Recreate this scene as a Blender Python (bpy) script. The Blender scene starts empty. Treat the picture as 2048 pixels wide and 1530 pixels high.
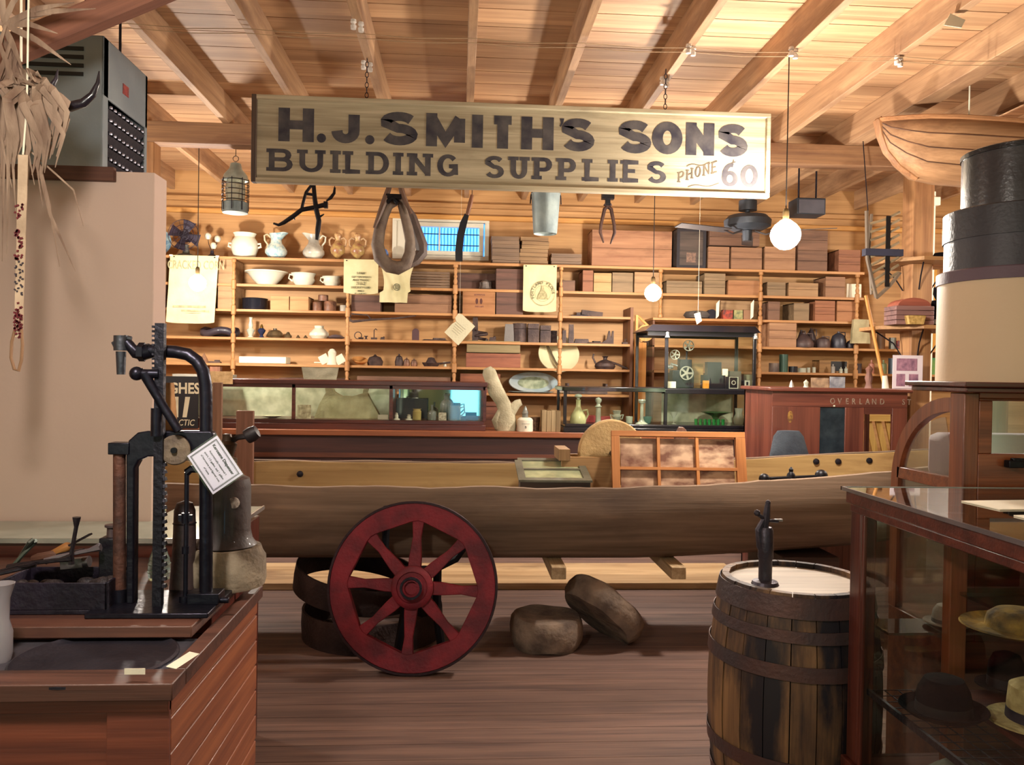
import bpy, math, random
from math import sin, cos, pi, radians as R
from mathutils import Vector as V, Matrix as MX, noise
random.seed(7)
sc = bpy.context.scene; COL = sc.collection
# ---------------------------------------------------------------- camera
F = 1600.0
CZ = 1.6
cam = bpy.data.objects.new('camera', bpy.data.cameras.new('camera')); COL.objects.link(cam)
CR = MX.Rotation(-math.atan(104 / F), 3, 'Z') @ MX.Rotation(pi / 2 - 21.3 / F, 3, 'X') @ MX.Rotation(0.016, 3, 'Z')
cam.matrix_world = MX.Translation((0, 0, CZ)) @ CR.to_4x4()
cam.data.sensor_width = 36; cam.data.lens = F / 2048 * 36; cam.data.clip_start = 0.02
sc.camera = cam
# ---------------------------------------------------------------- world, exposure
sc.view_settings.view_transform = 'Standard'; sc.view_settings.look = 'None'
sc.view_settings.exposure = 1.6; sc.view_settings.gamma = 1.0; sc.view_settings.use_curve_mapping = False
w = bpy.data.worlds.new('world'); sc.world = w; w.use_nodes = True
w.node_tree.nodes['Background'].inputs[0].default_value = (0.34, 0.25, 0.40, 1)
w.node_tree.nodes['Background'].inputs[1].default_value = 0.13
BULB_E = 230.0          # emission of the pendant bulbs

def at(px, py, Y):
    "a pixel of the photograph seen at world depth Y"
    d = CR @ V(((px - 1024) / F, (765 - py) / F, -1))
    return V((0, 0, CZ)) + d * (Y / d.y)

# ---------------------------------------------------------------- mesh builder
class MB:
    def __init__(s, M=None): s.v = []; s.f = []; s.m = []; s.M = M or MX.Identity(4); s.cm = 0
    def add(s, vs, fs, M=None):
        T = s.M @ M if M is not None else s.M
        b = len(s.v); s.v += [T @ V(p) for p in vs]; s.f += [tuple(i + b for i in f) for f in fs]; s.m += [s.cm] * len(fs); return s
    def box(s, c, d, M=None, rz=0, ry=0, rx=0, taper=1):
        x, y, z = [q / 2 for q in d]; t = taper
        vs = [(-x, -y, -z), (x, -y, -z), (x, y, -z), (-x, y, -z), (-x * t, -y * t, z), (x * t, -y * t, z), (x * t, y * t, z), (-x * t, y * t, z)]
        L = MX.Translation(c) @ MX.Rotation(rz, 4, 'Z') @ MX.Rotation(ry, 4, 'Y') @ MX.Rotation(rx, 4, 'X')
        return s.add(vs, [(3, 2, 1, 0), (4, 5, 6, 7), (0, 1, 5, 4), (1, 2, 6, 5), (2, 3, 7, 6), (3, 0, 4, 7)], (M @ L) if M is not None else L)
    def bb(s, a, b): return s.box([(a[i] + b[i]) / 2 for i in range(3)], [abs(b[i] - a[i]) for i in range(3)])
    def lathe(s, prof, c=(0, 0, 0), n=20, M=None, sx=1, sy=1, wob=0):
        vs = []; fs = []
        for r, z in prof:
            for k in range(n):
                a = 2 * pi * k / n; q = r * (1 + wob * sin(3 * a + z * 9))
                vs.append((q * cos(a) * sx, q * sin(a) * sy, z))
        for i in range(len(prof) - 1):
            for k in range(n):
                k2 = (k + 1) % n; fs.append((i * n + k, i * n + k2, (i + 1) * n + k2, (i + 1) * n + k))
        if prof[0][0] > 1e-5: fs.append(tuple(reversed(range(n))))
        if prof[-1][0] > 1e-5: fs.append(tuple(range((len(prof) - 1) * n, len(prof) * n)))
        L = MX.Translation(c)
        return s.add(vs, fs, L @ M if M is not None else L)
    def tube(s, pts, r, n=8, closed=False, flat=1):
        pts = [V(p) for p in pts]; N = len(pts); vs = []; fs = []; up = None
        for i, p in enumerate(pts):
            if closed: t = pts[(i + 1) % N] - pts[i - 1]
            else: t = pts[min(i + 1, N - 1)] - pts[max(i - 1, 0)]
            t = t.normalized() if t.length > 1e-9 else V((0, 0, 1))
            if up is None:
                up = V((0, 1, 0)) if abs(t.y) < .9 else V((1, 0, 0))
            up = (up - t * up.dot(t)); up = up.normalized() if up.length > 1e-6 else t.orthogonal().normalized()
            b = t.cross(up); rr = r[i] if isinstance(r, (list, tuple)) else r
            for k in range(n):
                a = 2 * pi * k / n + pi / n; vs.append(p + up * (cos(a) * rr * flat) + b * (sin(a) * rr))
        for i in range(N if closed else N - 1):
            j = (i + 1) % N
            for k in range(n):
                k2 = (k + 1) % n; fs.append((i * n + k, i * n + k2, j * n + k2, j * n + k))
        if not closed: fs += [tuple(reversed(range(n))), tuple(range((N - 1) * n, N * n))]
        return s.add(vs, fs)
    def cyl(s, a, b, r, r2=None, n=16): return s.tube([a, b], [r, r if r2 is None else r2], n)
    def prism(s, poly, t, M=None):
        "polygon in XZ, extruded from y=0 to y=t"
        n = len(poly); vs = [(x, 0, z) for x, z in poly] + [(x, t, z) for x, z in poly]
        fs = [tuple(range(n)), tuple(reversed(range(n, 2 * n)))] + [(i, i + n, (i + 1) % n + n, (i + 1) % n) for i in range(n)]
        return s.add(vs, fs, M)
    def ball(s, c, r, n=14, m=9, M=None):
        r = (r, r, r) if not isinstance(r, (tuple, list)) else r
        L = MX.Translation(c)
        if M is not None: L = L @ M
        return s.lathe([(sin(pi * i / m) if 0 < i < m else 0.0001, -cos(pi * i / m)) for i in range(m + 1)], n=n, M=L @ MX.Diagonal((*r, 1)))
    def ring(s, prof, n=48, M=None):
        "closed profile [(r,z)] swept round Z"
        m = len(prof); vs = []; fs = []
        for k in range(n):
            a = 2 * pi * k / n
            vs += [(r * cos(a), r * sin(a), z) for r, z in prof]
        for k in range(n):
            k2 = (k + 1) % n
            for i in range(m):
                j = (i + 1) % m; fs.append((k * m + i, k2 * m + i, k2 * m + j, k * m + j))
        return s.add(vs, fs, M)
    def grid(s, fn, nu, nv, th=0.0):
        vs = [fn(i / nu, j / nv) for j in range(nv + 1) for i in range(nu + 1)]
        q = [(j * (nu + 1) + i, j * (nu + 1) + i + 1, (j + 1) * (nu + 1) + i + 1, (j + 1) * (nu + 1) + i) for j in range(nv) for i in range(nu)]
        if th:
            b = len(vs); vs = vs + [V(p) + V((0, th, 0)) for p in vs]
            q2 = [tuple(reversed([i + b for i in f])) for f in q]
            e = [i for i in range(nu + 1)] + [j * (nu + 1) + nu for j in range(1, nv + 1)] + [nv * (nu + 1) + i for i in range(nu - 1, -1, -1)] + [j * (nu + 1) for j in range(nv - 1, 0, -1)]
            q = q + q2 + [(e[i], e[i] + b, e[(i + 1) % len(e)] + b, e[(i + 1) % len(e)]) for i in range(len(e))]
        return s.add(vs, q)
    def mesh(s, name, mats, ang=38):
        me = bpy.data.meshes.new(name); me.from_pydata([tuple(p) for p in s.v], [], s.f)
        for m in (mats if isinstance(mats, (list, tuple)) else [mats]): me.materials.append(m)
        if any(s.m): me.polygons.foreach_set('material_index', s.m)
        import bmesh
        bm = bmesh.new(); bm.from_mesh(me); bmesh.ops.recalc_face_normals(bm, faces=bm.faces); bm.to_mesh(me); bm.free()
        me.polygons.foreach_set('use_smooth', [True] * len(me.polygons)); me.set_sharp_from_angle(angle=R(ang)); me.update()
        return me
    def split(s, name, mats, parent=None, loc=(0, 0, 0), bev=0, rot=None, n=8):
        "each box (n corner points) becomes an object of its own"
        out = []
        for i in range(0, len(s.v), n):
            q = MB(); q.v = s.v[i:i + n]; q.f = [tuple(k - i for k in f) for f in s.f if i <= f[0] < i + n]; q.m = [0] * len(q.f)
            out.append(q.build(name, mats, parent, loc, bev, rot))
        return out
    def build(s, name, mats, parent=None, loc=(0, 0, 0), bev=0, rot=None, label=None, ang=38):
        o = bpy.data.objects.new(name, s.mesh(name, mats, ang)); COL.objects.link(o); o.location = loc
        if rot: o.rotation_euler = rot
        if parent: o.parent = parent
        if label: o['label'] = label
        if bev:
            b = o.modifiers.new('bevel', 'BEVEL'); b.width = bev; b.segments = 2; b.limit_method = 'ANGLE'; b.angle_limit = R(40)
        return o
def tag(o, label, cat, group=None, kind=None):
    o['label'] = label; o['category'] = cat
    if group: o['group'] = group
    if kind: o['kind'] = kind
    return o
def thing(name, label, cat, loc=(0, 0, 0), rz=0, group=None, rot=None):
    o = bpy.data.objects.new(name, None); COL.objects.link(o); o.location = loc; o.rotation_euler = rot or (0, 0, rz)
    o.empty_display_size = .05
    return tag(o, label, cat, group)
def one(name, mb, mats, label, cat, loc=(0, 0, 0), group=None, bev=0, rot=None, ang=38):
    return tag(mb.build(name, mats, None, loc, bev, rot, ang=ang), label, cat, group)
def struct(name, mb, mats, loc=(0, 0, 0), bev=0, parent=None):
    o = mb.build(name, mats, parent, loc, bev)
    if not parent: o['kind'] = 'structure'
    return o
def dup(root, loc, label=None, rz=None, scale=None):
    r = root.copy(); COL.objects.link(r); r.location = loc
    if label: r['label'] = label
    if rz is not None: r.rotation_euler = (0, 0, rz)
    if scale: r.scale = scale
    for ch in list(root.children):
        c = ch.copy(); COL.objects.link(c); c.parent = r
        for g in ch.children:
            d = g.copy(); COL.objects.link(d); d.parent = c
    return r
# ---------------------------------------------------------------- materials
_mc = {}
def _new(key):
    m = bpy.data.materials.new(str(key)[:50]); m.use_nodes = True; nt = m.node_tree
    return m, nt, nt.nodes['Principled BSDF'], (lambda t: nt.nodes.new('ShaderNode' + t)), nt.links.new
def srgb(h):
    if isinstance(h, str):
        c = [int(h[i:i + 2], 16) / 255 for i in (0, 2, 4)]
        return tuple((x / 12.92 if x <= .04045 else ((x + .055) / 1.055) ** 2.4) for x in c) + (1,)
    return tuple(h) + (1,) if len(h) == 3 else h
def mat(c, rough=.6, metal=0, var=.25, sc_=6.0, bump=.15, c2=None, emit=0, spec=.5, stretch=(1, 1, 1), det=4, bscale=60, coat=0, tr=0):
    "colour broken up by noise; bump from a finer noise"
    key = (c, rough, metal, var, sc_, bump, c2, emit, spec, stretch, det, bscale, coat, tr)
    if key in _mc: return _mc[key]
    m, nt, p, N, L = _new('mat_' + str(c)); c1 = srgb(c); c2_ = srgb(c2) if c2 else tuple(x * (1 - var) for x in c1[:3]) + (1,)
    tc = N('TexCoord'); mp = N('Mapping'); mp.inputs['Scale'].default_value = stretch; L(tc.outputs['Object'], mp.inputs[0])
    nz = N('TexNoise'); nz.inputs['Scale'].default_value = sc_; nz.inputs['Detail'].default_value = det; L(mp.outputs[0], nz.inputs['Vector'])
    cr = N('ValToRGB'); cr.color_ramp.elements[0].position = .35; cr.color_ramp.elements[1].position = .65
    cr.color_ramp.elements[0].color = c2_; cr.color_ramp.elements[1].color = c1
    L(nz.outputs['Fac'], cr.inputs[0]); L(cr.outputs[0], p.inputs['Base Color'])
    p.inputs['Roughness'].default_value = rough; p.inputs['Metallic'].default_value = metal; p.inputs['Specular IOR Level'].default_value = spec
    p.inputs['Coat Weight'].default_value = coat; p.inputs['Transmission Weight'].default_value = tr
    if emit: L(cr.outputs[0], p.inputs['Emission Color']); p.inputs['Emission Strength'].default_value = emit
    if bump:
        n2 = N('TexNoise'); n2.inputs['Scale'].default_value = bscale; L(mp.outputs[0], n2.inputs['Vector'])
        b = N('Bump'); b.inputs['Strength'].default_value = bump; b.inputs['Distance'].default_value = .01
        L(n2.outputs['Fac'], b.inputs['Height']); L(b.outputs[0], p.inputs['Normal'])
    _mc[key] = m; return m
def wood(c, c2, axis='x', sc_=5.0, rough=.6, bump=.25, plank=None, var=.28, coat=0, knots=0, stain=None, stsc=1.2, stlo=.5, sthi=.62):
    "grain stretched along an object axis; plank=(axis, width) varies the tone board by board"
    key = ('wood', c, c2, axis, sc_, rough, bump, plank, var, coat, knots, stain, stsc, stlo, sthi)
    if key in _mc: return _mc[key]
    m, nt, p, N, L = _new('wood_' + str(c)); a = 'xyz'.index(axis)
    s1 = [1, 1, 1]; s1[a] = .06; s2 = [1, 1, 1]; s2[a] = .03
    tc = N('TexCoord'); src = tc.outputs['Object']; tone = None
    if plank:
        sx = N('SeparateXYZ'); L(src, sx.inputs[0])
        d = N('Math'); d.operation = 'DIVIDE'; d.inputs[1].default_value = plank[1]; L(sx.outputs['xyz'.index(plank[0])], d.inputs[0])
        fl = N('Math'); fl.operation = 'FLOOR'; L(d.outputs[0], fl.inputs[0])
        wn = N('TexWhiteNoise'); wn.noise_dimensions = '1D'; L(fl.outputs[0], wn.inputs['W']); tone = wn.outputs['Value']
        cb = N('CombineXYZ'); mu = N('Math'); mu.operation = 'MULTIPLY'; mu.inputs[1].default_value = 37.0; L(tone, mu.inputs[0])
        L(mu.outputs[0], cb.inputs[a]); va = N('VectorMath'); va.operation = 'ADD'; L(src, va.inputs[0]); L(cb.outputs[0], va.inputs[1]); src = va.outputs[0]
    mp = N('Mapping'); mp.inputs['Scale'].default_value = s1; L(src, mp.inputs[0])
    nz = N('TexNoise'); nz.inputs['Scale'].default_value = sc_ * 4; nz.inputs['Detail'].default_value = 6; nz.inputs['Distortion'].default_value = .6; L(mp.outputs[0], nz.inputs['Vector'])
    mp2 = N('Mapping'); mp2.inputs['Scale'].default_value = s2; L(src, mp2.inputs[0])
    n2 = N('TexNoise'); n2.inputs['Scale'].default_value = sc_ * 26; n2.inputs['Detail'].default_value = 3; L(mp2.outputs[0], n2.inputs['Vector'])
    mx = N('Math'); mx.operation = 'MULTIPLY_ADD'; mx.inputs[1].default_value = .42; L(n2.outputs['Fac'], mx.inputs[0]); L(nz.outputs['Fac'], mx.inputs[2])
    cr = N('ValToRGB'); cr.color_ramp.elements[0].position = .5; cr.color_ramp.elements[1].position = .92
    cr.color_ramp.elements[0].color = srgb(c2); cr.color_ramp.elements[1].color = srgb(c); L(mx.outputs[0], cr.inputs[0]); out = cr.outputs[0]
    if stain:
        n3 = N('TexNoise'); n3.inputs['Scale'].default_value = stsc; n3.inputs['Detail'].default_value = 7; n3.inputs['Roughness'].default_value = .62
        mp3 = N('Mapping'); s3 = [1, 1, 1]; s3[a] = .3; mp3.inputs['Scale'].default_value = s3; L(src, mp3.inputs[0]); L(mp3.outputs[0], n3.inputs['Vector'])
        r3 = N('ValToRGB'); r3.color_ramp.elements[0].position = stlo; r3.color_ramp.elements[1].position = sthi; L(n3.outputs['Fac'], r3.inputs[0])
        mm = N('Mix'); mm.data_type = 'RGBA'; L(r3.outputs[0], mm.inputs[0]); L(out, mm.inputs[6]); mm.inputs[7].default_value = srgb(stain); out = mm.outputs[2]
    if tone is not None:
        h = N('HueSaturation'); ma = N('Math'); ma.operation = 'MULTIPLY_ADD'; ma.inputs[1].default_value = var; ma.inputs[2].default_value = 1 - var / 2
        L(tone, ma.inputs[0]); L(ma.outputs[0], h.inputs['Value']); L(out, h.inputs['Color']); out = h.outputs[0]
    L(out, p.inputs['Base Color']); p.inputs['Roughness'].default_value = rough; p.inputs['Coat Weight'].default_value = coat; p.inputs['Coat Roughness'].default_value = .15
    b = N('Bump'); b.inputs['Strength'].default_value = bump; b.inputs['Distance'].default_value = .006; L(mx.outputs[0], b.inputs['Height']); L(b.outputs[0], p.inputs['Normal'])
    _mc[key] = m; return m
def glass(tint=(.9, .95, .92), haze=.10, rough=.04):
    "thin clear glass: what lies behind shows through, with a sheen"
    key = ('glass', tint, haze, rough)
    if key in _mc: return _mc[key]
    m, nt, p, N, L = _new('glass'); nt.nodes.remove(p)
    t = N('BsdfTransparent'); t.inputs[0].default_value = tint + (1,); g = N('BsdfGlossy'); g.inputs['Roughness'].default_value = rough
    fr = N('Fresnel'); fr.inputs['IOR'].default_value = 1.45; ad = N('Math'); ad.operation = 'ADD'; ad.inputs[1].default_value = haze; ad.use_clamp = True; L(fr.outputs[0], ad.inputs[0])
    ge = N('NewGeometry'); iv = N('Math'); iv.operation = 'SUBTRACT'; iv.inputs[0].default_value = 1; L(ge.outputs['Backfacing'], iv.inputs[1])
    ml = N('Math'); ml.operation = 'MULTIPLY'; L(ad.outputs[0], ml.inputs[0]); L(iv.outputs[0], ml.inputs[1])
    mx = N('MixShader'); L(ml.outputs[0], mx.inputs[0]); L(t.outputs[0], mx.inputs[1]); L(g.outputs[0], mx.inputs[2]); L(mx.outputs[0], nt.nodes['Material Output'].inputs[0])
    _mc[key] = m; return m
def emis(c, s):
    key = ('em', c, s)
    if key in _mc: return _mc[key]
    m, nt, p, N, L = _new('lit'); nt.nodes.remove(p); e = N('Emission'); e.inputs[0].default_value = srgb(c); e.inputs[1].default_value = s
    L(e.outputs[0], nt.nodes['Material Output'].inputs[0]); _mc[key] = m; return m
def text_mesh(mb, s, size, M, ext=.0006, off=0.0, shear=0, align='CENTER', sp=1.0):
    cu = bpy.data.curves.new('lettering', 'FONT'); cu.body = s; cu.size = size; cu.extrude = ext; cu.offset = off; cu.shear = shear; cu.align_x = align; cu.space_character = sp; cu.resolution_u = 3
    o = bpy.data.objects.new('lettering', cu); COL.objects.link(o); dg = bpy.context.evaluated_depsgraph_get()
    me = bpy.data.meshes.new_from_object(o.evaluated_get(dg)); T = M @ MX.Rotation(pi / 2, 4, 'X')
    mb.add([tuple(v.co) for v in me.vertices], [tuple(p.vertices) for p in me.polygons], T)
    bpy.data.objects.remove(o); bpy.data.curves.remove(cu); bpy.data.meshes.remove(me); return mb
T_ = MX.Translation
def RT(a, ax): return MX.Rotation(a, 4, ax)

# colours
PINE = wood('C98A4E', '9A5E30', 'x'); PINEz = wood('C98A4E', '9A5E30', 'z')
PINED = wood('8A5A38', '57341F', 'x'); PINEDz = wood('8A5A38', '57341F', 'z')
MAHOG = wood('5E2B1E', '32120E', 'x', rough=.35, coat=.3); MAHOGz = wood('5E2B1E', '32120E', 'z', rough=.35, coat=.3)
OAK = wood('8E4F2C', '5C2C17', 'z', rough=.42, coat=.25); OAKx = wood('8E4F2C', '5C2C17', 'x', rough=.42, coat=.25)
IRON = mat('2A2730', .5, .7, bump=.3); IRONB = mat('14131A', .42, .5, bump=.25, bscale=35)
RUST = mat('5B3A2E', .8, .3, c2='33221F', bump=.5, sc_=14)
PORC = mat('DAD9C6', .16, 0, .05, bump=0); PAPER = mat('E9E2CB', .8, 0, .08, bump=.1); BLACK = mat('0C0B10', .5, 0, bump=.1)
BRASS = mat('8C6A2C', .35, .8); GLASS = glass(); GLASSB = mat('BFD8D0', .05, 0, 0, bump=0, tr=.85)
# ---------------------------------------------------------------- the room
ZR = 3.44            # underside of the rafters
YW = 8.55            # back wall
fl = MB()
k = 0; y = -4.0
while y < YW:
    fl.bb((-6, y + .0015, -.04), (6.5, y + .1385, 0)); y += .14
FLOORM = wood('84685C', '574440', 'x', 4, rough=.62, plank=('y', .14), var=.32, stain='463630', stsc=1.1, stlo=.55, sthi=.8)
fl.bb((-6, -4, -.08), (6.5, YW, -.045))
struct('floor', fl, FLOORM, (0, 0, 0))
ce = MB(); y = 1.0; z0 = ZR + .2
while y < YW + .3:
    ce.bb((-6, y + .004, z0), (6.5, y + .231, z0 + .025)); y += .235
ce.bb((-6, -4, z0 + .03), (6.5, YW + .3, z0 + .06)); ce.bb((-6, -4, z0), (6.5, 1, z0 + .025))
CEILM = wood('CDA57C', 'A67C5A', 'x', 3.2, rough=.6, plank=('y', .235), var=.26, stain='8A6446', stsc=.9, stlo=.5, sthi=.75)
struct('ceiling', ce, CEILM)
RAFM = wood('C09A74', '967254', 'y', 4, rough=.65, stain='7A5840', stsc=1.5)
for k in range(-8, 10):
    X = .04 + .61 * k
    if k == 5: continue
    wd = .05
    struct('trim_%d' % (k + 9), MB().bb((-wd / 2, 0, 0), (wd / 2, YW - 1.0, .2)), RAFM, (X, 1.0, ZR), bev=.003)
struct('trim_20', MB().bb((-.075, 0, 0), (.075, YW - 1.0, .2)), RAFM, (.04 + .61 * 5, 1.0, ZR - .0), bev=.004)
# tie beam on posts, two lengths either side of the sign
BEAMM = wood('A67E58', '785640', 'x', 3.5, rough=.65, stain='6A4028')
struct('trim_21', MB().bb((-2.6, -.07, -.16), (5, .07, 0)), BEAMM, (0, 6.25, ZR), bev=.005)
POSTM = wood('B98A5C', '8B5F3C', 'z', 3.5, rough=.65, stain='7C5838', stsc=2)
struct('trim_22', MB().bb((-.045, -.07, 0), (.045, .07, ZR - .16)), POSTM, (-2.36, 6.25, 0), bev=.004)
p = at(1830, 700, 6.25)
struct('trim_23', MB().bb((-.085, -.085, 0), (.085, .085, ZR - .16)), POSTM, (p.x, 6.25, 0), bev=.008)
# walls
WALLM = wood('C69A66', '9F7344', 'x', 2.2, rough=.6, plank=('z', .55), var=.12, bump=.08)
wb = MB()
WX0, WX1 = at(785, 480, YW).x, at(978, 480, YW).x; WZ0, WZ1 = at(880, 520, YW).z, at(880, 436, YW).z
RX0 = at(1775, 600, YW).x
wb.bb((-6, 0, 0), (WX0, .1, z0)); wb.bb((WX1, 0, 0), (6.5, .1, z0)); wb.bb((WX0, 0, 0), (WX1, .1, WZ0)); wb.bb((WX0, 0, WZ1), (WX1, .1, z0))
struct('wall_back', wb, WALLM, (0, YW, 0))
struct('wall_left', MB().bb((-.1, -4, 0), (0, YW, z0)), WALLM, (-6, 0, 0))
struct('wall_right', MB().bb((0, -4, 0), (.1, YW, z0)), WALLM, (6.5, 0, 0))
# hall wall behind the viewer, with the blue window that a showcase mirror shows
struct('wall_front', MB().bb((-6, -.1, 0), (6.5, 0, z0)), mat('A9AE86', .8, 0, c2='7E8763', sc_=1.2, bump=.05), (0, -4, 0))
struct('window_2', MB().bb((-.32, 0, -.42), (.32, .03, .42)), emis('7FD8FF', 1.6), (.12, -3.98, .92))
m, nt, pb, N, L = _new('frosted_daylight'); nt.nodes.remove(pb); tc = N('TexCoord'); wv = N('TexNoise'); wv.inputs['Scale'].default_value = 1.6; wv.inputs['Detail'].default_value = 4; L(tc.outputs['Object'], wv.inputs[0])  # glow for the added unseen windows
cr = N('ValToRGB'); cr.color_ramp.elements[0].color = srgb('6E8058'); cr.color_ramp.elements[1].color = srgb('DCE4C0'); cr.color_ramp.elements[0].position = .38; cr.color_ramp.elements[1].position = .6; L(wv.outputs[0], cr.inputs[0]); e = N('Emission'); L(cr.outputs[0], e.inputs[0]); e.inputs[1].default_value = .95; L(e.outputs[0], nt.nodes['Material Output'].inputs[0])
for i_, (xa_, xb_) in enumerate(((-5.9, -4.4), (-4.3, -2.8), (-2.7, -1.2), (4.0, 5.2), (5.3, 6.4))): struct('window_%d' % (3 + i_), MB().bb((0, 0, 0), (xb_ - xa_, .03, 1.7)), m, (xa_, -3.98, .3))  # unseen glowing windows added to brighten the showcase mirrors
# white window high in the back wall
wt = thing('window_1', '', ''); del wt['label']; del wt['category']; wt['kind'] = 'structure'; wt.location = ((WX0 + WX1) / 2, YW, (WZ0 + WZ1) / 2)
W, H = (WX1 - WX0) / 2, (WZ1 - WZ0) / 2
WHITE = mat('D8D4C2', .5, 0, .08, bump=.05)
f = MB()
def frame(mb, x0, x1, z0_, z1_, t, y0, y1):
    mb.bb((x0, y0, z0_), (x1, y1, z0_ + t)); mb.bb((x0, y0, z1_ - t), (x1, y1, z1_)); mb.bb((x0, y0, z0_ + t), (x0 + t, y1, z1_ - t)); mb.bb((x1 - t, y0, z0_ + t), (x1, y1, z1_ - t))
frame(f, -W, W, -H, H, .045, -.03, .09); f.bb((-W + .045, -.015, -H + .045), (-W + .24, .05, H - .045)); frame(f, -W + .24, W - .06, -H + .05, H - .05, .045, -.02, .05)
f.build('window_frame', WHITE, wt, bev=.003)
g = MB(); x0, x1 = -W + .28, W - .10; zz0, zz1 = -H + .09, H - .09
for k in (1, 2): g.bb((x0 + (x1 - x0) * k / 3 - .008, 0, zz0), (x0 + (x1 - x0) * k / 3 + .008, .03, zz1))
g.build('muntin', WHITE, wt)
g = MB()
for q in (.28, .72): g.bb((x0, .035, zz0 + (zz1 - zz0) * q - .005), (x1, .04, zz0 + (zz1 - zz0) * q + .005))
g.build('security_bar', IRON, wt)
# bluish daylight on the ribbed translucent panel outside
m, nt, pb, N, L = _new('daylight_panel'); nt.nodes.remove(pb); tc = N('TexCoord'); wv = N('TexWave'); wv.inputs['Scale'].default_value = 9; wv.inputs['Distortion'].default_value = 1.5; L(tc.outputs['Object'], wv.inputs[0])
cr = N('ValToRGB'); cr.color_ramp.elements[0].color = srgb('2C6FE8'); cr.color_ramp.elements[1].color = srgb('6FC4FF'); L(wv.outputs[0], cr.inputs[0]); e = N('Emission'); L(cr.outputs[0], e.inputs[0]); e.inputs[1].default_value = .95; L(e.outputs[0], nt.nodes['Material Output'].inputs[0])
MB().bb((-W, .06, -H), (W, .07, H)).build('window_pane', m, wt)
# plaster partition on the left, with a board on its top edge
PLAS = mat('C9AFA0', .85, 0, .08, sc_=1.5, bump=.12, bscale=25)
pr = at(306, 700, 3.2); pt = at(306, 345, 3.2)
struct('wall_plaster', MB().bb((-2.6, 0, 0), (0, .13, pt.z)), PLAS, (pr.x, 3.2, 0), bev=.004)
a = at(233, 365, 3.2)
struct('trim_24', MB().bb((-2, -.03, 0), (0, -.001, pt.z - a.z + .01)), wood('6B4130', '45261D', 'x'), (a.x, 3.2, a.z), bev=.002)
# two poles / battens along the top of the back wall
for i, (yy, mm) in enumerate(((410, wood('C49662', '9A6E40', 'x')), (434, wood('D9A45E', 'B67C3C', 'x')))):
    z = at(900, yy, YW - .05).z
    struct('trim_%d' % (25 + i), MB().bb((-5.5, -.05, -.026), (6, 0, .026)), mm, (0, YW, z), bev=.008)
# ---------------------------------------------------------------- pendant bulbs
GLOW = emis((1, .90, .78), BULB_E)
def bulb(px, py, Y, r, label, power=1.0, ztop=ZR, loc=None):
    p = loc or at(px, py, Y)
    t = thing('pendant_bulb', label, 'light bulb', (p.x, p.y, ztop), group='bare bulbs on cords')
    d = p.z - ztop
    MB().tube([(0, 0, 0), (0, 0, d + r + .06)], .0035, 6).build('cord', mat('1C1512', .6), t)
    MB().lathe([(.001, d + r + .07), (.012, d + r + .065), (.018, d + r + .05), (.018, d + r * .9), (.001, d + r * .9)], n=12).build('socket', mat('4A3A22', .4, .6), t)
    pr_ = [(.0005, -1), (.38, -.93), (.71, -.7), (.93, -.35), (1, 0), (.93, .36), (.7, .68), (.45, .88), (.3, 1.0)]
    MB().lathe([(a * r, d + b * r) for a, b in pr_], n=16).build('bulb', GLOW if power == 1 else emis((1, .90, .78), BULB_E * power), t)
    return t
bulb(395, 566, 7.0, .07, 'lit bare bulb hanging in front of the corn sack, leftmost bulb', 1.15, ZR + .199)
bulb(1306, 586, 6.6, .07, 'lit bare bulb hanging above the black display case', 1.3, ZR + .199)
bulb(1571, 470, 4.5, .085, 'largest lit bare bulb, hanging right of the hanging sign', 1.1)
# unseen bulbs added as fill, except the left counter one lighting the plaster
bulb(0, 0, 0, .08, 'lit bare bulb over the visitor aisle, outside the picture', .10, loc=V((1.9, .6, 2.9)))
bulb(0, 0, 0, .08, 'lit bare bulb over the left counter, outside the picture', .6, loc=V((-.75, 1.2, 2.3)))
bulb(0, 0, 0, .08, 'lit bare bulb far to the right, outside the picture', .9, loc=V((4.9, 6.0, 2.6)))
bulb(0, 0, 0, .08, 'lit bare bulb behind the plaster partition, outside the picture', .7, loc=V((-3.4, 5.0, 2.5)))
bulb(0, 0, 0, .08, 'lit bare bulb at the left of the hall behind the viewer', .12, loc=V((-2.2, -2.9, 2.6)))
bulb(0, 0, 0, .08, 'lit bare bulb at the right of the hall behind the viewer', .12, loc=V((2.6, -2.9, 2.6)))
# ---------------------------------------------------------------- hanging shop sign
SL, SH = 3.09, .50
pa, pb_ = at(506, 190, 4.8), at(1540, 229, 4.8)
SL = (pb_ - pa).length; tilt = math.atan2(pa.z - pb_.z, pb_.x - pa.x); SH = 170 / F * 4.8
sg = thing('hanging_sign', 'long weathered white board sign lettered for building supplies, hung from the rafters', 'sign', pa, rot=(0, tilt, 0))
u = SL / 1930; # one lettering unit
SGM = wood('C6B89A', '8F8268', 'x', 3, rough=.75, stain='6F6048', stsc=2.4, stlo=.56, sthi=.78)
b = MB()
for i in range(3): b.bb((.02, 0, -SH + .02 + i * (SH - .04) / 3 + .001), (SL - .02, .02, -SH + .02 + (i + 1) * (SH - .04) / 3))
b.build('board', SGM, sg)
fr = MB(); t = .026
fr.bb((0, -.022, -t), (SL, .03, 0)); fr.bb((0, -.022, -SH), (SL, .03, -SH + t)); fr.bb((SL - t, -.022, -SH + t), (SL, .03, -t)); fr.build('frame', SGM, sg, bev=.003)
MB().bb((-.002, -.024, -SH + .0), (t, .032, 0)).build('end_trim', wood('5A4536', '33261F', 'z'), sg, bev=.003)
INK = mat('2B2833', .75, 0, .35, c2='55504F', sc_=9, bump=.1)
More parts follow.
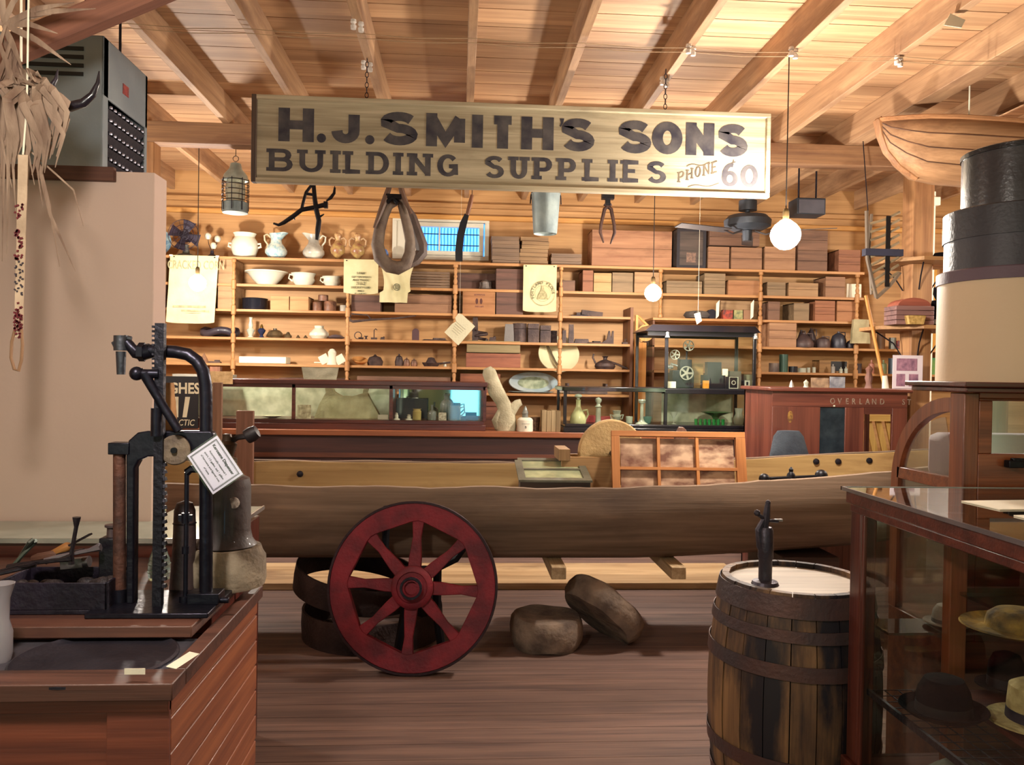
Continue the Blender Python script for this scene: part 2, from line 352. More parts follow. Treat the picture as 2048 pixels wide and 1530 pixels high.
# ---- sign painter's letters: strokes in a unit box
def arc(cx, cz, rx, rz, a0, a1, n=12): return [(cx + rx * cos(R(a0 + (a1 - a0) * i / n)), cz + rz * sin(R(a0 + (a1 - a0) * i / n))) for i in range(n + 1)]
ST = {
 'H': [[(0, 0), (0, 1)], [(1, 0), (1, 1)], [(0, .5), (1, .5)]],
 'I': [[(.5, 0), (.5, 1)]], 'T': [[(0, 1), (1, 1)], [(.5, 0), (.5, 1)]], 'L': [[(0, 1), (0, 0), (1, 0)]],
 'M': [[(0, 0), (0, 1)], [(0, 1), (.5, .1), (1, 1)], [(1, 1), (1, 0)]], 'N': [[(0, 0), (0, 1)], [(0, 1), (1, 0)], [(1, 0), (1, 1)]],
 'J': [[(.8, 1), (.8, .35)] + arc(.42, .32, .38, .32, 0, -180)[1:]],
 'O': [arc(.5, .5, .5, .5, 90, 450, 24)], 'E': [[(1, 1), (0, 1), (0, 0), (1, 0)], [(0, .52), (.75, .52)]],
 'S': [arc(.5, .76, .5, .24, 25, 190, 9) + arc(.5, .25, .5, .26, 95, -160, 14)],
 'B': [[(0, 0), (0, 1)], [(0, 1), (.6, 1)] + arc(.6, .77, .32, .23, 90, -90, 8)[1:] + [(0, .54)], [(.6, .54)] + arc(.62, .27, .38, .27, 90, -90, 8) + [(0, 0)]],
 'U': [[(0, 1), (0, .38)] + arc(.5, .38, .5, .38, 180, 360, 12)[1:] + [(1, 1)]],
 'D': [[(0, 0), (0, 1)], [(0, 1), (.45, 1)] + arc(.45, .5, .55, .5, 90, -90, 12)[1:] + [(0, 0)]],
 'G': [arc(.52, .5, .52, .5, 40, 330, 18), [(1, .0), (1, .46), (.58, .46)]],
 'P': [[(0, 0), (0, 1)], [(0, 1), (.6, 1)] + arc(.6, .72, .4, .28, 90, -90, 8)[1:] + [(0, .44)]],
 '6': [arc(.5, .3, .5, .3, 90, 450, 18), [(0, .3)] + arc(.62, .42, .62, .58, 180, 75, 8)],
 '0': [arc(.5, .5, .5, .5, 90, 450, 22)], 'V': [[(0, 1), (.5, 0), (1, 1)]], 'R': [[(0, 0), (0, 1)], [(0, 1), (.6, 1)] + arc(.6, .74, .38, .26, 90, -90, 8)[1:] + [(0, .48)], [(.5, .48), (1, 0)]], 'A': [[(0, 0), (.5, 1), (1, 0)], [(.2, .35), (.8, .35)]],
}
SERIF = {'H': [(0, 0), (0, 1), (1, 0), (1, 1)], 'I': [(.5, 0), (.5, 1)], 'T': [(.5, 0)], 'L': [(0, 1), (0, 0)], 'N': [(0, 0), (0, 1), (1, 1)], 'B': [(0, 0), (0, 1)], 'U': [(0, 1), (1, 1)], 'D': [(0, 0), (0, 1)], 'P': [(0, 0), (0, 1)], 'E': [(0, 0), (0, 1)], 'G': [], 'S': [], 'O': [], '0': [], '6': [], 'R': [(0, 0), (0, 1), (1, 0)], 'M': [(0, 0), (1, 0)], 'A': [(0, 0), (1, 0)]}
_z = [0]
def stroke(mb, pts, tv, th):
    "a painted stroke: tv wide where it runs upright, th where it runs level"
    n = len(pts); L_ = []; Rr = []
    closed = (V((*pts[0], 0)) - V((*pts[-1], 0))).length < 1e-6
    for i, p in enumerate(pts):
        d0 = V((p[0] - pts[i - 1][0], p[1] - pts[i - 1][1])) if (i or closed) else None
        if i == 0 and closed: d0 = V((p[0] - pts[-2][0], p[1] - pts[-2][1]))
        d1 = V((pts[(i + 1) % n][0] - p[0], pts[(i + 1) % n][1] - p[1])) if (i < n - 1) else (V((pts[1][0] - p[0], pts[1][1] - p[1])) if closed else None)
        if d0 is None: d0 = d1
        if d1 is None: d1 = d0
        a = d0.normalized(); b_ = d1.normalized(); d = (a + b_); d = d.normalized() if d.length > .2 else b_
        nn = V((-d.y, d.x)); k = 1 / max(.45, nn.dot(V((-b_.y, b_.x))))
        hw = .5 * math.hypot(tv * nn.x, th * nn.y) * k
        L_.append((p[0] + nn.x * hw, p[1] + nn.y * hw)); Rr.append((p[0] - nn.x * hw, p[1] - nn.y * hw))
    _z[0] = (_z[0] + 1) % 7; y = -.0012 - _z[0] * .00006
    vs = [(x, y, z) for x, z in L_] + [(x, y, z) for x, z in Rr]; m = n
    fs = [(i, i + 1, m + i + 1, m + i) for i in range(n - 1)]
    # give it thickness towards the board
    vs += [(x, 0, z) for x, _, z in vs]; q = 2 * n
    fs += [(i, i + q, i + 1 + q, i + 1) for i in range(n - 1)] + [(m + i, m + i + 1, m + i + 1 + q, m + i + q) for i in range(n - 1)]
    if not closed: fs += [(0, m, m + q, q), (n - 1, n - 1 + q, m + n - 1 + q, m + n - 1)]
    mb.add(vs, fs)
def letter(mb, ch, x0, z0_, w_, h_, tv, th, serif=0, slope=0):
    iw, ih = w_ - tv, h_ - th; sw = serif * .5 if serif else 0
    f_ = lambda p: (x0 + tv / 2 + sw + p[0] * (iw - 2 * sw), z0_ + th / 2 + p[1] * ih + slope * p[0])
    for s_ in ST[ch]:
        pts = [f_(p) for p in s_]
        if len(s_) == 2 and s_[0][0] == s_[1][0]: # upright: reach full height
            pts = [(pts[0][0], z0_ + slope * s_[0][0] if s_[0][1] == 0 else pts[0][1]), (pts[1][0], z0_ + h_ + slope * s_[0][0] if s_[1][1] == 1 else pts[1][1])]
        stroke(mb, pts, tv, th)
    if serif:
        for p in SERIF.get(ch, []):
            q = f_(p); stroke(mb, [(q[0] - tv / 2 - serif, q[1]), (q[0] + tv / 2 + serif, q[1])], tv, th * .95)
lt = MB()
T1, T2 = -42 * u, -190 * u
for ch, a_, b_ in (('H', 93, 222), ('J', 282, 405), ('S', 465, 602), ('M', 633, 778), ('I', 803, 845), ('T', 865, 972), ('H', 988, 1110), ('S', 1140, 1265), ('S', 1357, 1482), ('O', 1485, 1602), ('N', 1615, 1725), ('S', 1740, 1855)):
    k = 1930 / 1940
    letter(lt, ch, a_ * k * u, -164 * u, (b_ - a_) * k * u, 122 * u, 41 * u, 33 * u)
for x in (248, 424): lt.prism(arc(x * u, -148 * u, 17 * u, 17 * u, 0, 350, 14), .0013, T_((0, -.0013, 0)))
lt.prism([(1126 * u, -44 * u), (1143 * u, -44 * u), (1140 * u, -60 * u), (1130 * u, -76 * u), (1126 * u, -72 * u), (1131 * u, -60 * u)], .0013, T_((0, -.0013, 0)))
for ch, a_, b_ in (('B', 55, 150), ('U', 165, 260), ('I', 285, 315), ('L', 330, 405), ('D', 415, 500), ('I', 515, 543), ('N', 565, 653), ('G', 668, 755), ('S', 845, 925), ('U', 940, 1012), ('P', 1028, 1105), ('P', 1120, 1195), ('L', 1218, 1292), ('I', 1307, 1353), ('E', 1363, 1442), ('S', 1457, 1538)):
    letter(lt, ch, a_ * u, -274 * u, (b_ - a_) * u, 82 * u, 21 * u, 14 * u, 9 * u)
for ch, a_, b_, hh in (('6', 1748, 1810, 88), ('0', 1820, 1888, 84)): letter(lt, ch, a_ * u, -278 * u, (b_ - a_) * u, hh * u, 19 * u, 14 * u)
lt.build('lettering', INK, sg)
l2 = MB()
for i, ch in enumerate('PHONE'): letter(l2, ch, (1578 + i * 32) * u, (-268 + i * 9) * u, 27 * u, (38 + i * 1.5) * u, 6 * u, 4.5 * u, 3 * u, slope=7 * u)
l2.build('small_lettering', mat('4A4038', .8, c2='6A5C48'), sg); l2 = MB()
for a0, a1, zz in ((1612, 1700, -206), (1618, 1738, -284)):
    l2 = MB(); stroke(l2, [((a0 + (a1 - a0) * i / 9) * u, (zz + 14 * i / 9 + 5 * sin(i * .8)) * u) for i in range(10)], 3 * u, 4 * u); l2.build('flourish', mat('4A4038', .8, c2='6A5C48'), sg)
l2 = MB()
stroke(l2, [(1792 * u, -176 * u), (1788 * u, -196 * u)], 4 * u, 4 * u); stroke(l2, [(1782 * u, -190 * u), (1800 * u, -184 * u)], 3 * u, 3 * u)
l2.build('small_mark', mat('4A4038', .8, c2='6A5C48'), sg)
for px_ in (733, 1331):
    x = (at(px_, 200, 4.8).x - pa.x) / cos(tilt); zc = ZR - (pa.z - x * sin(tilt))
    c = MB(); nl = int(zc / .03)
    for i in range(nl): c.ring([(.010, -.002), (.012, 0), (.010, .002), (.008, 0)], 10, T_((x, .005, .01 + (i + .5) * zc / nl)) @ RT(pi / 2 * (i % 2), 'Z') @ RT(pi / 2, 'X') @ MX.Diagonal((1, 1.6, 1, 1)))
    c.build('chain', IRON, sg)
# ---------------------------------------------------------------- dugout canoe
CAN = wood('8C7460', '62503F', 'x', 2.4, rough=.8, bump=.5, stain='4A3A33', stsc=2.2, stlo=.5, sthi=.75)
def nz(a, b=0, c=0): return noise.noise(V((a, b, c)))
mb = MB(); NS = 90; vs = []; fs = []
X0, X1 = -3.0, 3.9
for i in range(NS + 1):
    t = i / NS; x = X0 + (X1 - X0) * t
    e = max(0, (abs(t - .44) * 2 - .66) / .5); e = min(1, e)
    rise = .0 if x < .9 else .055 * (x - .9) ** 1.35
    riseL = .02 * max(0, -x - 1)
    yn, yf = 4.55 + .30 * e ** 1.5, 5.45 - .30 * e ** 1.5
    zb = .505 + .05 * max(0, x - 1) ** 1.4 + .12 * e * e
    zn = .937 + rise + riseL + .012 * nz(x * 3.1) + .006 * nz(x * 14); zf = .985 + .75 * rise + riseL + .012 * nz(x * 2.6, 5)
    b1, b2 = .045 * nz(x * 1.2, 2) * .4, .03 * nz(x * 1.5, 7)
    q = [(yn, zn), (yn - .035 + b2, zn - .12), (yn - .03 + b1, (zn + zb) / 2), (yn + .04, zb + .05), (yn + .14, zb), (yf - .14, zb), (yf - .03, zb + .06), (yf + .03, (zf + zb) / 2), (yf, zf), (yf - .05, zf), (yf - .06, (zf + zb) / 2), (yf - .18, zb + .08), (yn + .18, zb + .08), (yn + .07, (zn + zb) / 2), (yn + .045, zn)]
    vs += [(x, a, b) for a, b in q]
m_ = 15
for i in range(NS):
    for k in range(m_): k2 = (k + 1) % m_; fs.append((i * m_ + k, (i + 1) * m_ + k, (i + 1) * m_ + k2, i * m_ + k2))
fs += [tuple(range(m_)), tuple(NS * m_ + k for k in range(m_))]
mb.add(vs, fs); cano = thing('dugout_canoe', 'long grey brown dugout canoe lying behind the red wheel', 'canoe', (0, 0, 0))
mb.build('hull', CAN, cano, ang=50)
# far side: pale plank lining with iron bolts
pl = MB(); pl.grid(lambda a, b: (-2.9 + 6.7 * a, 5.375 - .30 * min(1, max(0, (abs((.1 + 6.7 * a) / 6.9 - .44) * 2 - .66) / .5)) ** 1.5, .60 + b * (.38 + (.041 * max(0, -2.9 + 6.7 * a - .9) ** 1.35) + .012 * nz(a * 17, 5))), 60, 4, .018)
pl.build('side_plank', wood('B99A66', '8E6F42', 'x', 2, stain='7A5A34', stsc=1.5), cano, label='pale plank lining the far side')
for px_, py_ in ((1632, 923), (1676, 923), (1738, 921), (600, 948), (1120, 946)):
    q = at(px_, py_, 5.37 - .30 * min(1, max(0, (abs(((px_ - 920) * .00336 + 3) / 6.9 - .44) * 2 - .66) / .5)) ** 1.5); MB().lathe([(.022, 0), (.02, .012), (.001, .02)], M=RT(pi / 2, 'X'), n=10).build('bolt', IRON, cano, loc=q)
# trestle timbers under the canoe, their sawn ends towards the viewer
for i, (px_, lab) in enumerate(((1118, 'left'), (1358, 'right'))):
    q = at(px_, 1133, 4.46)
    o = one('support_timber', MB().bb((-.042, 0, -.035), (.042, 1.0, .035)), wood('C2A985', '8E7350', 'y'), 'pale-ended timber under the canoe, %s of the two in view' % lab, 'timber', (q.x, q.y, .505 - .035), 'timbers under the canoe', bev=.004)
q = at(1612, 1130, 4.7)
one('support_block', MB().bb((-.17, -.1, 0), (.17, .5, .525)), wood('4A3028', '2B1B17', 'x'), 'dark brown timber block under the canoe behind the barrel', 'block', (q.x, 4.72, 0), bev=.006)
one('support_block', MB().bb((-.17, -.1, 0), (.17, .5, .50)), wood('4A3028', '2B1B17', 'x'), 'dark brown timber block under the left end of the canoe', 'block', (-1.75, 4.72, 0), bev=.006)
LITFL = wood('CDB088', 'A0805A', 'x', 3, stain='6F5238')  # pale board colour stands in for lamplight on the floor
q0, q1 = at(600, 1140, 6.2), at(1500, 1140, 6.2)
one('long_plank', MB().bb((-2.35, 0, 0), (2.35, .62, .05)), LITFL, 'long pale plank lying on the floor behind and below the canoe', 'plank', (-.15, 5.84, 0), bev=.004)
# ---------------------------------------------------------------- red spoked wheel
wc = at(826, 1187, 4.28); WR = .452
wh = thing('wagon_wheel', 'red painted wooden wheel with eight spokes and iron tyre, leaning on the canoe', 'wheel', (wc.x, 4.28, WR * .985), rot=(R(-9), 0, R(-4)))
RED = mat('8E1F2E', .62, 0, .25, c2='5E1422', sc_=7, bump=.3)
RX = RT(pi / 2, 'X')
n8 = 8; th0 = R(87)
# rim: round outside, eight-sided inside
rim = MB(); vs = []; fs = []; NR = 64; ri = .355
for k in range(NR):
    a = th0 + 2 * pi * k / NR; ph = ((a - th0) % (2 * pi / n8)) - pi / n8
    r_in = min(ri * cos(pi / n8) / cos(ph), .348)
    for r_, y in ((WR - .012, -.032), (WR - .012, .032), (r_in, .026), (r_in, -.026)): vs.append((r_ * cos(a), y, r_ * sin(a)))
for k in range(NR):
    k2 = (k + 1) % NR
    for i in range(4): fs.append((k * 4 + i, k2 * 4 + i, k2 * 4 + (i + 1) % 4, k * 4 + (i + 1) % 4))
rim.add(vs, fs); rim.build('rim', RED, wh, bev=.003)
MB().ring([(WR - .012, -.036), (WR, -.036), (WR, .036), (WR - .012, .036)], 64, RX).build('iron_tyre', mat('3C2B30', .6, .6, bump=.4), wh)
for k in range(n8):
    a = th0 + 2 * pi * k / n8; s_ = MB(RT(-a, 'Y'))
    s_.add([(r_, y * q, z * q) for r_, q in ((.06, 1.25), (.15, 1.2), (.26, .8), (.35, 1.15)) for y, z in ((-.016, -.028), (.016, -.028), (.016, .028), (-.016, .028))],
           [(i * 4 + j, (i + 1) * 4 + j, (i + 1) * 4 + (j + 1) % 4, i * 4 + (j + 1) % 4) for i in range(3) for j in range(4)] + [(3, 2, 1, 0), (12, 13, 14, 15)])
    s_.build('spoke', RED, wh, bev=.004)
hb = MB(); hb.lathe([(.09, -.03), (.105, -.045), (.1, -.062), (.078, -.066), (.072, -.085), (.05, -.09)], M=RT(-pi / 2, 'X') @ MX.Diagonal((1, 1, 1, 1)), n=32)
hb.M = RT(pi / 2, 'X'); hb.lathe([(.1, -.06), (.112, .02), (.112, .045), (.1, .056), (.082, .058), (.078, .05), (.06, .05), (.056, .085), (.036, .088), (.034, .06), (.001, .06)], n=32)
hb.v = hb.v[32 * 6:]; hb.f = [tuple(i - 32 * 6 for i in f_) for f_ in hb.f[5 * 32 + 2:]]; hb.m = hb.m[5 * 32 + 2:]
hb.build('hub', RED, wh)
MB().ring([(.058, -.1), (.046, -.1), (.046, -.02), (.058, -.02)], 24, RX @ T_((0, 0, .0)) @ MX.Diagonal((1, 1, -1, 1))).build('hub_band', IRON, wh)
# second dark casting behind it, on the floor
q = at(830, 1165, 4.38)
ir = thing('iron_bracket', 'dark curved iron bracket showing through the spokes of the red wheel', 'bracket', (q.x, 4.43, 0))
MB().tube([(-.16, 0, .85 - .0), (-.17, 0, .62), (-.10, 0, .5), (.1, 0, .5), (.22, 0, .56), (.3, 0, .68)], .022, 8, flat=1.2).tube([(-.05, 0, .5), (-.06, .0, .25), (-.1, 0, .0)], .025, 8).tube([(.12, 0, .5), (.12, .0, .25), (.16, 0, .0)], .025, 8).build('casting', IRONB, ir)
# iron bands
for (px_, py_, Y, r_, h_, lab, rot, zz) in ((745, 1290, 4.90, .42, .17, 'wide dark iron band lying on the floor under the canoe', (0, 0, 0), 0), (712, 1170, 4.95, .38, .15, 'wide dark iron band resting tilted on another iron band', (R(5), R(9), 0), .235)):
    q = at(px_, py_, Y)
    one('iron_band', MB().ring([(r_, 0), (r_ * 1.01, h_ / 2), (r_, h_), (r_ - .014, h_), (r_ - .01, h_ / 2), (r_ - .014, 0)], 48), mat('4A3A38', .7, .4, c2='2C2324', bump=.5), lab, 'iron band', (q.x, Y, zz), 'iron bands under the canoe', rot=rot)
# millstones on the floor
STONE = mat('8B7868', .9, 0, c2='5A4C44', sc_=9, bump=.9, bscale=28, det=8)
def slab(r_, h_, seed, cut=0):
    mb = MB(); prof = [(.001, 0), (r_ * .9, 0), (r_, h_ * .25), (r_ * 1.02, h_ * .55), (r_ * .98, h_ * .88), (r_ * .9, h_), (r_ * .3, h_), (.001, h_ * .97)]
    mb.lathe(prof, n=40); mb.v = [V((p.x * (1 + .05 * nz(p.x * 6 + seed, p.y * 6)), p.y * (1 + .06 * nz(p.y * 5, p.x * 5 + seed)), p.z + .02 * nz(p.x * 7, p.y * 7 + seed, p.z * 6))) for p in mb.v]
    return mb
q = at(1093, 1300, 4.62)
one('millstone', slab(.215, .18, 3), STONE, 'thick round worn stone lying flat on the floor right of the red wheel', 'millstone', (q.x, 4.66, 0), 'stones under the canoe')
q = at(1215, 1240, 4.62)
one('millstone', slab(.255, .15, 9), STONE, 'round worn stone leaning on edge right of the flat stone', 'millstone', (q.x - .055, 4.70, .135), 'stones under the canoe', rot=(R(-20), R(42), 0))
# ---------------------------------------------------------------- whisky barrel with hand pump
bc = at(1593, 1178, 2.88); BH = .855; BX = bc.x
br = thing('barrel', 'old oak barrel with iron hoops and a pump on its head', 'barrel', (BX, 2.90, 0))
rb = lambda z: .262 + .046 * (1 - ((z - BH / 2) / (BH / 2)) ** 2)
NST = 22; vs = []; fs = []; bm_ = MB()
for k in range(NST):
    a0, a1 = 2 * pi * k / NST + .006, 2 * pi * (k + 1) / NST - .006; d = .0015 * ((k * 7) % 3 - 1)
    for j in range(13):
        z = BH * j / 12; r0 = rb(z) + d
        for a in (a0, (a0 + a1) / 2, a1): vs.append((r0 * cos(a), r0 * sin(a), z))
        for a in (a1, a0): vs.append(((r0 - .025) * cos(a), (r0 - .025) * sin(a), z))
    b0 = k * 65
    for j in range(12):
        for i in range(5): fs.append((b0 + j * 5 + i, b0 + j * 5 + (i + 1) % 5, b0 + (j + 1) * 5 + (i + 1) % 5, b0 + (j + 1) * 5 + i))
    fs += [tuple(b0 + i for i in range(4, -1, -1)), tuple(b0 + 60 + i for i in range(5))]
bm_.add(vs, fs)
bm_.build('staves', wood('8A6642', '3A261E', 'z', 3.5, rough=.6, stain='17121A', stsc=3.4, stlo=.42, sthi=.54), br)
for z0h, z1h in ((.775, .845), (.695, .735), (.57, .62), (.24, .29), (.12, .16), (.01, .08)):
    MB().ring([(rb(z0h) + .004, z0h), (rb(z0h) + .007, z0h), (rb(z1h) + .007, z1h), (rb(z1h) + .004, z1h)], 56).build('hoop', mat('4A4042', .55, .5, c2='5E423C', sc_=5, bump=.3), br)
MB().lathe([(.001, .815), (.243, .815), (.243, .835), (.001, .835)], n=48).build('head', wood('C0B4A2', '8A7C6C', 'x', 3, rough=.5, stain='5E5148', stsc=2), br)
pm = thing('barrel_pump', 'small iron hand pump with an upright spout standing on the barrel head', 'pump', at(1530, 1168, 2.86)[:2] + (.8355,))
PM = mat('4A4650', .45, .7, bump=.3)
MB().lathe([(.001, 0), (.05, 0), (.045, .012), (.024, .018), (.024, .09), (.028, .1), (.026, .2), (.02, .21), (.001, .212)], n=16).build('body', PM, pm)
MB().tube([(0, 0, .10), (-.02, 0, .14), (-.028, 0, .2), (-.01, 0, .235), (.0, 0, .24)], [.012, .015, .013, .011, .01], 8).tube([(-.03, -.005, .255), (0, 0, .235), (.045, -.0, .232)], .007, 6).build('spout', PM, pm)
MB().box((.045, 0, .236), (.03, .012, .008)).build('thumb_lever', mat('B8B4B0', .3, .8), pm)
MB().tube([(-.005, 0, .2), (0, 0, .25), (.005, 0, .30)], [.012, .014, .009], 8).ball((.005, 0, .3), .01, 8, 6).ball((-.035, 0, .262), .012, 8, 6).build('handle', PM, pm)
# ---------------------------------------------------------------- left: long glass-topped showcase against the partition
STEEL = mat('6C6A74', .35, .6, c2='55525C', sc_=5, bump=.15)
lc = thing('glass_top_showcase', 'long dark wooden showcase with a pale glass top along the plaster wall', 'showcase', (-.86, 2.87, 0))
ZC = 1.03
MB().bb((-2.2, .02, 0), (-.02, .28, .62)).build('cabinet_base', MAHOG, lc, bev=.004)
MB().bb((-.40, .28, 0), (0.0, .66, .96)).build('end_cabinet', MAHOGz, lc, bev=.004)
MB().bb((-2.2, .0, .62), (0, .30, .66)).build('display_floor', MAHOG, lc)
MB().bb((-2.2, .0, .92), (0, .30, .985)).bb((-.06, 0, .66), (0, .30, .92)).bb((-1.3, 0, .66), (-1.26, .04, .92)).build('rail', MAHOG, lc, bev=.004)
MB().bb((-2.2, .005, .66), (-.06, .012, .92)).build('front_glass', GLASS, lc)
gt = MB(); gt.bb((-2.2, -.01, .985), (.01, .32, .995)); gt.bb((-.34, .32, .985), (.01, .68, .995)); gt.build('glass_top', mat('B9C4B8', .12, 0, .12, c2='98A398', sc_=3, bump=0), lc)
MB().bb((-2.2, -.016, .982), (.014, -.010, .999)).bb((.010, -.016, .982), (.016, .684, .999)).split('metal_edging', mat('D6D2CE', .25, .8, bump=0), lc)
# ---------------------------------------------------------------- beadboard counter with sunken metal top
BB = wood('A8643E', '783E28', 'y', 3.5, rough=.5, coat=.15); BBX = wood('8A4A34', '5A2E24', 'x', 3.5, rough=.5, coat=.15)
XR = -.632
ct = thing('beadboard_counter', 'reddish beadboard counter with a sunken metal top at the front left', 'counter', (XR, 1.82, 0))
side = MB(); z = .02
while z < .84:
    side.bb((-.02, .0, z), (0, .76, z + .074)); z += .08
side.build('side_panel', BB, ct, bev=.003)
MB().bb((-.012, 0, .0), (-.006, .76, .86)).build('groove_backing', mat('C9A98A', .6), ct)
fp = MB(); fp.bb((-.135, -.012, 0), (0, .0, .865)); fp.bb((-1.4, -.004, 0), (-.135, .006, .865))
for zz in (.70, .58, .46): fp.bb((-1.4, -.010, zz), (-.135, .0, zz + .004)); fp.bb((-1.4, -.010, zz - .018), (-.135, .0, zz - .012))
fp.bb((-1.4, -.016, .835), (-.0, .0, .865))
fp.build('front_panel', BBX, ct, bev=.002)
MB().bb((-1.4, -.03, .865), (.012, .06, .904)).bb((-.03, .06, .866), (.012, .78, .904)).build('top_rim', wood('6B463A', '3E2822', 'x', 4, rough=.45), ct, bev=.003)
MB().bb((-1.4, .05, .86), (-.03, .30, .893)).build('metal_top', STEEL, ct)
q = at(190, 1305, 1.97)
MB().lathe([(.001, .004), (.165, .002), (.18, .010), (.186, .006), (.186, 0), (.001, 0)], n=56).build('basin', mat('4C4A56', .35, .7, c2='38353F', sc_=7), ct, loc=(q.x - XR, .155, .893))
MB().bb((-1.4, .27, .905), (-.045, 1.03, .935)).build('raised_board', wood('6A4436', '3B2622', 'x', 3, rough=.5, stain='2A2024', stsc=2), ct, bev=.003)
q = at(270, 1343, 1.79); MB().bb((-.022, -.002, -.006), (.022, 0, .007)).build('sticker', PAPER, ct, loc=(q.x - XR, -.030, q.z))
q = at(386, 1310, 1.93); MB().bb((-.013, -.05, 0), (.013, .05, .001)).build('price_slip', PAPER, ct, loc=(-.012, q.y - 1.82, .905), rot=(0, R(8), R(-12)))
CT = .9358
def on(px_, py_, zt, dy=0):
    "the point at height zt seen at this pixel of the photograph"
    d = CR @ V(((px_ - 1024) / F, (765 - py_) / F, -1)); k = (zt - CZ) / d.z; Y = d.y * k + dy
    return V((at(px_, py_, Y).x, Y, zt))
# ---------------------------------------------------------------- kerosene dispenser
PY = 2.26; s_ = PY / F
def pp(px_, py_, dy=0): q = at(px_, py_, PY + dy); return V((q.x - kx, q.y - PY, q.z - CT))
kx = at(340, 1225, PY).x
kd = thing('kerosene_dispenser', 'black iron kerosene dispenser with crank rack and curved spout pipe on the counter', 'pump', (kx, PY, CT))
KB = mat('20202C', .34, .75, c2='2E2C38', sc_=8, bump=.2, bscale=40)
b = MB(); a0, a1 = pp(205, 1225), pp(440, 1225)
b.bb((a0.x, -.11, 0), (a1.x, .12, .014)); b.build('base_plate', KB, kd, bev=.003)
b = MB()
P = [pp(x, y) for x, y in ((257, 1214), (257, 905), (262, 880), (280, 864), (300, 861), (425, 861), (430, 866), (430, 912), (300, 912), (282, 920), (274, 935), (272, 1214))]
b.prism([(p.x, max(p.z, .012)) for p in P], .035, T_((0, -.018, 0)))
b.build('frame', KB, kd, bev=.004)
c0, c1 = pp(412, 1205), pp(412, 905)
b = MB(); b.tube([(c0.x, 0, .01), (c1.x, 0, c1.z)], .018, 14); b.box((c0.x, 0, .028), (.085, .06, .03)); b.cyl((c0.x + .03, -.01, .02), (c0.x + .065, -.01, .02), .008)
b.build('standpipe', KB, kd, bev=.002)
b = MB(); P = [pp(x, y) for x, y in ((412, 905), (412, 800), (411, 770), (406, 742), (394, 722), (376, 709), (352, 704), (320, 702), (292, 701))]
b.tube([(p.x, 0, p.z) for p in P], .0175, 14); b.build('spout_pipe', KB, kd)
b = MB(); P = [pp(x, y) for x, y in ((302, 701), (284, 707), (272, 706), (262, 694), (254, 684))]; b.tube([(p.x, 0, p.z) for p in P], [.021, .02, .016, .014, .013], 12)
p = pp(284, 704); b.cyl((p.x - .008, 0, p.z), (p.x + .008, 0, p.z), .026, n=6)
b.build('elbow_fitting', KB, kd)
b = MB(); p0, p1, p2, p3 = pp(242, 671), pp(242, 701), pp(242, 703), pp(242, 749); b.cyl((p0.x, 0, p0.z), (p1.x, 0, p1.z), .019, n=12); b.cyl((p2.x, 0, p2.z), (p3.x, 0, p3.z), .0135, .011, n=12)
p = pp(228, 690); b.tube([(p.x, -.01, p.z + .008), (p0.x - .01, -.0, p1.z + .006)], [.004, .008], 6); p = pp(248, 674); b.tube([(p.x, 0, p.z), (p.x + .02, 0, p.z - .004)], .006, 6)
b.build('nozzle', mat('4E5058', .4, .7, bump=.2), kd)
# rack bar with teeth
b = MB(); p0, p1 = pp(325, 1218), pp(325, 648); b.bb((p0.x - .012, -.045, .01), (p0.x + .012, -.025, p1.z))
y = 926
while y < 1165:
    p = pp(339, y); b.box((p.x - .002, -.035, p.z), (.014, .016, .009), taper=.7); y += 14
y = 655
while y < 760: p = pp(318, y); b.box((p.x, -.035, p.z), (.006, .018, .006)); y += 9
b.build('toothed_rack', mat('2B2A34', .5, .7, bump=.4), kd)
# lever with handle
b = MB(); P = [pp(x, y, -.05) for x, y in ((290, 747), (300, 768), (328, 815), (358, 862))]; b.tube([(p.x, -.05, p.z) for p in P], [.016, .013, .012, .012], 10)
p = pp(288, 747); b.ball((p.x, -.05, p.z), .019, 12, 8); b.tube([(p.x, -.05, p.z), (p.x + .028, -.05, p.z), (p.x + .055, -.045, p.z)], [.013, .012, .013], 10); b.ring([(.0125, -.003), (.0155, 0), (.0125, .003)], 12, T_((p.x + .014, -.05, p.z)) @ RT(pi / 2, 'Y'))
b.build('lever', KB, kd)
b = MB(); p = pp(327, 840); b.cyl((p.x, -.05, p.z - .04), (p.x, -.05, p.z + .035), .015, n=12); b.build('lever_socket', KB, kd)
# dial
p = pp(358, 898); b = MB(); b.lathe([(.001, 0), (.038, 0), (.041, .004), (.041, .010), (.038, .013), (.001, .013)], M=RX, n=32); b.build('dial', mat('7A6A58', .7, .1, c2='5E5046', sc_=30, bump=.5), kd, loc=(p.x, -.022, p.z))
b = MB(); b.cyl((p.x, -.044, p.z), (p.x, -.03, p.z), .008, n=12); b.build('dial_hub', IRONB, kd)
# rust brown measuring cylinder
b = MB(); p0, p1 = pp(239, 1195), pp(239, 908); b.tube([(p0.x, 0, .02), (p1.x, 0, p1.z)], .0165, 16); b.build('rusty_cylinder', mat('6B4538', .6, .35, c2='45302C', sc_=18, bump=.4), kd)
b = MB(); p2 = pp(239, 896); b.box((p2.x + .006, 0, p2.z), (.056, .045, .032)); b.build('cylinder_cap', KB, kd, bev=.002); MB().cyl((p0.x, 0, .0), (p0.x, 0, .05), .022, n=14).build('cylinder_foot', KB, kd)
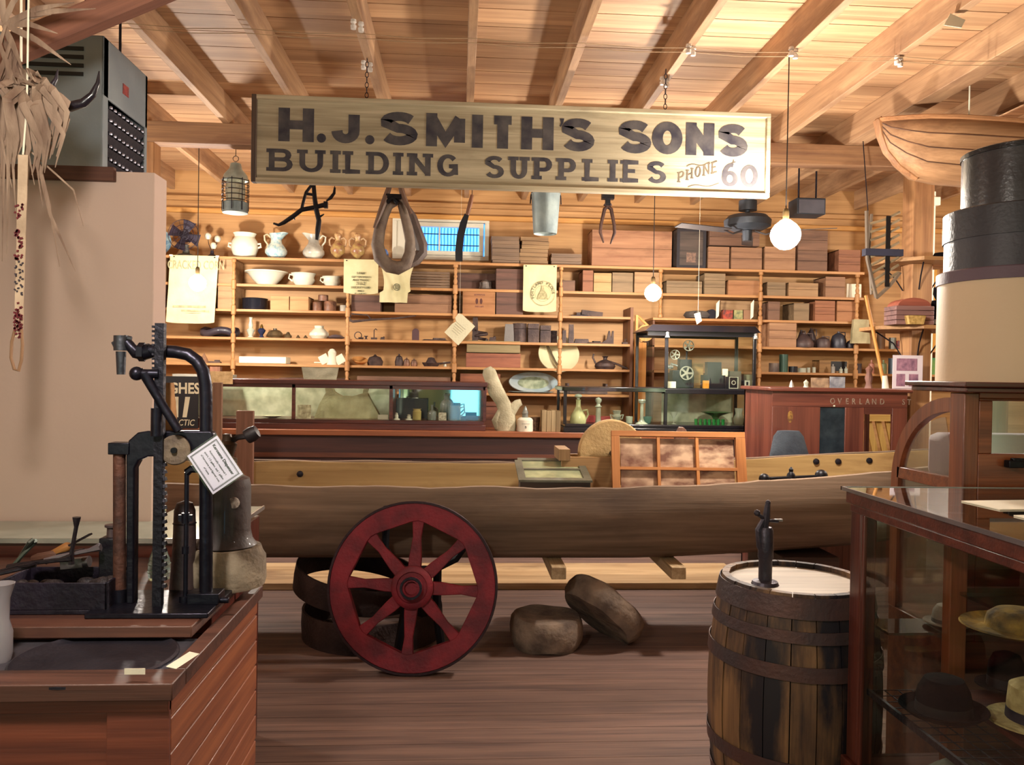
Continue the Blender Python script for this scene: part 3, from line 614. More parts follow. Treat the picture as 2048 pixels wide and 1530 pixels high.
# side rod with wing nut
b = MB(); p0, p1 = pp(371, 1195, .0), pp(371, 945); b.tube([(p0.x, .0, .01), (p0.x, 0, p1.z)], .0065, 10); b.tube([(p0.x, 0, p1.z), (p0.x + .012, 0, p1.z + .01), (p0.x + .05, 0, p1.z + .01)], .011, 8)
p = pp(371, 1036); b.box((p.x, 0, p.z), (.036, .01, .018)); b.cyl((p.x, 0, p.z - .014), (p.x, 0, p.z + .014), .011, n=10); p = pp(371, 1100); b.cyl((p.x, 0, p.z - .01), (p.x, 0, p.z + .01), .010, n=10); b.cyl((p.x, 0, .012), (p.x, 0, .03), .016, n=10)
b.build('valve_rod', KB, kd)
# scrap of brown card behind the lever
def crumple(x0, z0_, w_, h_, seed, amp=.006): return lambda a, b_: (x0 + w_ * a + .004 * nz(b_ * 5, seed), amp * nz(a * 3 + seed, b_ * 4), z0_ + h_ * b_)
p0, p1 = pp(318, 862), pp(352, 766); MB().grid(lambda a, b_: (p0.x + (p1.x - p0.x) * (a * (1 - .3 * b_)) + .002 * nz(b_ * 6), .02 + .006 * nz(a * 4, b_ * 5), p0.z + (p1.z - p0.z) * b_), 8, 10, .002).build('brown_card', mat('A8784E', .85, c2='8A5E3C', bump=.3), kd)
# swing tag
c = at(430, 930, 2.18); tg = thing('paper_tag', 'white swing tag in a clear sleeve describing the kerosene dispenser', 'tag', c, rot=(0, R(55), R(-6)))
MB().bb((-.062, -.001, -.049), (.062, .001, .049)).build('card', mat('E6E2EC', .5, 0, .04, bump=0), tg)
b = MB(); frame(b, -.056, .056, -.043, .043, .0016, -.0018, -.001); b.build('border', INK, tg); b = MB(); frame(b, -.053, .053, -.040, .040, .0006, -.0018, -.001); b.build('inner_border', INK, tg)
b = MB(); text_mesh(b, 'Kerosene Dispenser', .0115, T_((0, -.0016, .024)), .0002, .0003)
for i, t_ in enumerate(('Automatically measured 1', 'quart, 1/2 gallon, and 1 gallon', 'of kerosene and figured cost', 'of same')): text_mesh(b, t_, .0075, T_((0, -.0016, .008 - i * .0125)), .0002)
b.build('printed_text', mat('24242C', .7, bump=0), tg)
MB().bb((-.066, -.004, -.053), (.066, -.003, .053)).build('clear_sleeve', glass((.97, .97, 1), .04), tg)
q = pp(408, 868); dq = V((kx, PY, CT)) + q - c
TI = MX.Rotation(-R(55), 3, 'Y')
MB().tube([(-.058, 0, -.045), TI @ V((dq.x * .5, dq.y * .5, dq.z * .5)), TI @ V((dq.x, dq.y, dq.z))], .0008, 4).build('string', PAPER, tg)
# ---------------------------------------------------------------- things round the dispenser
q = on(451, 1186, CT, .10)
cr_ = thing('stoneware_jug', 'squat stoneware jug on a wide pale stone base beside the dispenser', 'jug', (q.x, q.y + .0, CT))
k = q.y / F
MB().lathe([(.001, 0), (74 * k, 0), (77 * k, .02), (76 * k, .085), (70 * k, .100), (66 * k, .118), (.001, .118)], n=36).build('stone_base', mat('9A8C78', .85, 0, c2='76695A', sc_=12, bump=.5), cr_)
MB().lathe([(.055, .118), (58 * k, .122), (50 * k, .14), (46 * k, .17), (46 * k, .30), (43 * k, .325), (30 * k, .335), (.001, .335)], n=32).build('jug_body', mat('4A3A38', .55, 0, c2='2E2628', sc_=6, coat=.1), cr_)
MB().lathe([(.022, .335), (.02, .36), (.03, .368), (.03, .385), (.02, .39), (.024, .41), (.03, .43), (.016, .44), (.012, .46), (.001, .462)], n=16).build('tap_head', mat('57463A', .45, .6, bump=.3), cr_)
MB().lathe([(.001, 0), (.022, .003), (.024, .02), (.02, .04), (.001, .045)], c=(.055, -.0, .45), n=10, M=RT(R(60), 'Y')).tube([(0, 0, .43), (.03, 0, .45), (.06, 0, .455)], .009, 6).build('tap_handle', mat('2C2628', .5, .4), cr_)
MB().lathe([(.001, 0), (.017, 0), (.017, .003), (.001, .003)], n=16, M=RT(pi / 2 + .1, 'X')).build('maker_stamp', mat('B8A89A', .6, c2='5C4A44', sc_=80), cr_, loc=(46 * k * .55, -46 * k * .86, .26))
def bottle(mb, h, r, neck=.35, nr=.35, shoulder=.18, n=18): return mb.lathe([(.001, 0), (r * .92, 0), (r, h * .04), (r, h * (1 - neck - shoulder)), (r * .85, h * (1 - neck - shoulder * .5)), (r * nr, h * (1 - neck)), (r * nr, h * .95), (r * nr * 1.25, h * .96), (r * nr * 1.25, h), (.001, h)], n=n)
q = on(288, 1178, CT); g_ = thing('glass_bottle', 'clear glass bottle with a wooden stick in it, standing inside the dispenser frame', 'bottle', (q.x, q.y + .12, CT))
MB().lathe([(.001, 0), (.032, 0), (.034, .03), (.030, .065), (.017, .10), (.014, .19), (.019, .215), (.017, .215), (.012, .19), (.001, .19)], n=20).ring([(.034, .02), (.0355, .022), (.034, .024)], 20).ring([(.033, .045), (.0345, .047), (.033, .049)], 20).build('bottle', GLASSB, g_)
MB().box((.004, .0, .215), (.018, .010, .10), ry=R(12)).build('wooden_stick', wood('6B4434', '432A22', 'z'), g_)
q = on(346, 1200, CT); g_ = thing('metal_canister', 'tall greyish brown cylinder behind the toothed rack', 'canister', (q.x, q.y + .09, CT))
MB().lathe([(.001, 0), (.042, 0), (.04, .02), (.034, .10), (.03, .24), (.022, .262), (.001, .27)], n=24).build('body', mat('5A4A48', .5, .4, c2='40343A', bump=.3), g_)
MB().ring([(.03, .2), (.034, .202), (.03, .206)], 24).build('bead', IRON, g_)
q = on(207, 1210, CT); g_ = thing('black_canister', 'tall black square tin left of the rusty cylinder', 'tin', (q.x, q.y + .05, CT))
MB().box((0, 0, .09), (.052, .05, .18)).build('body', mat('1B1822', .45, .3, bump=.2), g_, bev=.004)
MB().lathe([(.001, .18), (.014, .18), (.013, .205), (.019, .208), (.019, .214), (.001, .214)], n=16).build('neck', mat('5B4A4C', .45, .3), g_)
MB().bb((-.004, -.027, .03), (.006, -.025, .045)).build('label', PAPER, g_)
# tool box
q = on(100, 1232, CT); tx = thing('tool_tray', 'dark metal tray heaped with tools at the left of the dispenser', 'tray', (q.x, q.y + .10, CT))
b = MB(); b.bb((-.15, -.09, 0), (.14, .09, .012)); frame2 = lambda mb, x0, x1, y0, y1, z0_, z1_, t: (mb.bb((x0, y0, z0_), (x1, y0 + t, z1_)), mb.bb((x0, y1 - t, z0_), (x1, y1, z1_)), mb.bb((x0, y0, z0_), (x0 + t, y1, z1_)), mb.bb((x1 - t, y0, z0_), (x1, y1, z1_)))
frame2(b, -.15, .14, -.09, .09, .012, .085, .006); b.build('tray', mat('1E1A26', .5, .4, c2='2E2438', bump=.3), tx, bev=.002)
rnd = random.Random(3)
tl = [('wrench', 'dark steel wrench lying across the tool tray', 'wrench'), ('file', 'long thin file with a pale edge on the tool tray', 'file'), ('chisel', 'short chisel with an amber wooden handle on the tool tray', 'chisel'), ('pliers', 'dark pliers on top of the tool tray pile', 'pliers'), ('auger', 'upright dark auger sticking out of the tool tray', 'auger'), ('hammer_head', 'grey hammer head on the tool tray pile', 'hammer'), ('tin_snips', 'greenish tin snips at the left of the tool pile', 'snips'), ('screwdriver', 'screwdriver with a worn brown handle on the tool pile', 'screwdriver')]
DKM = mat('3B3338', .45, .6, c2='242028', bump=.3); WH = wood('B0793E', '7A4A24', 'x')
P0 = V((q.x, q.y + .10, CT + .087))
def tool(i, px_, py_, kind, ang, L_, m, lift=0):
    nm, lb, cat = tl[i]; p = at(px_, py_, P0.y + .0); mb = MB(); d = L_ / 2
    if kind == 'bar': mb.tube([(-d, 0, 0), (-d * .6, 0, .004), (d * .6, 0, 0), (d, 0, .002)], [.009, .006, .006, .012], 6)
    if kind == 'handle': mb.tube([(-d, 0, 0), (-d * .8, 0, 0), (-d * .1, 0, 0), (0, 0, 0)], [.008, .012, .013, .008], 8)
    if kind == 'jaw': mb.tube([(-d, .012, 0), (-.01, .004, .006), (0, 0, .006), (d * .4, -.01, .006), (d * .5, 0, .006)], .006, 6).tube([(-d, -.012, 0), (-.01, -.004, 0), (0, 0, 0), (d * .4, .01, 0), (d * .5, .002, 0)], .006, 6)
    if kind == 'head': mb.box((0, 0, .012), (L_, .028, .026)).cyl((d, 0, .012), (d + .015, 0, .012), .016, n=10)
    t = thing(nm, lb, cat, (p.x, P0.y + rnd.uniform(-.05, .05), max(P0.z + .006 + lift, 0)), rot=(0, -ang, rnd.uniform(-.2, .2)), group='tools on the tray')
    mb.build('blade' if kind == 'handle' else 'body', m, t)
    if kind == 'handle': MB().box((d * .5, 0, 0), (d, .014, .005)).build('steel', DKM, t)
tool(0, 90, 1165, 'bar', .15, .17, DKM, .03); tool(1, 150, 1150, 'bar', .25, .15, mat('8A8088', .4, .6), .05); tool(2, 135, 1125, 'handle', .5, .14, WH, .07)
tool(3, 60, 1160, 'jaw', .2, .14, DKM, .02); tool(4, 157, 1100, 'bar', 1.45, .13, DKM, .09); tool(5, 130, 1160, 'head', .1, .06, mat('6A6064', .4, .6), .0); tool(6, 40, 1150, 'jaw', .9, .14, mat('4A5048', .4, .5), .05); tool(7, 110, 1140, 'handle', .2, .15, wood('6B4434', '432A22', 'x'), .045)
b = MB()
for i in range(16): b.ball((rnd.uniform(-.13, .12), rnd.uniform(-.07, .06), .02 + rnd.uniform(0, .05)), (rnd.uniform(.015, .035), .02, rnd.uniform(.012, .025)), 8, 6)
tag(b.build('small_hardware', mat('463C3C', .6, .4, c2='2B262B', sc_=40, bump=.6), None, tuple(tx.location)), 'loose rusty bits of hardware filling the dark tool tray', 'hardware', kind='stuff')
q = on(6, 1322, .893); one('glass_vase', MB().lathe([(.001, 0), (.022, 0), (.026, .02), (.026, .07), (.018, .10), (.02, .15), (.03, .185), (.028, .185), (.016, .15), (.001, .1)], n=20), mat('B4AEB4', .15, 0, .1, bump=0, tr=.4), 'pale glass vase at the left edge standing on the metal counter top', 'vase', (q.x - .006, q.y, .893))
# ---------------------------------------------------------------- unit heater over the partition
hx = at(200, 200, 3.42).x; hz1 = at(190, 64, 3.42).z
ht = thing('unit_heater', 'grey metal unit heater box with louvred side hung above the plaster wall', 'heater', (hx, 3.45, hz1))
GREY = mat('848C90', .5, .1, c2='747C82', sc_=3, bump=.1)
b = MB(); b.bb((-.62, 0, -.66), (-.004, .01, 0)); b.bb((-.62, 0, -.66), (0, .47, -.65)); b.bb((-.62, 0, -.01), (0, .47, 0)); b.bb((-.62, .46, -.66), (0, .47, 0)); b.bb((-.62, 0, -.66), (-.61, .47, 0))
b.bb((-.01, .0, -.25), (0, .47, 0)); b.bb((-.01, 0, -.66), (0, .05, 0)); b.bb((-.01, .44, -.66), (0, .47, 0)); b.build('casing', GREY, ht, bev=.006)
MB().bb((-.3, .05, -.65), (-.25, .44, -.25)).build('dark_core', BLACK, ht)
b = MB()
for i in range(4): b.box((-.25, -.003, -.06 - i * .035), (.34, .004, .016))
b.build('front_slots', BLACK, ht)
for i in range(7): 
    MB().box((-.012, .245, -.30 - i * .055), (.004, .39, .034), ry=R(35)).build('louvre', mat('3A3A46', .4, .5), ht)
    b = MB()
    for j in range(9): b.lathe([(.007, -.006), (.009, 0), (.007, .006)], c=(-.004, .08 + j * .042, -.275 - i * .055), n=8)
    b.build('louvre_beads', mat('8A8894', .35, .7), ht)['kind'] = 'stuff'
b = MB()
for i in range(12): b.bb((-.26, .06 + i * .032, -.65), (-.02, .062 + i * .032, -.26))
b.build('fins', mat('2A2430', .5, .3), ht)
MB().bb((0, .19, -.175), (.002, .25, -.13)).build('badge', mat('A03A34', .5, c2='6A2A2C', sc_=60), ht)
for yy in (.06, .40):
    for xx in (-.1, -.52): MB().cyl((xx, yy, 0), (xx, yy, ZR + .2 - hz1), .006, n=8).build('hanger_rod', IRON, ht)
# big brace crossing in front of it
a, c = at(-60, 135, 2.75), at(420, -65, 2.75)
MB2 = MB(); d = (c - a); L_ = d.length
an = math.atan2(d.z, d.x)
o = struct('trim_30', MB().box((L_ * .55, 0, 0), (L_ * 1.5, .05, .085)), wood('8E5E4A', '5E3A30', 'x', 3), loc=a); o.rotation_euler = (0, -an, 0)
# ---------------------------------------------------------------- dried palm bundle, horns and embroidered strap
PALM = mat('A08874', .85, 0, c2='6A5244', sc_=12, bump=.4, stretch=(1, 1, .3))
pc = at(72, 230, 2.55)
pb2 = thing('dried_palm_bundle', 'bundle of dried palm leaves hanging at the top left', 'dried plant', (pc.x, 2.55, pc.z))
pk = 2.55 / F
def leaf(mb, pts, w_): 
    pts = [V(((x - 72) * pk, dy, (230 - y) * pk)) for x, y, dy in pts]; n = len(pts)
    # quadratic smoothing
    sm = []
    for i in range(n - 1):
        for t in (0, .34, .67): sm.append(pts[i].lerp(pts[i + 1], t))
    sm.append(pts[-1]); N = len(sm); rr = [max(.0012, w_ * math.sin(pi * min(1, .12 + .88 * (i / (N - 1))) ** .8)) for i in range(N)]
    mb.tube(sm, rr, 5, flat=.25)
rnd = random.Random(11); b = MB()
for px_, py_ in ((120, 80), (190, 30), (60, 0), (128, 128), (145, 138), (20, -30), (-20, 60), (108, 45), (150, 20), (60, 160)):
    leaf(b, [(10, 60, 0), ((10 + px_) / 2, (60 + py_) / 2 - 8, -.02), (px_, py_, -.03)], .010)
for i in range(16):
    x = rnd.uniform(-15, 75); leaf(b, [(rnd.uniform(0, 40), 60 + rnd.uniform(0, 90), rnd.uniform(-.03, .03)), (x, 200, rnd.uniform(-.05, .02)), (x + rnd.uniform(-15, 25), rnd.uniform(330, 520), 0)], .008)
leaf(b, [(60, 250, 0), (100, 420, 0), (148, 528, 0)], .006); leaf(b, [(60, 250, 0), (95, 400, .01), (118, 520, 0)], .005); leaf(b, [(40, 280, 0), (140, 370, .01), (162, 440, 0)], .003)
b.build('leaves', PALM, pb2)
b = MB(); rnd = random.Random(5)
for i in range(46):
    a0 = rnd.uniform(0, 6.3); x0, y0 = 62 + rnd.uniform(-20, 20), 165 + rnd.uniform(-12, 12); e = rnd.uniform(.7, 1)
    x1 = 80 + 62 * e * cos(a0); y1 = 235 + 75 * e * sin(a0) * .9; dy = -.05 + .04 * sin(i)
    leaf(b, [(x0, y0, -.01), ((x0 + x1) / 2 + 14 * cos(a0), (y0 + y1) / 2, dy), (x1, y1, dy * .6), (x1 - 22, min(y1 + 60, 345), 0)], rnd.uniform(.008, .016))
b.build('matted_fibre', PALM, pb2)
b = MB(); b.tube([(-.045, 0, .16), (-.05, 0, .9)], .004, 6); b.build('hanging_cord', PAPER, pb2)
hn = at(140, 185, 2.62); hr = thing('buffalo_horns', 'pair of curved black horns beside the dried palm bundle', 'horns', (hn.x, 2.62, hn.z)); hk = 2.62 / F
def hp(x, y, dy=0): return ((x - 140) * hk, dy, (185 - y) * hk)
MB().tube([hp(194, 142), hp(192, 165), hp(182, 188), hp(165, 204), hp(142, 212), hp(118, 205), hp(98, 190)], [.002, .007, .011, .014, .016, .017, .018], 12).build('long_horn', mat('1A1620', .3, 0, .2, bump=.2, coat=.3), hr)
MB().tube([hp(117, 142), hp(114, 160), hp(104, 178), hp(92, 188), hp(84, 196)], [.002, .006, .010, .012, .013], 12).build('short_horn', mat('2A2430', .3, 0, .2, bump=.2, coat=.3), hr)
MB().tube([hp(112, 206), hp(95, 192), hp(80, 190), hp(64, 205, -.02)], .010, 8).build('binding', PALM, hr)
st = at(44, 560, 2.50); sp_ = thing('embroidered_strap', 'long pale strap embroidered in dark red, ending in a loop, hanging at far left', 'strap', (st.x, 2.50, st.z)); kk = 2.5 / F
CRM = mat('C8AF94', .85, 0, c2='A48C74', sc_=9, bump=.2)
MB().grid(lambda a, b_: (((-9 + 18 * a) * (1 - .15 * (1 - b_)) + (-6 * (1 - b_))) * kk, .003 * nz(b_ * 7), (-110 + 350 * b_) * kk), 3, 20, .003).build('band', CRM, sp_)
b = MB(); L2 = [(x * kk, 0, z * kk) for x, z in ((-12, -95), (-18, -120), (-19, -150), (-13, -172), (-5, -175), (0, -155), (2, -125), (0, -95))]; b.tube(L2, .0045, 8); b.build('loop', wood('9A7454', '6A4C38', 'z'), sp_)
b = MB(); rnd = random.Random(2)
for z0h, cn in ((130, 14), (80, 22), (55, 16), (-60, 12), (-80, 26), (-95, 18)):
    for i in range(cn): b.box(((-6 + rnd.uniform(-7, 7)) * kk, -.003, (z0h + rnd.uniform(-16, 16)) * kk), (.005, .003, .006), ry=rnd.uniform(0, 1.5))
b.build('red_stitching', mat('6A2028', .8, 0, .1, bump=0), sp_)
b = MB()
for i in range(22): b.box(((-5 + 7 * sin(i * 1.3)) * kk, -.003, (35 - i * 3) * kk), (.004, .003, .006), ry=i)
b.build('dark_stitching', mat('38303A', .8, 0, .1, bump=0), sp_)
MB().tube([(0, 0, 240 * kk), (.01, 0, 330 * kk), (.02, 0, (ZR + .2 - st.z))], .003, 6).build('hanging_cord', PAPER, sp_)
# ---------------------------------------------------------------- right: glass case of hats
hc = thing('hat_showcase', 'dark wooden glass showcase full of hats at the front right', 'showcase', (1.295, 2.56, 0))
HZ = 1.235; XL = .0; LY = 1.35
MB().bb((0, -LY, 0), (.7, 0, .34)).build('base', MAHOG, hc, bev=.004)
MB().bb((-.012, -LY - .012, .30), (.71, .012, .345)).build('base_rail', MAHOG, hc, bev=.004)
b = MB(); b.bb((0, -.07, .345), (.055, 0, HZ - .05)); b.bb((0, -LY, .345), (.055, -LY + .06, HZ - .05)); b.bb((.645, -.05, .345), (.70, 0, HZ - .05)); b.bb((.645, -LY, .345), (.70, -LY + .05, HZ - .05)); b.split('corner_post', MAHOGz, hc, bev=.006)
b = MB(); b.bb((.006, -.075, .345), (.02, -.068, HZ - .05)); b.bb((.0, -.09, .345), (.012, -.075, HZ - .05)); b.build('post_beading', MAHOGz, hc, bev=.002)
rl = MB(); rl.bb((-.012, -LY, HZ - .05), (.05, .012, HZ - .008)); rl.bb((.65, -LY, HZ - .05), (.712, .012, HZ - .008)); rl.bb((.05, -.05, HZ - .05), (.65, .012, HZ - .008)); rl.bb((-.003, -LY, HZ - .078), (.035, 0, HZ - .05)); rl.split('top_rail', MAHOG, hc, bev=.004)
MB().bb((-.022, -LY - .01, HZ - .008), (.72, .022, HZ)).build('glass_top', glass((.85, .9, .88), .38, .03), hc)
MB().bb((-.024, -LY, HZ - .010), (-.018, .024, HZ + .002)).bb((-.024, .018, HZ - .010), (.72, .024, HZ + .002)).split('metal_edging', mat('A8A4A8', .25, .8, bump=0), hc)
MB().bb((.006, -LY + .06, .345), (.010, -.09, HZ - .05)).build('side_glass', glass((.9, .92, .9), .015), hc)
MB().bb((.06, -.012, .345), (.64, -.008, HZ - .05)).build('back_glass', glass((.8, .84, .82), .08), hc)
MB().bb((.05, -.16, .797), (.64, -.015, .805)).build('rear_shelf', glass((.7, .78, .76), .12), hc)
b = MB(); b.bb((.22, -.20, .345), (.275, -.16, HZ - .05)); b.build('inner_upright', OAK, hc, bev=.003)
MB().bb((.25, -LY + .05, .935), (.69, -.16, .945)).build('upper_shelf', glass((.7, .78, .76), .12), hc)
MB().bb((.275, -.20, .87), (.69, -.16, .93)).build('shelf_bracket', MAHOG, hc)
b = MB()
for i in range(5): b.tube([(.03 + i * .045, -.1, .60), (.03 + i * .045, -LY + .05, .60)], .002, 4)
for i in range(26): b.tube([(.03, -.1 - i * .045, .602), (.23, -.1 - i * .045, .602)], .0015, 4)
b.bb((.02, -LY + .05, .585), (.03, -.09, .604)); b.build('wire_shelf', IRON, hc)
MB().bb((.27, -LY + .05, .585), (.69, -.1, .60)).build('lower_shelf', MAHOG, hc)
def hat(name, lab, px_, py_, zt, Y, r, h, m, band=None, brim=1.7, tall=1, curl=.25, dome=.3, col=None):
    q = at(px_, py_, Y); t = thing(name, lab, 'hat', (q.x, Y, zt), group='hats in the showcase')
    rb_ = r * brim
    MB().lathe([(.001, .004), (r * 1.0, .004), (rb_ * .8, .002 + r * curl * .15), (rb_, r * curl), (rb_ * .985, r * curl + .004), (rb_ * .8, .008 + r * curl * .15), (r, .012), (r * 1.0, .012)], n=32, sx=1.12).build('brim', m, t)
    MB().lathe([(r * 1.0, .008), (r * .97, h * .5), (r * .92, h * (1 - dome)), (r * .7, h * (1 - dome * .25)), (r * .3, h), (.001, h * .985)], n=32, sx=1.08).build('crown', m, t)
    if band: MB().lathe([(r * 1.012, .012), (r * .985, h * .34)], n=32, sx=1.09).build('band', band, t)
    return t
FELT = mat('0C0B10', .9, 0, .2, bump=.3, sc_=10, spec=.1); STRAW = mat('C9B27C', .8, 0, c2='A8905E', sc_=40, bump=.6)
OL = mat('141310', .9, 0, .2, bump=.3, spec=.1)
hat('bowler_hat', 'black felt bowler hat on the wire shelf of the hat showcase', 1888, 1370, .606, 2.26, .072, .12, FELT, mat('0F0E14', .6), 1.55, curl=.35, dome=.35)
hat('felt_hat', 'dark felt hat behind the upright of the hat showcase', 2012, 1370, .606, 2.45, .052, .12, OL, mat('14131A', .6), 1.6)
hat('straw_boater', 'pale straw boater with a dark blue band, low in the hat showcase', 2078, 1440, .606, 2.20, .08, .12, STRAW, mat('171A34', .6), 1.6, curl=.08, dome=.12)
hat('wide_straw_hat', 'wide flat straw hat with a yellow lining on the glass shelf', 2040, 1180, .9455, 1.98, .075, .06, mat('B08A3C', .85, 0, c2='4A3C28', sc_=12, bump=.6), None, 1.7, curl=.2)
hat('small_grey_hat', 'small tan felt hat at the back of the hat showcase above the bowler', 1898, 1150, .8055, 2.47, .045, .07, mat('8A7868', .85, 0, c2='6A5A4E', bump=.3), mat('4A3C34', .7), 1.5)
q = at(1990, 1500, 1.75); one('crumpled_cloth_hat', MB().grid(lambda a, b_: ((-.17 + .34 * a), (-.12 + .24 * b_), .004 + (.11 + .035 * nz(a * 4, b_ * 4)) * (max(0, sin(pi * a)) * max(0, sin(pi * b_))) ** .6), 20, 16), mat('77776C', .9, 0, c2='55554E', sc_=12, bump=.5), 'crumpled grey green cloth hat at the bottom of the hat showcase', 'hat', (1.295 + .22, 2.27, .346), 'hats in the showcase')
# ---------------------------------------------------------------- curved glass showcase behind it
CX = at(1790, 950, 3.05).x; CX = (at(1790, 950, 3.05).x + at(1935, 975, 2.6).x) / 2
cc = thing('curved_glass_showcase', 'red brown cabinet with a quarter-round glass side carrying the hat boxes', 'showcase', (CX, 2.62, 0)); CZt = 1.6
D = .46
b = MB(); b.bb((0, 0, 0), (.9, D, .70)); b.build('base', OAKx, cc, bev=.004)
b = MB(); # side frame in the YZ plane: quarter-round outer edge
def yz(poly, x0, x1, mb):
    n = len(poly); vs = [(x0, y, z) for y, z in poly] + [(x1, y, z) for y, z in poly]
    mb.add(vs, [tuple(range(n)), tuple(reversed(range(n, 2 * n)))] + [(i, (i + 1) % n, (i + 1) % n + n, i + n) for i in range(n)])
zr = 1.19; RH = 1.535 - zr; RY = D - .08
oa = [(.08 + RY * cos(R(a)), zr + (RH) * sin(R(a))) for a in range(0, 91, 6)]; ia = [(.08 + (RY - .05) * cos(R(a)), zr + (RH - .05) * sin(R(a))) for a in range(0, 91, 6)]
for i in range(len(oa) - 1): yz([oa[i], oa[i + 1], ia[i + 1], ia[i]], 0, .03, b)
yz([(.08, zr + RH), (.08, zr + RH - .05), (.02, zr + RH - .05), (.02, zr + RH)], 0, .03, b)
b.bb((0, D - .05, .7), (.03, D, zr)); b.build('curved_rail', OAK, cc)
MB().bb((-.003, 0, .70), (.05, .083, zr + RH + .018)).build('corner_post', OAK, cc, bev=.004)
zb_ = at(1860, 958, 2.85).z
MB().bb((0, .06, zb_ - .02), (.03, D - .04, zb_ + .025)).build('side_rail', OAKx, cc, bev=.002)
g = MB(); yz([(.06, zb_)] + [(.02 + p[0] * .96, p[1] - .02) for p in reversed(ia)][1:] + [(D - .06, zb_)], .012, .015, g); g.bb((.012, .06, .7), (.015, D - .05, zb_ - .02)); g.build('side_glass', glass((.9, .92, .9), .30, .25), cc)
g = MB(); n = len(oa); vs = [(x, p[0] - .01, p[1] - .01) for x in (.03, .9) for p in oa]; g.add(vs, [(i, i + 1, i + 1 + n, i + n) for i in range(n - 1)]); g.bb((.03, D - .02, .7), (.9, D - .017, zr)); g.build('curved_glass', glass((.9, .92, .9), .12, .06), cc)
b = MB(); b.bb((.05, 0, zr + RH), (.9, .04, zr + RH + .02)); 
x2 = at(1985, 850, 2.62).x - CX; zt2, zl2 = at(2000, 802, 2.62).z, at(2000, 908, 2.62).z
b.bb((.05, 0, .7), (.9, .04, zl2)); b.bb((.05, 0, zl2), (x2, .04, zt2)); b.bb((.05, 0, zt2), (.9, .04, zr + RH)); b.build('rear_door', OAKx, cc, bev=.003)
MB().bb((x2, .015, zl2), (.9, .02, zt2)).build('door_glass', glass((.85, .88, .92), .3, .15), cc)
p = at(2030, 928, 2.6); MB().box((p.x - CX, -.02, p.z), (.06, .03, .025)).bb((p.x - CX - .012, -.03, p.z + .0), (p.x - CX + .03, -.01, p.z + .02)).build('latch', IRONB, cc, bev=.003)
zt_ = zr + RH + .02
MB().bb((-.03, -.05, zt_), (.9, D - .18, zt_ + .018)).bb((-.045, -.065, zt_ + .018), (.9, D - .16, zt_ + .036)).build('cornice', MAHOG, cc, bev=.004)
MB().bb((.05, .05, zb_ - .02), (.88, D - .06, zb_)).build('inner_shelf', OAKx, cc)
zs = zb_
cs = thing('shoe_box_in_case', 'pale mauve rounded carton inside the curved glass showcase', 'carton', (CX + .26, 2.62 + .25, zs)); 
MB().box((0, 0, .085), (.42, .13, .17)).build('box', mat('A8909A', .7, 0, .08), cs, bev=.03)
# ---------------------------------------------------------------- hat boxes
ztc = zt_ + .036
def hatbox(name, lab, xl, zb__, zt__, Y, r, m, lidm, lidh, z):
    X = at(xl, (zb__ + zt__) / 2, Y).x + r; h = at(1940, zt__, Y - r * .7).z - z
    t = thing(name, lab, 'hat box', (X, Y, z), group='stacked hat boxes')
    MB().lathe([(.001, 0), (r, 0), (r, h - lidh), (.001, h - lidh)], n=56).build('box', m, t)
    MB().lathe([(.001, h - lidh), (r + .005, h - lidh), (r + .005, h - .004), (r, h), (.001, h)], n=56).build('lid', lidm, t)
    return h
r1 = .27
h1 = hatbox('hat_box', 'large cream round hat box with a grey purple rim, bottom of the stack', 1897, 735, 528, 2.86, r1, mat('D2B896', .6, 0, .06, sc_=2, bump=.05), mat('5E4A55', .6, 0, .1), .045, ztc)
h2 = hatbox('hat_box', 'dark charcoal round hat box with a deep lid, middle of the stack', 1911, 528, 400, 2.86, r1 - .02, mat('35323A', .5, 0, .2, bump=.2), mat('2B2930', .5, 0, .2, bump=.2), .11, ztc + h1)
h3 = hatbox('hat_box', 'small glossy black leather hat box, topmost of the stack', 1942, 400, 278, 2.86, r1 - .07, mat('26242A', .3, 0, .3, c2='36363A', sc_=7, bump=.12, coat=.3), mat('1D1C21', .28, 0, .3, bump=.2), .02, ztc + h1 + h2)
# ---------------------------------------------------------------- wall shelving
YS = 8.17
SZ = {'A': 2.708, 'B': 2.44, 'C': 2.186, 'D': 1.905, 'E': 1.642, 'F': 1.38}
SHM = wood('C79460', '9E6C3C', 'x', 3, rough=.55); SHMz = wood('C79460', '9E6C3C', 'z', 5, rough=.55)
def X_(px_, Y=8.34): return (px_ - 920) * Y / F
su = thing('shop_shelving', 'long pine wall shelving with turned uprights left of the yellow door frame', 'shelving', (0, YS, 0))
xl, xr = X_(300, YS), X_(1262, YS)
for k_ in 'CDEF': MB().bb((xl, 0, SZ[k_] - .026), (xr, .378, SZ[k_])).build('shelf', SHM, su, bev=.003)
for k_ in 'AB': MB().bb((xl, 0, SZ[k_] - .028), (X_(1748, YS), .378, SZ[k_])).build('shelf', SHM, su, bev=.003)
def spindle(z0_, z1_, x, par, nm='turned_upright'):
    b = MB(); pr_ = []; keys = sorted(SZ.values()); h = z0_
    segs = [z for z in keys if z0_ + .05 < z < z1_ - .01] + [z1_]
    a_ = z0_; 
    for zz in segs:
        e = zz - .03; L_ = e - a_
        pr_ += [(.024, a_), (.024, a_ + .03), (.014, a_ + .04), (.021, a_ + L_ * .3), (.012, a_ + L_ * .42), (.019, a_ + L_ * .5), (.012, a_ + L_ * .58), (.02, a_ + L_ * .75), (.013, e - .035), (.024, e - .025), (.024, e)]
        a_ = zz
    b.lathe([(.001, z0_)] + pr_ + [(.001, z1_ - .03)], c=(x, -.012, 0), n=10); b.build(nm, SHMz, par)
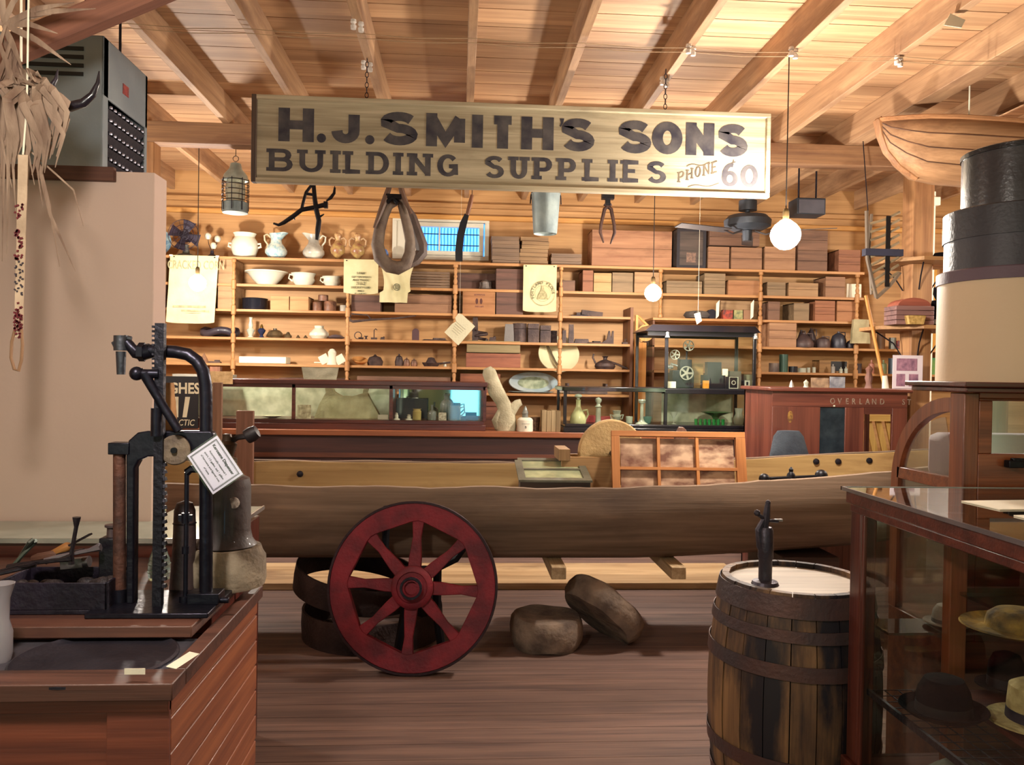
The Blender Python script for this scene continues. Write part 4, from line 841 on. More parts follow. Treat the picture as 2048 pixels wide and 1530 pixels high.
for x in (476, 697, 908, 1119): spindle(1.06, SZ['A'], X_(x, YS), su)
spindle(SZ['C'], SZ['A'], X_(1322, YS), su); spindle(1.06, SZ['A'], X_(1529, YS), su); spindle(1.06, SZ['A'], X_(1732, YS), su)
MB().bb((xr, -.0, 1.0), (xr + .03, .378, SZ['C'] + .10)).build('end_board', PINEDz, su)
MB().bb((xl, .02, 1.0), (X_(1262, YS), .378, 1.02)).build('bottom_board', PINED, su)
sr = thing('shop_shelving', 'pine wall shelving with turned uprights right of the yellow door frame', 'shelving', (0, YS, 0))
for k_, b_ in (('C', 1775), ('D', 2060), ('E', 2060)): MB().bb((X_(1308, YS), 0, SZ[k_] - .026), (X_(b_, YS), .378, SZ[k_])).build('shelf', SHM, sr, bev=.003)
MB().bb((X_(1308, YS), .0, 0), (X_(1308, YS) + .02, .378, SZ['C'] - .03)).bb((X_(2060, YS), .0, 0), (X_(2060, YS) + .02, .378, SZ['D'] + .1)).split('end_board', PINEDz, sr)
yf = thing('carved_door_frame', 'yellow pine board with a scrolled bracket at its top, between the two shelvings', 'door frame', (X_(1288, 8.0), 8.1, 0))
MB().bb((-.06, -.03, 0), (.055, .02, 1.92)).build('board', wood('D9964A', 'B8742E', 'z', 3), yf, bev=.003)
MB().bb((-.06, -.035, 1.92), (-.035, .02, 2.2)).build('edge_strip', wood('D9A45E', 'B67C3C', 'z'), yf)
MB().ring([(.05, -.012), (.085, -.012), (.085, .012), (.05, .012)], 24, T_((.045, -.01, 2.02)) @ RX).tube([(.0, -.01, 1.93), (.03, -.01, 1.99), (.09, -.01, 2.08), (.02, -.01, 2.14), (-.03, -.01, 2.19)], .014, 8).build('scroll_bracket', wood('D9A45E', 'B67C3C', 'z'), yf)
# ---------------------------------------------------------------- long back counter
CTZ = 1.075; YC = 6.98
bk = thing('back_counter', 'long brown shop counter carrying the display cases, in front of the wall shelves', 'counter', (0, YC, 0))
xa, xb = X_(300, YC), X_(1560, YC)
MB().bb((xa, .04, 0), (xb, .75, CTZ - .05)).build('cabinet', wood('4A2C28', '2C1A1C', 'x', 3), bk)
MB().bb((xa - .2, 0, CTZ - .05), (xb + .02, .8, CTZ)).build('worktop', wood('9A5B38', '6E3C26', 'x', 3, rough=.4), bk, bev=.006)
b = MB()
for i in range(7): b.bb((xa + .1 + i * (xb - xa) / 7, .025, .15), (xa + (i + 1) * (xb - xa) / 7 - .06, .04, CTZ - .26))
b.split('raised_panel', wood('5A3028', '381E1C', 'x', 3), bk, bev=.006)
MB().bb((xa, .02, CTZ - .24), (xb, .04, CTZ - .20)).build('moulding', wood('6E3C28', '48281E', 'x'), bk)
# mirror backed long showcase
def casebox(nm, lab, x0, x1, Y, D, H, z, fm, posts, backm, base=.06, top=.03, rt=.022):
    t = thing(nm, lab, 'showcase', (x0, Y, z)); W_ = x1 - x0
    MB().bb((-.0, -.0, 0), (W_, D, base * .6)).bb((.012, .012, base * .6), (W_ - .012, D - .012, base)).split('base', fm, t, bev=.004)
    MB().bb((-.012, -.012, H - top), (W_ + .012, .035, H)).bb((-.012, D - .03, H - top), (W_ + .012, D + .012, H)).bb((-.012, .035, H - top), (.03, D - .03, H)).bb((W_ - .03, .035, H - top), (W_ + .012, D - .03, H)).split('top_rail', fm, t, bev=.004)
    MB().bb((.03, .035, H - .012), (W_ - .03, D - .03, H - .002)).build('glass_top', glass((.95, .97, .95), .03), t)
    MB().bb((.01, 0, H - top - .03), (W_ - .01, .02, H - top)).build('upper_rail', fm, t)
    b = MB()
    for p_ in posts: b.bb((p_ - rt / 2, 0, base), (p_ + rt / 2, .024, H - top))
    b.bb((0, D - .024, base), (rt, D, H - top)); b.bb((W_ - rt, D - .024, base), (W_, D, H - top)); b.split('post', fm, t, bev=.002)
    if backm: MB().bb((rt, D - .012, base), (W_ - rt, D - .006, H - top)).build('back', backm, t)
    MB().bb((rt / 2, .008, base), (W_ - rt / 2, .011, H - top - .03)).build('front_glass', glass((.95, .97, .95), .03), t)
    MB().bb((.006, .02, base), (.009, D - .02, H - top)).bb((W_ - .009, .02, base), (W_ - .006, D - .02, H - top)).split('end_glass', glass((.95, .97, .95), .03), t)
    return t
m, nt, p_, N, L = _new('old_mirror'); nz_ = N('TexNoise'); nz_.inputs['Scale'].default_value = 9; nz_.inputs['Detail'].default_value = 5; tc = N('TexCoord'); L(tc.outputs['Object'], nz_.inputs[0]); cr = N('ValToRGB'); cr.color_ramp.elements[0].color = srgb('B4BC9C'); cr.color_ramp.elements[1].color = srgb('E8ECD0'); cr.color_ramp.elements[0].position = .35; cr.color_ramp.elements[1].position = .65; L(nz_.outputs['Fac'], cr.inputs[0]); L(cr.outputs[0], p_.inputs['Base Color']); p_.inputs['Metallic'].default_value = .25; p_.inputs['Roughness'].default_value = .3  # pale green reflection painted into the mirror colour
MIRPAINT = m; MIRR = mat('C8D0C8', .03, 1, 0, bump=0); DKB = mat('1C1A22', .3, 0, .2, bump=0)
c0, c1 = at(335, 800, 7.03), at(972, 800, 7.03); hL = at(900, 768, 7.0).z + .0 - CTZ
hL = at(650, 760, 7.03).z - CTZ
lsx = lambda px_: at(px_, 800, 7.03).x - c0.x
ls = casebox('long_showcase', 'long low mahogany showcase with a mirrored back on the left of the back counter', c0.x, c1.x, 7.03, .45, hL, CTZ, MAHOG, [.011, lsx(385), lsx(587), lsx(782), c1.x - c0.x - .011], None, base=.085, top=.04, rt=.03)
MB().bb((.03, .435, .085), (lsx(782), .44, hL - .04)).build('mirror_back', MIRPAINT, ls, label='pale greenish clouded mirror back')
MB().bb((lsx(782), .30, .085), (lsx(800), .44, hL - .04)).bb((lsx(800), .435, .085), (c1.x - c0.x - .03, .44, hL - .04)).split('mirror', MIRR, ls, label=None) if False else None
MB().bb((lsx(790), .435, .085), (c1.x - c0.x - .03, .44, hL - .04)).build('mirror', MIRR, ls, label='clear mirror panel at the right end')
MB().bb((lsx(778), .02, .085), (lsx(786), .43, hL - .04)).build('partition', MAHOGz, ls)
zc_ = CTZ + .085 + .0005
def incase(nm, lab, cat, mb, mt, px_, Y, z=zc_, group=None): return one(nm, mb, mt, lab, cat, (at(px_, 830, Y).x, Y, z), group)
def pic(mb, w_, h_, t=.006): return mb.bb((-w_ / 2, 0, 0), (w_ / 2, t, h_))
k7 = 7.2 / F
incase('seated_portrait', 'small framed round portrait card inside the long showcase', 'picture', pic(MB(), 26 * k7, 27 * k7), mat('CFC6A2', .5, c2='8E8464', sc_=30), 608, 7.12)
# canvas bag shape, bottles and small things in the long case
bag = MB(); kb = 7.25 / F
bag.prism([(x * kb, z * kb) for x, z in ((-64, 0), (64, 0), (62, 8), (44, 40), (38, 52), (44, 74), (34, 74), (30, 50), (10, 44), (-12, 44), (-26, 52), (-36, 74), (-46, 74), (-42, 50), (-54, 28))], .10)
incase('canvas_saddle_bag', 'pale canvas bag with two upright straps inside the long showcase', 'bag', bag, mat('B9B58C', .85, 0, c2='98946C', sc_=8, bump=.3), 694, 7.22)
incase('small_ticket', 'small printed card leaning at the right of the canvas bag', 'card', pic(MB(), 20 * k7, 9 * k7), PAPER, 766, 7.15)
GCL = mat('AAB0A8', .12, 0, .1, bump=0, tr=.6)
for nm, lab, cat, px_, w_, h_, mt in (('white_figurine', 'tiny white animal figurine at the left of the dark bay', 'figurine', 793, 12, 14, PORC), ('white_dog_figurine', 'tiny white round figurine next to the amber jar', 'figurine', 818, 14, 11, PORC)):
    incase(nm, lab, cat, MB().lathe([(.001, 0), (w_ * k7 * .6, 0), (w_ * k7 * .55, .006), (w_ * k7 * .3, .012), (w_ * k7 * .32, h_ * k7 * .6), (w_ * k7 * .2, h_ * k7 * .75), (w_ * k7 * .28, h_ * k7 * .9), (.001, h_ * k7)], n=12), mt, px_, 7.14)
incase('amber_jar', 'squat yellowish jar in the right bay of the long showcase', 'jar', bottle(MB(), 22 * k7, 8.5 * k7, .12, .8, .1), mat('B5A264', .2, 0, .2, bump=0), 834, 7.14)
incase('ink_bottle', 'small grey glass bottle with a narrow neck in the right bay', 'bottle', bottle(MB(), 30 * k7, 8.5 * k7, .35, .3, .15), GCL, 864, 7.14)
incase('labelled_block', 'little white labelled block between the bottle and the glass mug', 'block', pic(MB(), 15 * k7, 15 * k7, .02), mat('D8D0B8', .6, c2='8C8070', sc_=50), 885, 7.12)
gm = thing('glass_mug', 'square glass mug with a handle in the right bay of the long showcase', 'mug', (at(908, 830, 7.16).x, 7.16, zc_))
MB().lathe([(.001, 0), (.06, 0), (.058, .13), (.05, .13), (.05, .01), (.001, .01)], n=12).build('cup', GCL, gm); MB().tube([(.055, 0, .11), (.09, 0, .12), (.095, 0, .07), (.055, 0, .03)], .008, 8).build('handle', GCL, gm)
incase('clear_demijohn', 'round clear glass bottle behind the mug', 'bottle', bottle(MB(), 50 * k7, 13 * k7, .2, .4, .2), GCL, 893, 7.28)
incase('brass_tin', 'low brown tin at the right end of the long showcase', 'tin', pic(MB(), 24 * k7, 9 * k7, .05), mat('5A4A44', .4, .5), 944, 7.14)
incase('dark_book', 'flat black tray lying in the dark bay', 'tray', pic(MB(), 70 * k7, 40 * k7, .02), DKB, 820, 7.36)
incase('shell_dish', 'shallow pale shell lying in the left bay of the long showcase', 'dish', MB().lathe([(.001, 0), (.03, 0), (.11, .02), (.10, .02), (.001, .006)], n=20), mat('C9C6A4', .4), 545, 7.2)
# things on the counter
TOPZ = CTZ
def ct_(nm, lab, cat, mb, mt, px_, Y=7.1, group=None): return one(nm, mb, mt, lab, cat, (at(px_, 855, Y).x, Y, TOPZ), group)
kq = 7.1 / F
DRF = mat('B5AC90', .8, 0, c2='8E866C', sc_=5, bump=.4)
dw = MB(); P = lambda *a_: [((x - 1010) * kq, 0, (855 - y) * kq) for x, y in a_]
dw.tube(P((1012, 856), (1012, 848), (1010, 836), (1012, 815), (1003, 795), (990, 775), (983, 755), (976, 738), (972, 729)), [.088, .095, .10, .07, .062, .07, .062, .062, .035], 14, flat=.55)
dw.tube(P((1010, 830), (1022, 815), (1034, 800), (1042, 797)), [.07, .05, .038, .03], 12, flat=.6); dw.tube(P((1000, 850), (995, 835), (1001, 815)), [.05, .055, .03], 12, flat=.7)
ct_('whale_vertebra', 'tall pale weathered bone like driftwood carving standing on the back counter', 'carving', dw, DRF, 1010, 7.12)
jj = thing('stoppered_jar', 'white labelled jar with a pointed glass stopper on the back counter', 'jar', (at(1050, 855, 7.08).x, 7.08, TOPZ))
MB().lathe([(.001, 0), (.07, 0), (.072, .02), (.07, .10), (.055, .118), (.04, .122), (.001, .122)], n=20).build('jar', mat('E0D8C4', .35), jj); MB().lathe([(.028, .122), (.026, .15), (.03, .16), (.012, .21), (.001, .225)], n=10).build('stopper', GCL, jj)
b = MB(); text_mesh(b, 'B', .03, T_((0, -.0735, .03)), .001); b.bb((-.035, -.0715, .068), (.035, -.070, .07)); b.build('label', INK, jj)
wb_ = thing('wooden_box', 'pale upright slatted wooden box beside the black display case', 'box', (at(1101, 855, 7.1).x, 7.1, TOPZ))
b = MB()
for i in range(4): b.bb((-.085 + i * .0425, -.06, 0), (-.045 + i * .0425, .06, .19 - .004 * (i % 2)))
b.build('slats', wood('A58E68', '7C6748', 'z'), wb_, bev=.002)
ct_('spool_basket', 'small brown wicker basket between the jar and the wooden box', 'basket', MB().lathe([(.001, 0), (.04, 0), (.045, .12), (.04, .12), (.001, .02)], n=14), mat('7A5C44', .8, c2='4E382A', sc_=60, bump=.8), 1070, 7.18)
lj = thing('log_carton', 'wide reddish brown box standing behind the carved bone', 'box', (at(995, 855, 7.5).x, 7.5, TOPZ)); MB().bb((-.2, 0, 0), (.16, .2, .22)).bb((-.21, -.01, .2), (.17, .21, .235)).build('body', wood('7C4A34', '553024', 'x'), lj, bev=.003)
# ---------------------------------------------------------------- black stepped display case
EB = mat('17161C', .3, 0, .2, bump=.05, coat=.4)
bc0, bc1, bc2, bc3 = [at(v, 800, 6.98).x for v in (1128, 1330, 1512, 1548)]
bz = TOPZ; hb_ = at(1200, 775, 6.98).z - bz
bd = thing('black_display_case', 'black wooden glass display case with a tall right part and a low left part', 'showcase', (bc0, 7.0, bz))
wl = bc1 - bc0; wr = bc2 - bc0; HT = at(1400, 650, 6.98).z - bz; Dd = .5
MB().bb((0, -.02, 0), (wr + .18, Dd, .045)).bb((.015, -.005, .045), (wr + .165, Dd - .01, .075)).split('base', EB, bd, bev=.006)
MB().bb((-.02, -.03, hb_ - .03), (wl, Dd, hb_)).build('low_top', glass((.7, .75, .72), .2), bd)
b = MB(); frame_ = lambda x0, x1, y0, y1, z0_, z1_: [b.bb((x0, y0, z0_), (x1, y0 + .02, z1_)), b.bb((x0, y1 - .02, z0_), (x1, y1, z1_)), b.bb((x0, y0, z0_), (x0 + .02, y1, z1_)), b.bb((x1 - .02, y0, z0_), (x1, y1, z1_))]
frame_(-.015, wl, -.02, Dd, hb_ - .035, hb_ + .002); frame_(wl - .02, wr + .01, -.01, Dd, hb_ - .045, hb_ - .005); b.split('middle_rail', EB, bd, bev=.003)
b = MB()
for x, y, z1_ in ((0, 0, hb_ - .03), (0, Dd - .03, hb_ - .03), (wl, 0, HT - .06), (wl - .16, Dd - .03, HT - .06), (wr - .025, 0, HT - .06), (wr - .025, Dd - .03, HT - .06)): b.bb((x, y, .075), (x + .028, y + .028, z1_))
b.split('post', EB, bd, bev=.003)
MB().lathe([(.024, 0), (.018, .01), (.012, .03), (.016, .04), (.012, .05), (.001, .05)], c=(wl + .014, -.01, HT - .115), n=12).build('silver_cap', mat('C6C8C6', .3, .6), bd); MB().lathe([(.024, 0), (.018, .01), (.012, .03), (.016, .04), (.012, .05), (.001, .05)], c=(wr - .01, -.01, HT - .115), n=12).build('silver_cap', mat('C6C8C6', .3, .6), bd)
xL = wl - .16
rf = MB(); rf.add([(xL - .03, -.03, HT - .06), (wr + .03, -.03, HT - .06), (wr + .03, Dd + .02, HT - .06), (xL - .03, Dd + .02, HT - .06), (xL + .05, .03, HT), (wr - .0, .03, HT), (wr - .0, Dd - .04, HT), (xL + .05, Dd - .04, HT)], [(3, 2, 1, 0), (4, 5, 6, 7), (0, 1, 5, 4), (1, 2, 6, 5), (2, 3, 7, 6), (3, 0, 4, 7)])
rf.build('cornice', EB, bd); MB().bb((xL, 0, HT - .10), (wr, .02, HT - .06)).bb((xL, Dd - .02, HT - .10), (wr, Dd, HT - .06)).split('upper_rail', EB, bd)
MB().bb((xL, 0, hb_ - .01), (wr, Dd, hb_ + .004)).build('inner_floor', mat('2A2A2E', .3, bump=0), bd)
gg = glass((.95, .97, .94), .05)
MB().bb((.028, .01, .075), (wr - .02, .013, hb_ - .03)).bb((wl + .02, .01, hb_), (wr - .02, .013, HT - .08)).bb((.01, .02, .075), (.013, Dd - .03, hb_ - .03)).bb((wr - .01, .02, .075), (wr - .007, Dd - .03, HT - .06)).split('glass_pane', gg, bd)
g = MB(); g.add([(xL + .01, Dd - .03, hb_), (wl + .01, .02, hb_), (wl + .01, .02, HT - .08), (xL + .01, Dd - .03, HT - .08)], [(0, 1, 2, 3)]); g.build('slanted_glass', gg, bd)
MB().bb((wl + .1, Dd - .012, .075), (wr - .03, Dd - .008, hb_ - .03)).build('rear_mirror', MIRPAINT, bd, label='greenish clouded mirror at the back')
zb2 = bz + .0755; zt2_ = bz + hb_ + .0045
def ib(nm, lab, cat, mb, mt, px_, Y, z, group=None): return one(nm, mb, mt, lab, cat, (at(px_, 800, Y).x, Y, z), group)
k1 = 7.1 / F
GW = mat('D6DCCB', .15, 0, .08, bump=0, tr=.35)
dc = thing('decanter', 'frosted glass decanter with a handle and round stopper, leftmost in the black case', 'decanter', (at(1156, 840, 7.1).x, 7.1, zb2))
MB().lathe([(.001, 0), (.07, 0), (.075, .02), (.066, .07), (.035, .12), (.022, .15), (.02, .2), (.026, .21), (.001, .212)], n=20).build('body', mat('CFCF9E', .2, 0, .08, bump=0, tr=.2), dc)
MB().lathe([(.012, .212), (.014, .225), (.034, .238), (.034, .25), (.014, .262), (.001, .262)], n=16).build('stopper', GW, dc); MB().tube([(.04, 0, .11), (.08, 0, .12), (.09, 0, .08), (.065, 0, .03)], .010, 8).build('handle', mat('CFCF9E', .2, 0, .08, bump=0, tr=.2), dc)
ib('tall_stoppered_bottle', 'slim glass bottle with a ball stopper in the black case', 'bottle', MB().lathe([(.001, 0), (.028, 0), (.024, .05), (.022, .14), (.034, .15), (.02, .16), (.014, .175), (.03, .2), (.028, .22), (.001, .235)], n=16), GW, 1197, 7.12, zb2)
ib('sugar_bowl', 'small two handled glass bowl on a foot in the black case', 'bowl', MB().lathe([(.001, 0), (.032, 0), (.02, .02), (.04, .06), (.03, .085), (.042, .115), (.036, .115), (.001, .09)], n=16).tube([(.035, 0, .07), (.06, 0, .08), (.05, 0, .04), (.03, 0, .04)], .006, 6).tube([(-.035, 0, .07), (-.06, 0, .08), (-.05, 0, .04), (-.03, 0, .04)], .006, 6), GW, 1234, 7.14, zb2)
ib('glass_candlestick', 'tall white glass candlestick with a flat top in the black case', 'candlestick', MB().lathe([(.001, 0), (.06, 0), (.03, .02), (.016, .05), (.014, .18), (.03, .19), (.036, .21), (.03, .22), (.001, .22)], n=16), GW, 1284, 7.12, zb2)
ib('teal_cup', 'small teal glass cup at the foot of the glass candlestick', 'cup', MB().lathe([(.001, 0), (.03, 0), (.044, .06), (.04, .06), (.001, .01)], n=16), mat('5E9C92', .15, 0, .1, bump=0, tr=.3), 1295, 7.22, zb2)
ib('glass_tumbler', 'low clear tumbler between the bowl and the candlestick', 'tumbler', MB().lathe([(.001, 0), (.03, 0), (.034, .06), (.03, .06), (.001, .01)], n=16), GW, 1259, 7.2, zb2)
ib('red_box', 'small red box behind the stoppered bottle', 'box', MB().box((0, 0, .03), (.10, .06, .06)), mat('A8383C', .6), 1180, 7.3, zb2)
ib('red_box', 'small red box right of the two handled glass bowl', 'box', MB().box((0, 0, .025), (.10, .06, .05)), mat('A8383C', .6), 1212, 7.36, zb2)
gr = None
labs = ['green drinking glass in the black case, %s' % s for s in ('leftmost of the front row', 'second in the front row', 'third in the front row', 'middle of the front row', 'fifth in the front row', 'sixth in the front row', 'rightmost of the front row')]
GG = mat('2E8E48', .12, 0, .25, bump=0, tr=.35)
for i in range(7):
    X = at(1392 + i * 9, 840, 7.1).x
    if gr is None: gr = one('green_glass', MB().lathe([(.001, 0), (.014, 0), (.016, .05), (.014, .05), (.001, .006)], n=12), GG, labs[0], 'drinking glass', (X, 7.1, zb2), 'green drinking glasses')
    else: dup(gr, (X, 7.1, zb2), labs[i])
gb = ib('green_glass_bowl', 'wide pale green glass bowl on a foot behind the green glasses', 'bowl', MB().lathe([(.001, 0), (.04, 0), (.015, .03), (.04, .07), (.14, .105), (.135, .108), (.03, .08), (.001, .07)], n=28), mat('7FB47C', .12, 0, .1, bump=0, tr=.6), 1432, 7.28, zb2)
ib('stemmed_glass', 'clear stemmed glass left of the green glasses', 'glass', MB().lathe([(.001, 0), (.03, 0), (.006, .01), (.006, .05), (.03, .09), (.03, .11), (.027, .11), (.001, .055)], n=14), GW, 1348, 7.15, zb2)
ib('cream_pitcher', 'pale pitcher shape in the lower right of the black case', 'pitcher', MB().lathe([(.001, 0), (.04, 0), (.05, .05), (.03, .1), (.04, .15), (.001, .15)], n=16), GW, 1478, 7.2, zb2)
ib('stacked_saucers', 'stack of pale saucers at the right of the lower black case', 'saucers', MB().lathe([(.001, 0), (.05, 0), (.07, .015), (.05, .018), (.07, .033), (.05, .036), (.068, .05), (.001, .045)], n=20), PORC, 1500, 7.24, zb2)
fp_ = thing('framed_print', 'framed black and cream print leaning at the right end of the black case', 'picture', (at(1529, 840, 7.0).x, 7.12, bz + .0755 - .03), rot=(R(-6), 0, 0))
b = MB(); frame(b, -.085, .085, .0, .20, .010, -.006, .006); b.build('frame', mat('CFCBB8', .5), fp_); MB().bb((-.076, 0, .009), (.076, .004, .192)).build('print', mat('C9C48E', .5, c2='15141A', sc_=16, bump=0), fp_)
# cameras and projector in the upper black case
pj = thing('film_projector', 'old black film projector with two grey reels in the upper black case', 'projector', (at(1365, 760, 7.2).x, 7.22, zt2_))
MB().bb((-.10, -.05, 0), (.10, .07, .16)).bb((-.03, -.04, .16), (.08, .06, .26)).build('body', mat('2A2C34', .4, .4, bump=.2), pj, bev=.006)
for cx, cz_, r_ in ((.02, .135, .063), (.035, .385, .05), (-.09, .30, .045)):
    b = MB(); b.ring([(r_ * .86, -.008), (r_, -.008), (r_, .008), (r_ * .86, .008)], 28, RX); b.lathe([(.001, -.008), (r_ * .25, -.008), (r_ * .25, .008), (.001, .008)], n=12, M=RX)
    for a_ in range(5): b.M = RT(R(72 * a_ + 20), 'Y'); b.box((0, 0, r_ * .55), (r_ * .28, .006, r_ * .7))
    b.build('film_reel', mat('A8A89C', .35, .4), pj, loc=(cx, -.075, cz_))
MB().tube([(-.06, -.06, .2), (-.12, -.06, .22), (-.13, -.06, .17)], .008, 6).lathe([(.001, 0), (.018, 0), (.018, .07), (.001, .07)], c=(-.1, -.05, .19), M=RT(-pi / 2, 'Y'), n=12).build('lens', mat('C9CDD0', .25, .8), pj)
MB().cyl((.03, -.03, .26), (.035, -.03, .385), .008).cyl((-.02, -.03, .24), (-.09, -.03, .30), .008).build('reel_arm', IRON, pj)
ib('display_card', 'cream card at the lower left of the upper black case', 'card', pic(MB(), 17 * k1, 13 * k1), PAPER, 1343, 7.08, zt2_)
ib('orange_film_box', 'small orange film box in the middle of the upper black case', 'box', MB().box((0, 0, .035), (.05, .03, .07)), mat('D08A28', .6), 1411, 7.1, zt2_)
ib('wooden_case', 'small tan wooden case behind the reels in the upper black case', 'case', MB().box((0, 0, .11), (.15, .08, .22)).box((0, -.0, .225), (.17, .09, .012)), wood('A8844E', '7C5C30', 'x'), 1387, 7.36, zt2_)
ib('black_camera_case', 'black camera case standing right of the tan wooden case', 'case', MB().box((0, 0, .04), (.2, .1, .12)).box((0, 0, .16), (.13, .08, .12)), DKB, 1425, 7.25, zt2_ + .02 - .0)
bxc = thing('box_camera', 'black box camera with a white framed round lens plate in the upper black case', 'camera', (at(1465, 760, 7.1).x, 7.12, zt2_))
MB().box((0, .0, .055), (.085, .10, .11)).build('body', DKB, bxc, bev=.003); b = MB(); frame(b, -.042, .042, .002, .108, .006, -.054, -.050); b.ring([(.014, -.002), (.02, -.002), (.02, .002), (.014, .002)], 20, T_((0, -.053, .055)) @ RX); b.build('face_plate', mat('CFCFC0', .4, .3), bxc)
bxc2 = thing('small_box_camera', 'smaller black box camera with a white face at the right of the upper black case', 'camera', (at(1493, 760, 7.1).x, 7.12, zt2_))
MB().box((0, .0, .04), (.06, .08, .08)).build('body', DKB, bxc2, bev=.003); b = MB(); frame(b, -.024, .024, .02, .078, .014, -.044, -.040); b.build('face_plate', mat('CFCFC0', .4, .3), bxc2)
ib('price_ticket', 'white square ticket standing above the box camera', 'ticket', MB().bb((-.025, 0, .0), (.025, .004, .18)).bb((-.026, -.003, .12), (.026, .0, .175)), PAPER, 1449, 7.22, zt2_)
ib('leather_camera', 'grey brown leather camera case behind the box camera', 'camera', MB().box((0, 0, .08), (.12, .09, .16), taper=.9), mat('5E5448', .6, c2='463E36'), 1467, 7.34, zt2_)
ib('round_tin', 'pale round tin standing at the back right of the upper black case', 'tin', MB().lathe([(.001, 0), (.05, 0), (.05, .13), (.001, .13)], n=20), mat('8E8A72', .4, .3), 1497, 7.38, zt2_)
# ---------------------------------------------------------------- advertising board at the left
ab = at(330, 800, 6.9)
ad_ = thing('advertising_board', 'black advertising board with large cream letters at the left end of the back counter', 'sign', (at(362, 845, 6.93).x, 6.94, TOPZ + .0))
ka = 6.94 / F; W2 = 44 * ka; hz_ = 102 * ka
MB().bb((-W2 * 1.6, 0, 0), (W2 * .72, .012, hz_)).build('board', mat('15161F', .5, bump=0), ad_)
b = MB(); text_mesh(b, 'GHES', 29 * ka, T_((.022, -.002, hz_ - 33 * ka)) @ MX.Diagonal((.85, 1, 1, 1)), .001, .0035); text_mesh(b, 'ACTIC', 17 * ka, T_((.02, -.002, 6 * ka)) @ MX.Diagonal((.8, 1, 1, 1)), .001, .0005, shear=.2)
b.prism([(-18 * ka, 22 * ka), (-6 * ka, 22 * ka), (-6 * ka, 62 * ka), (-20 * ka, 62 * ka)], .002, T_((0, -.002, 0))); b.prism([(2 * ka, 22 * ka), (10 * ka, 22 * ka), (16 * ka, 62 * ka), (7 * ka, 62 * ka)], .002, T_((0, -.002, 0)))
b.build('lettering', mat('E6DEC0', .6, bump=0), ad_)
one('paper_notice', MB().grid(lambda a, b_: ((a - .5) * 44 * ka, .004 * sin(a * 5), b_ * 25 * ka - .0), 8, 3, .001), mat('D8B888', .8, c2='B89868', sc_=20), 'tan paper notice hanging over the front edge of the long showcase', 'notice', (at(443, 768, 7.0).x, 7.0, at(443, 768, 7.0).z))
one('folded_cloth', MB().grid(lambda a, b_: ((a - .5) * 76 * ka * (1 - .12 * (1 - b_)), .01 * nz(a * 3, b_ * 3), b_ * 25 * ka), 12, 5, .012), mat('9A937C', .85, c2='7C7662', bump=.3), 'grey green cloth standing on top of the long showcase', 'cloth', (at(640, 758, 7.3).x, 7.3, CTZ + hL + .0005))
one('paper_roll_sheets', MB().bb((0, 0, 0), (.5, .2, .03)), mat('A8A498', .8), 'grey sheets lying on the left end of the long showcase', 'papers', (at(345, 735, 7.2).x, 7.2, CTZ + hL + .0005))
one('wood_offcut', MB().bb((-.045, 0, 0), (.045, .06, .1)), wood('8A5A42', '63402E', 'z'), 'small brown block on top of the left end of the long showcase', 'block', (at(430, 745, 7.3).x, 7.3, CTZ + hL + .0005))
# ---------------------------------------------------------------- things on the wall shelves
def sh(nm, lab, cat, mb, mt, px_, k_, Y=8.34, group=None, bev=0, rot=None, dz=0):
    return one(nm, mb, mt, lab, cat, (at(px_, 742 - (SZ[k_] - CZ) * 190, Y).x, Y, SZ[k_] + .0005 + dz), group, bev, rot)
def shT(nm, lab, cat, px_, k_, Y=8.34, group=None, rz=0, dz=0): return thing(nm, lab, cat, (at(px_, 742 - (SZ[k_] - CZ) * 190, Y).x, Y, SZ[k_] + .0005 + dz), rz, group)
S = 8.34 / F
def cw(c, c2): return wood(c, c2, 'x', 3.6, rough=.7, stain=tuple(x * .55 for x in srgb(c2)[:3]), stsc=6, stlo=.5, sthi=.78)
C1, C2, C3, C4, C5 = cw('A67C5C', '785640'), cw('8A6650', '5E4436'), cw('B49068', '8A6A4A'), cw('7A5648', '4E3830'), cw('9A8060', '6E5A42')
def crate(lab, k_, x0, x1, h, mt, Y=8.2, d=.30, n=3, lid=False, group='wooden crates on the shelves', dz=0, nm='wooden_crate'):
    t = shT(nm, lab, 'crate', (x0 + x1) / 2, k_, Y, group, dz=dz); w_ = (x1 - x0) * Y / F; h *= Y / F; q = h / n; d = min(d, 8.545 - Y)
    b = MB()
    for i in range(n): b.bb((-w_ / 2, 0, i * q + .0012), (w_ / 2, .012, (i + 1) * q - .0012))
    MB().bb((-w_ / 2, d - .012, 0), (w_ / 2, d, h)).build('back_face', mt, t)
    b.build('plank_face', mt, t, bev=.0015)
    MB().bb((-w_ / 2, .012, 0), (-w_ / 2 + .014, d - .012, h)).bb((w_ / 2 - .014, .012, 0), (w_ / 2, d - .012, h)).split('end_board', mt, t)
    MB().bb((-w_ / 2 + .014, .012, 0), (w_ / 2 - .014, d - .012, .012)).build('bottom', mt, t)
    MB().bb((-w_ / 2 + .0, .0125, h - .010), (w_ / 2, d - .0125, h - .001)).build('lid', mt, t)
    return t, w_, h
def ringh(w_, h, z, s=1): return [(s * w_, 0, z), (s * (w_ + h * .9), 0, z + h * .1), (s * (w_ + h), 0, z - h * .6), (s * w_ * .98, 0, z - h)]
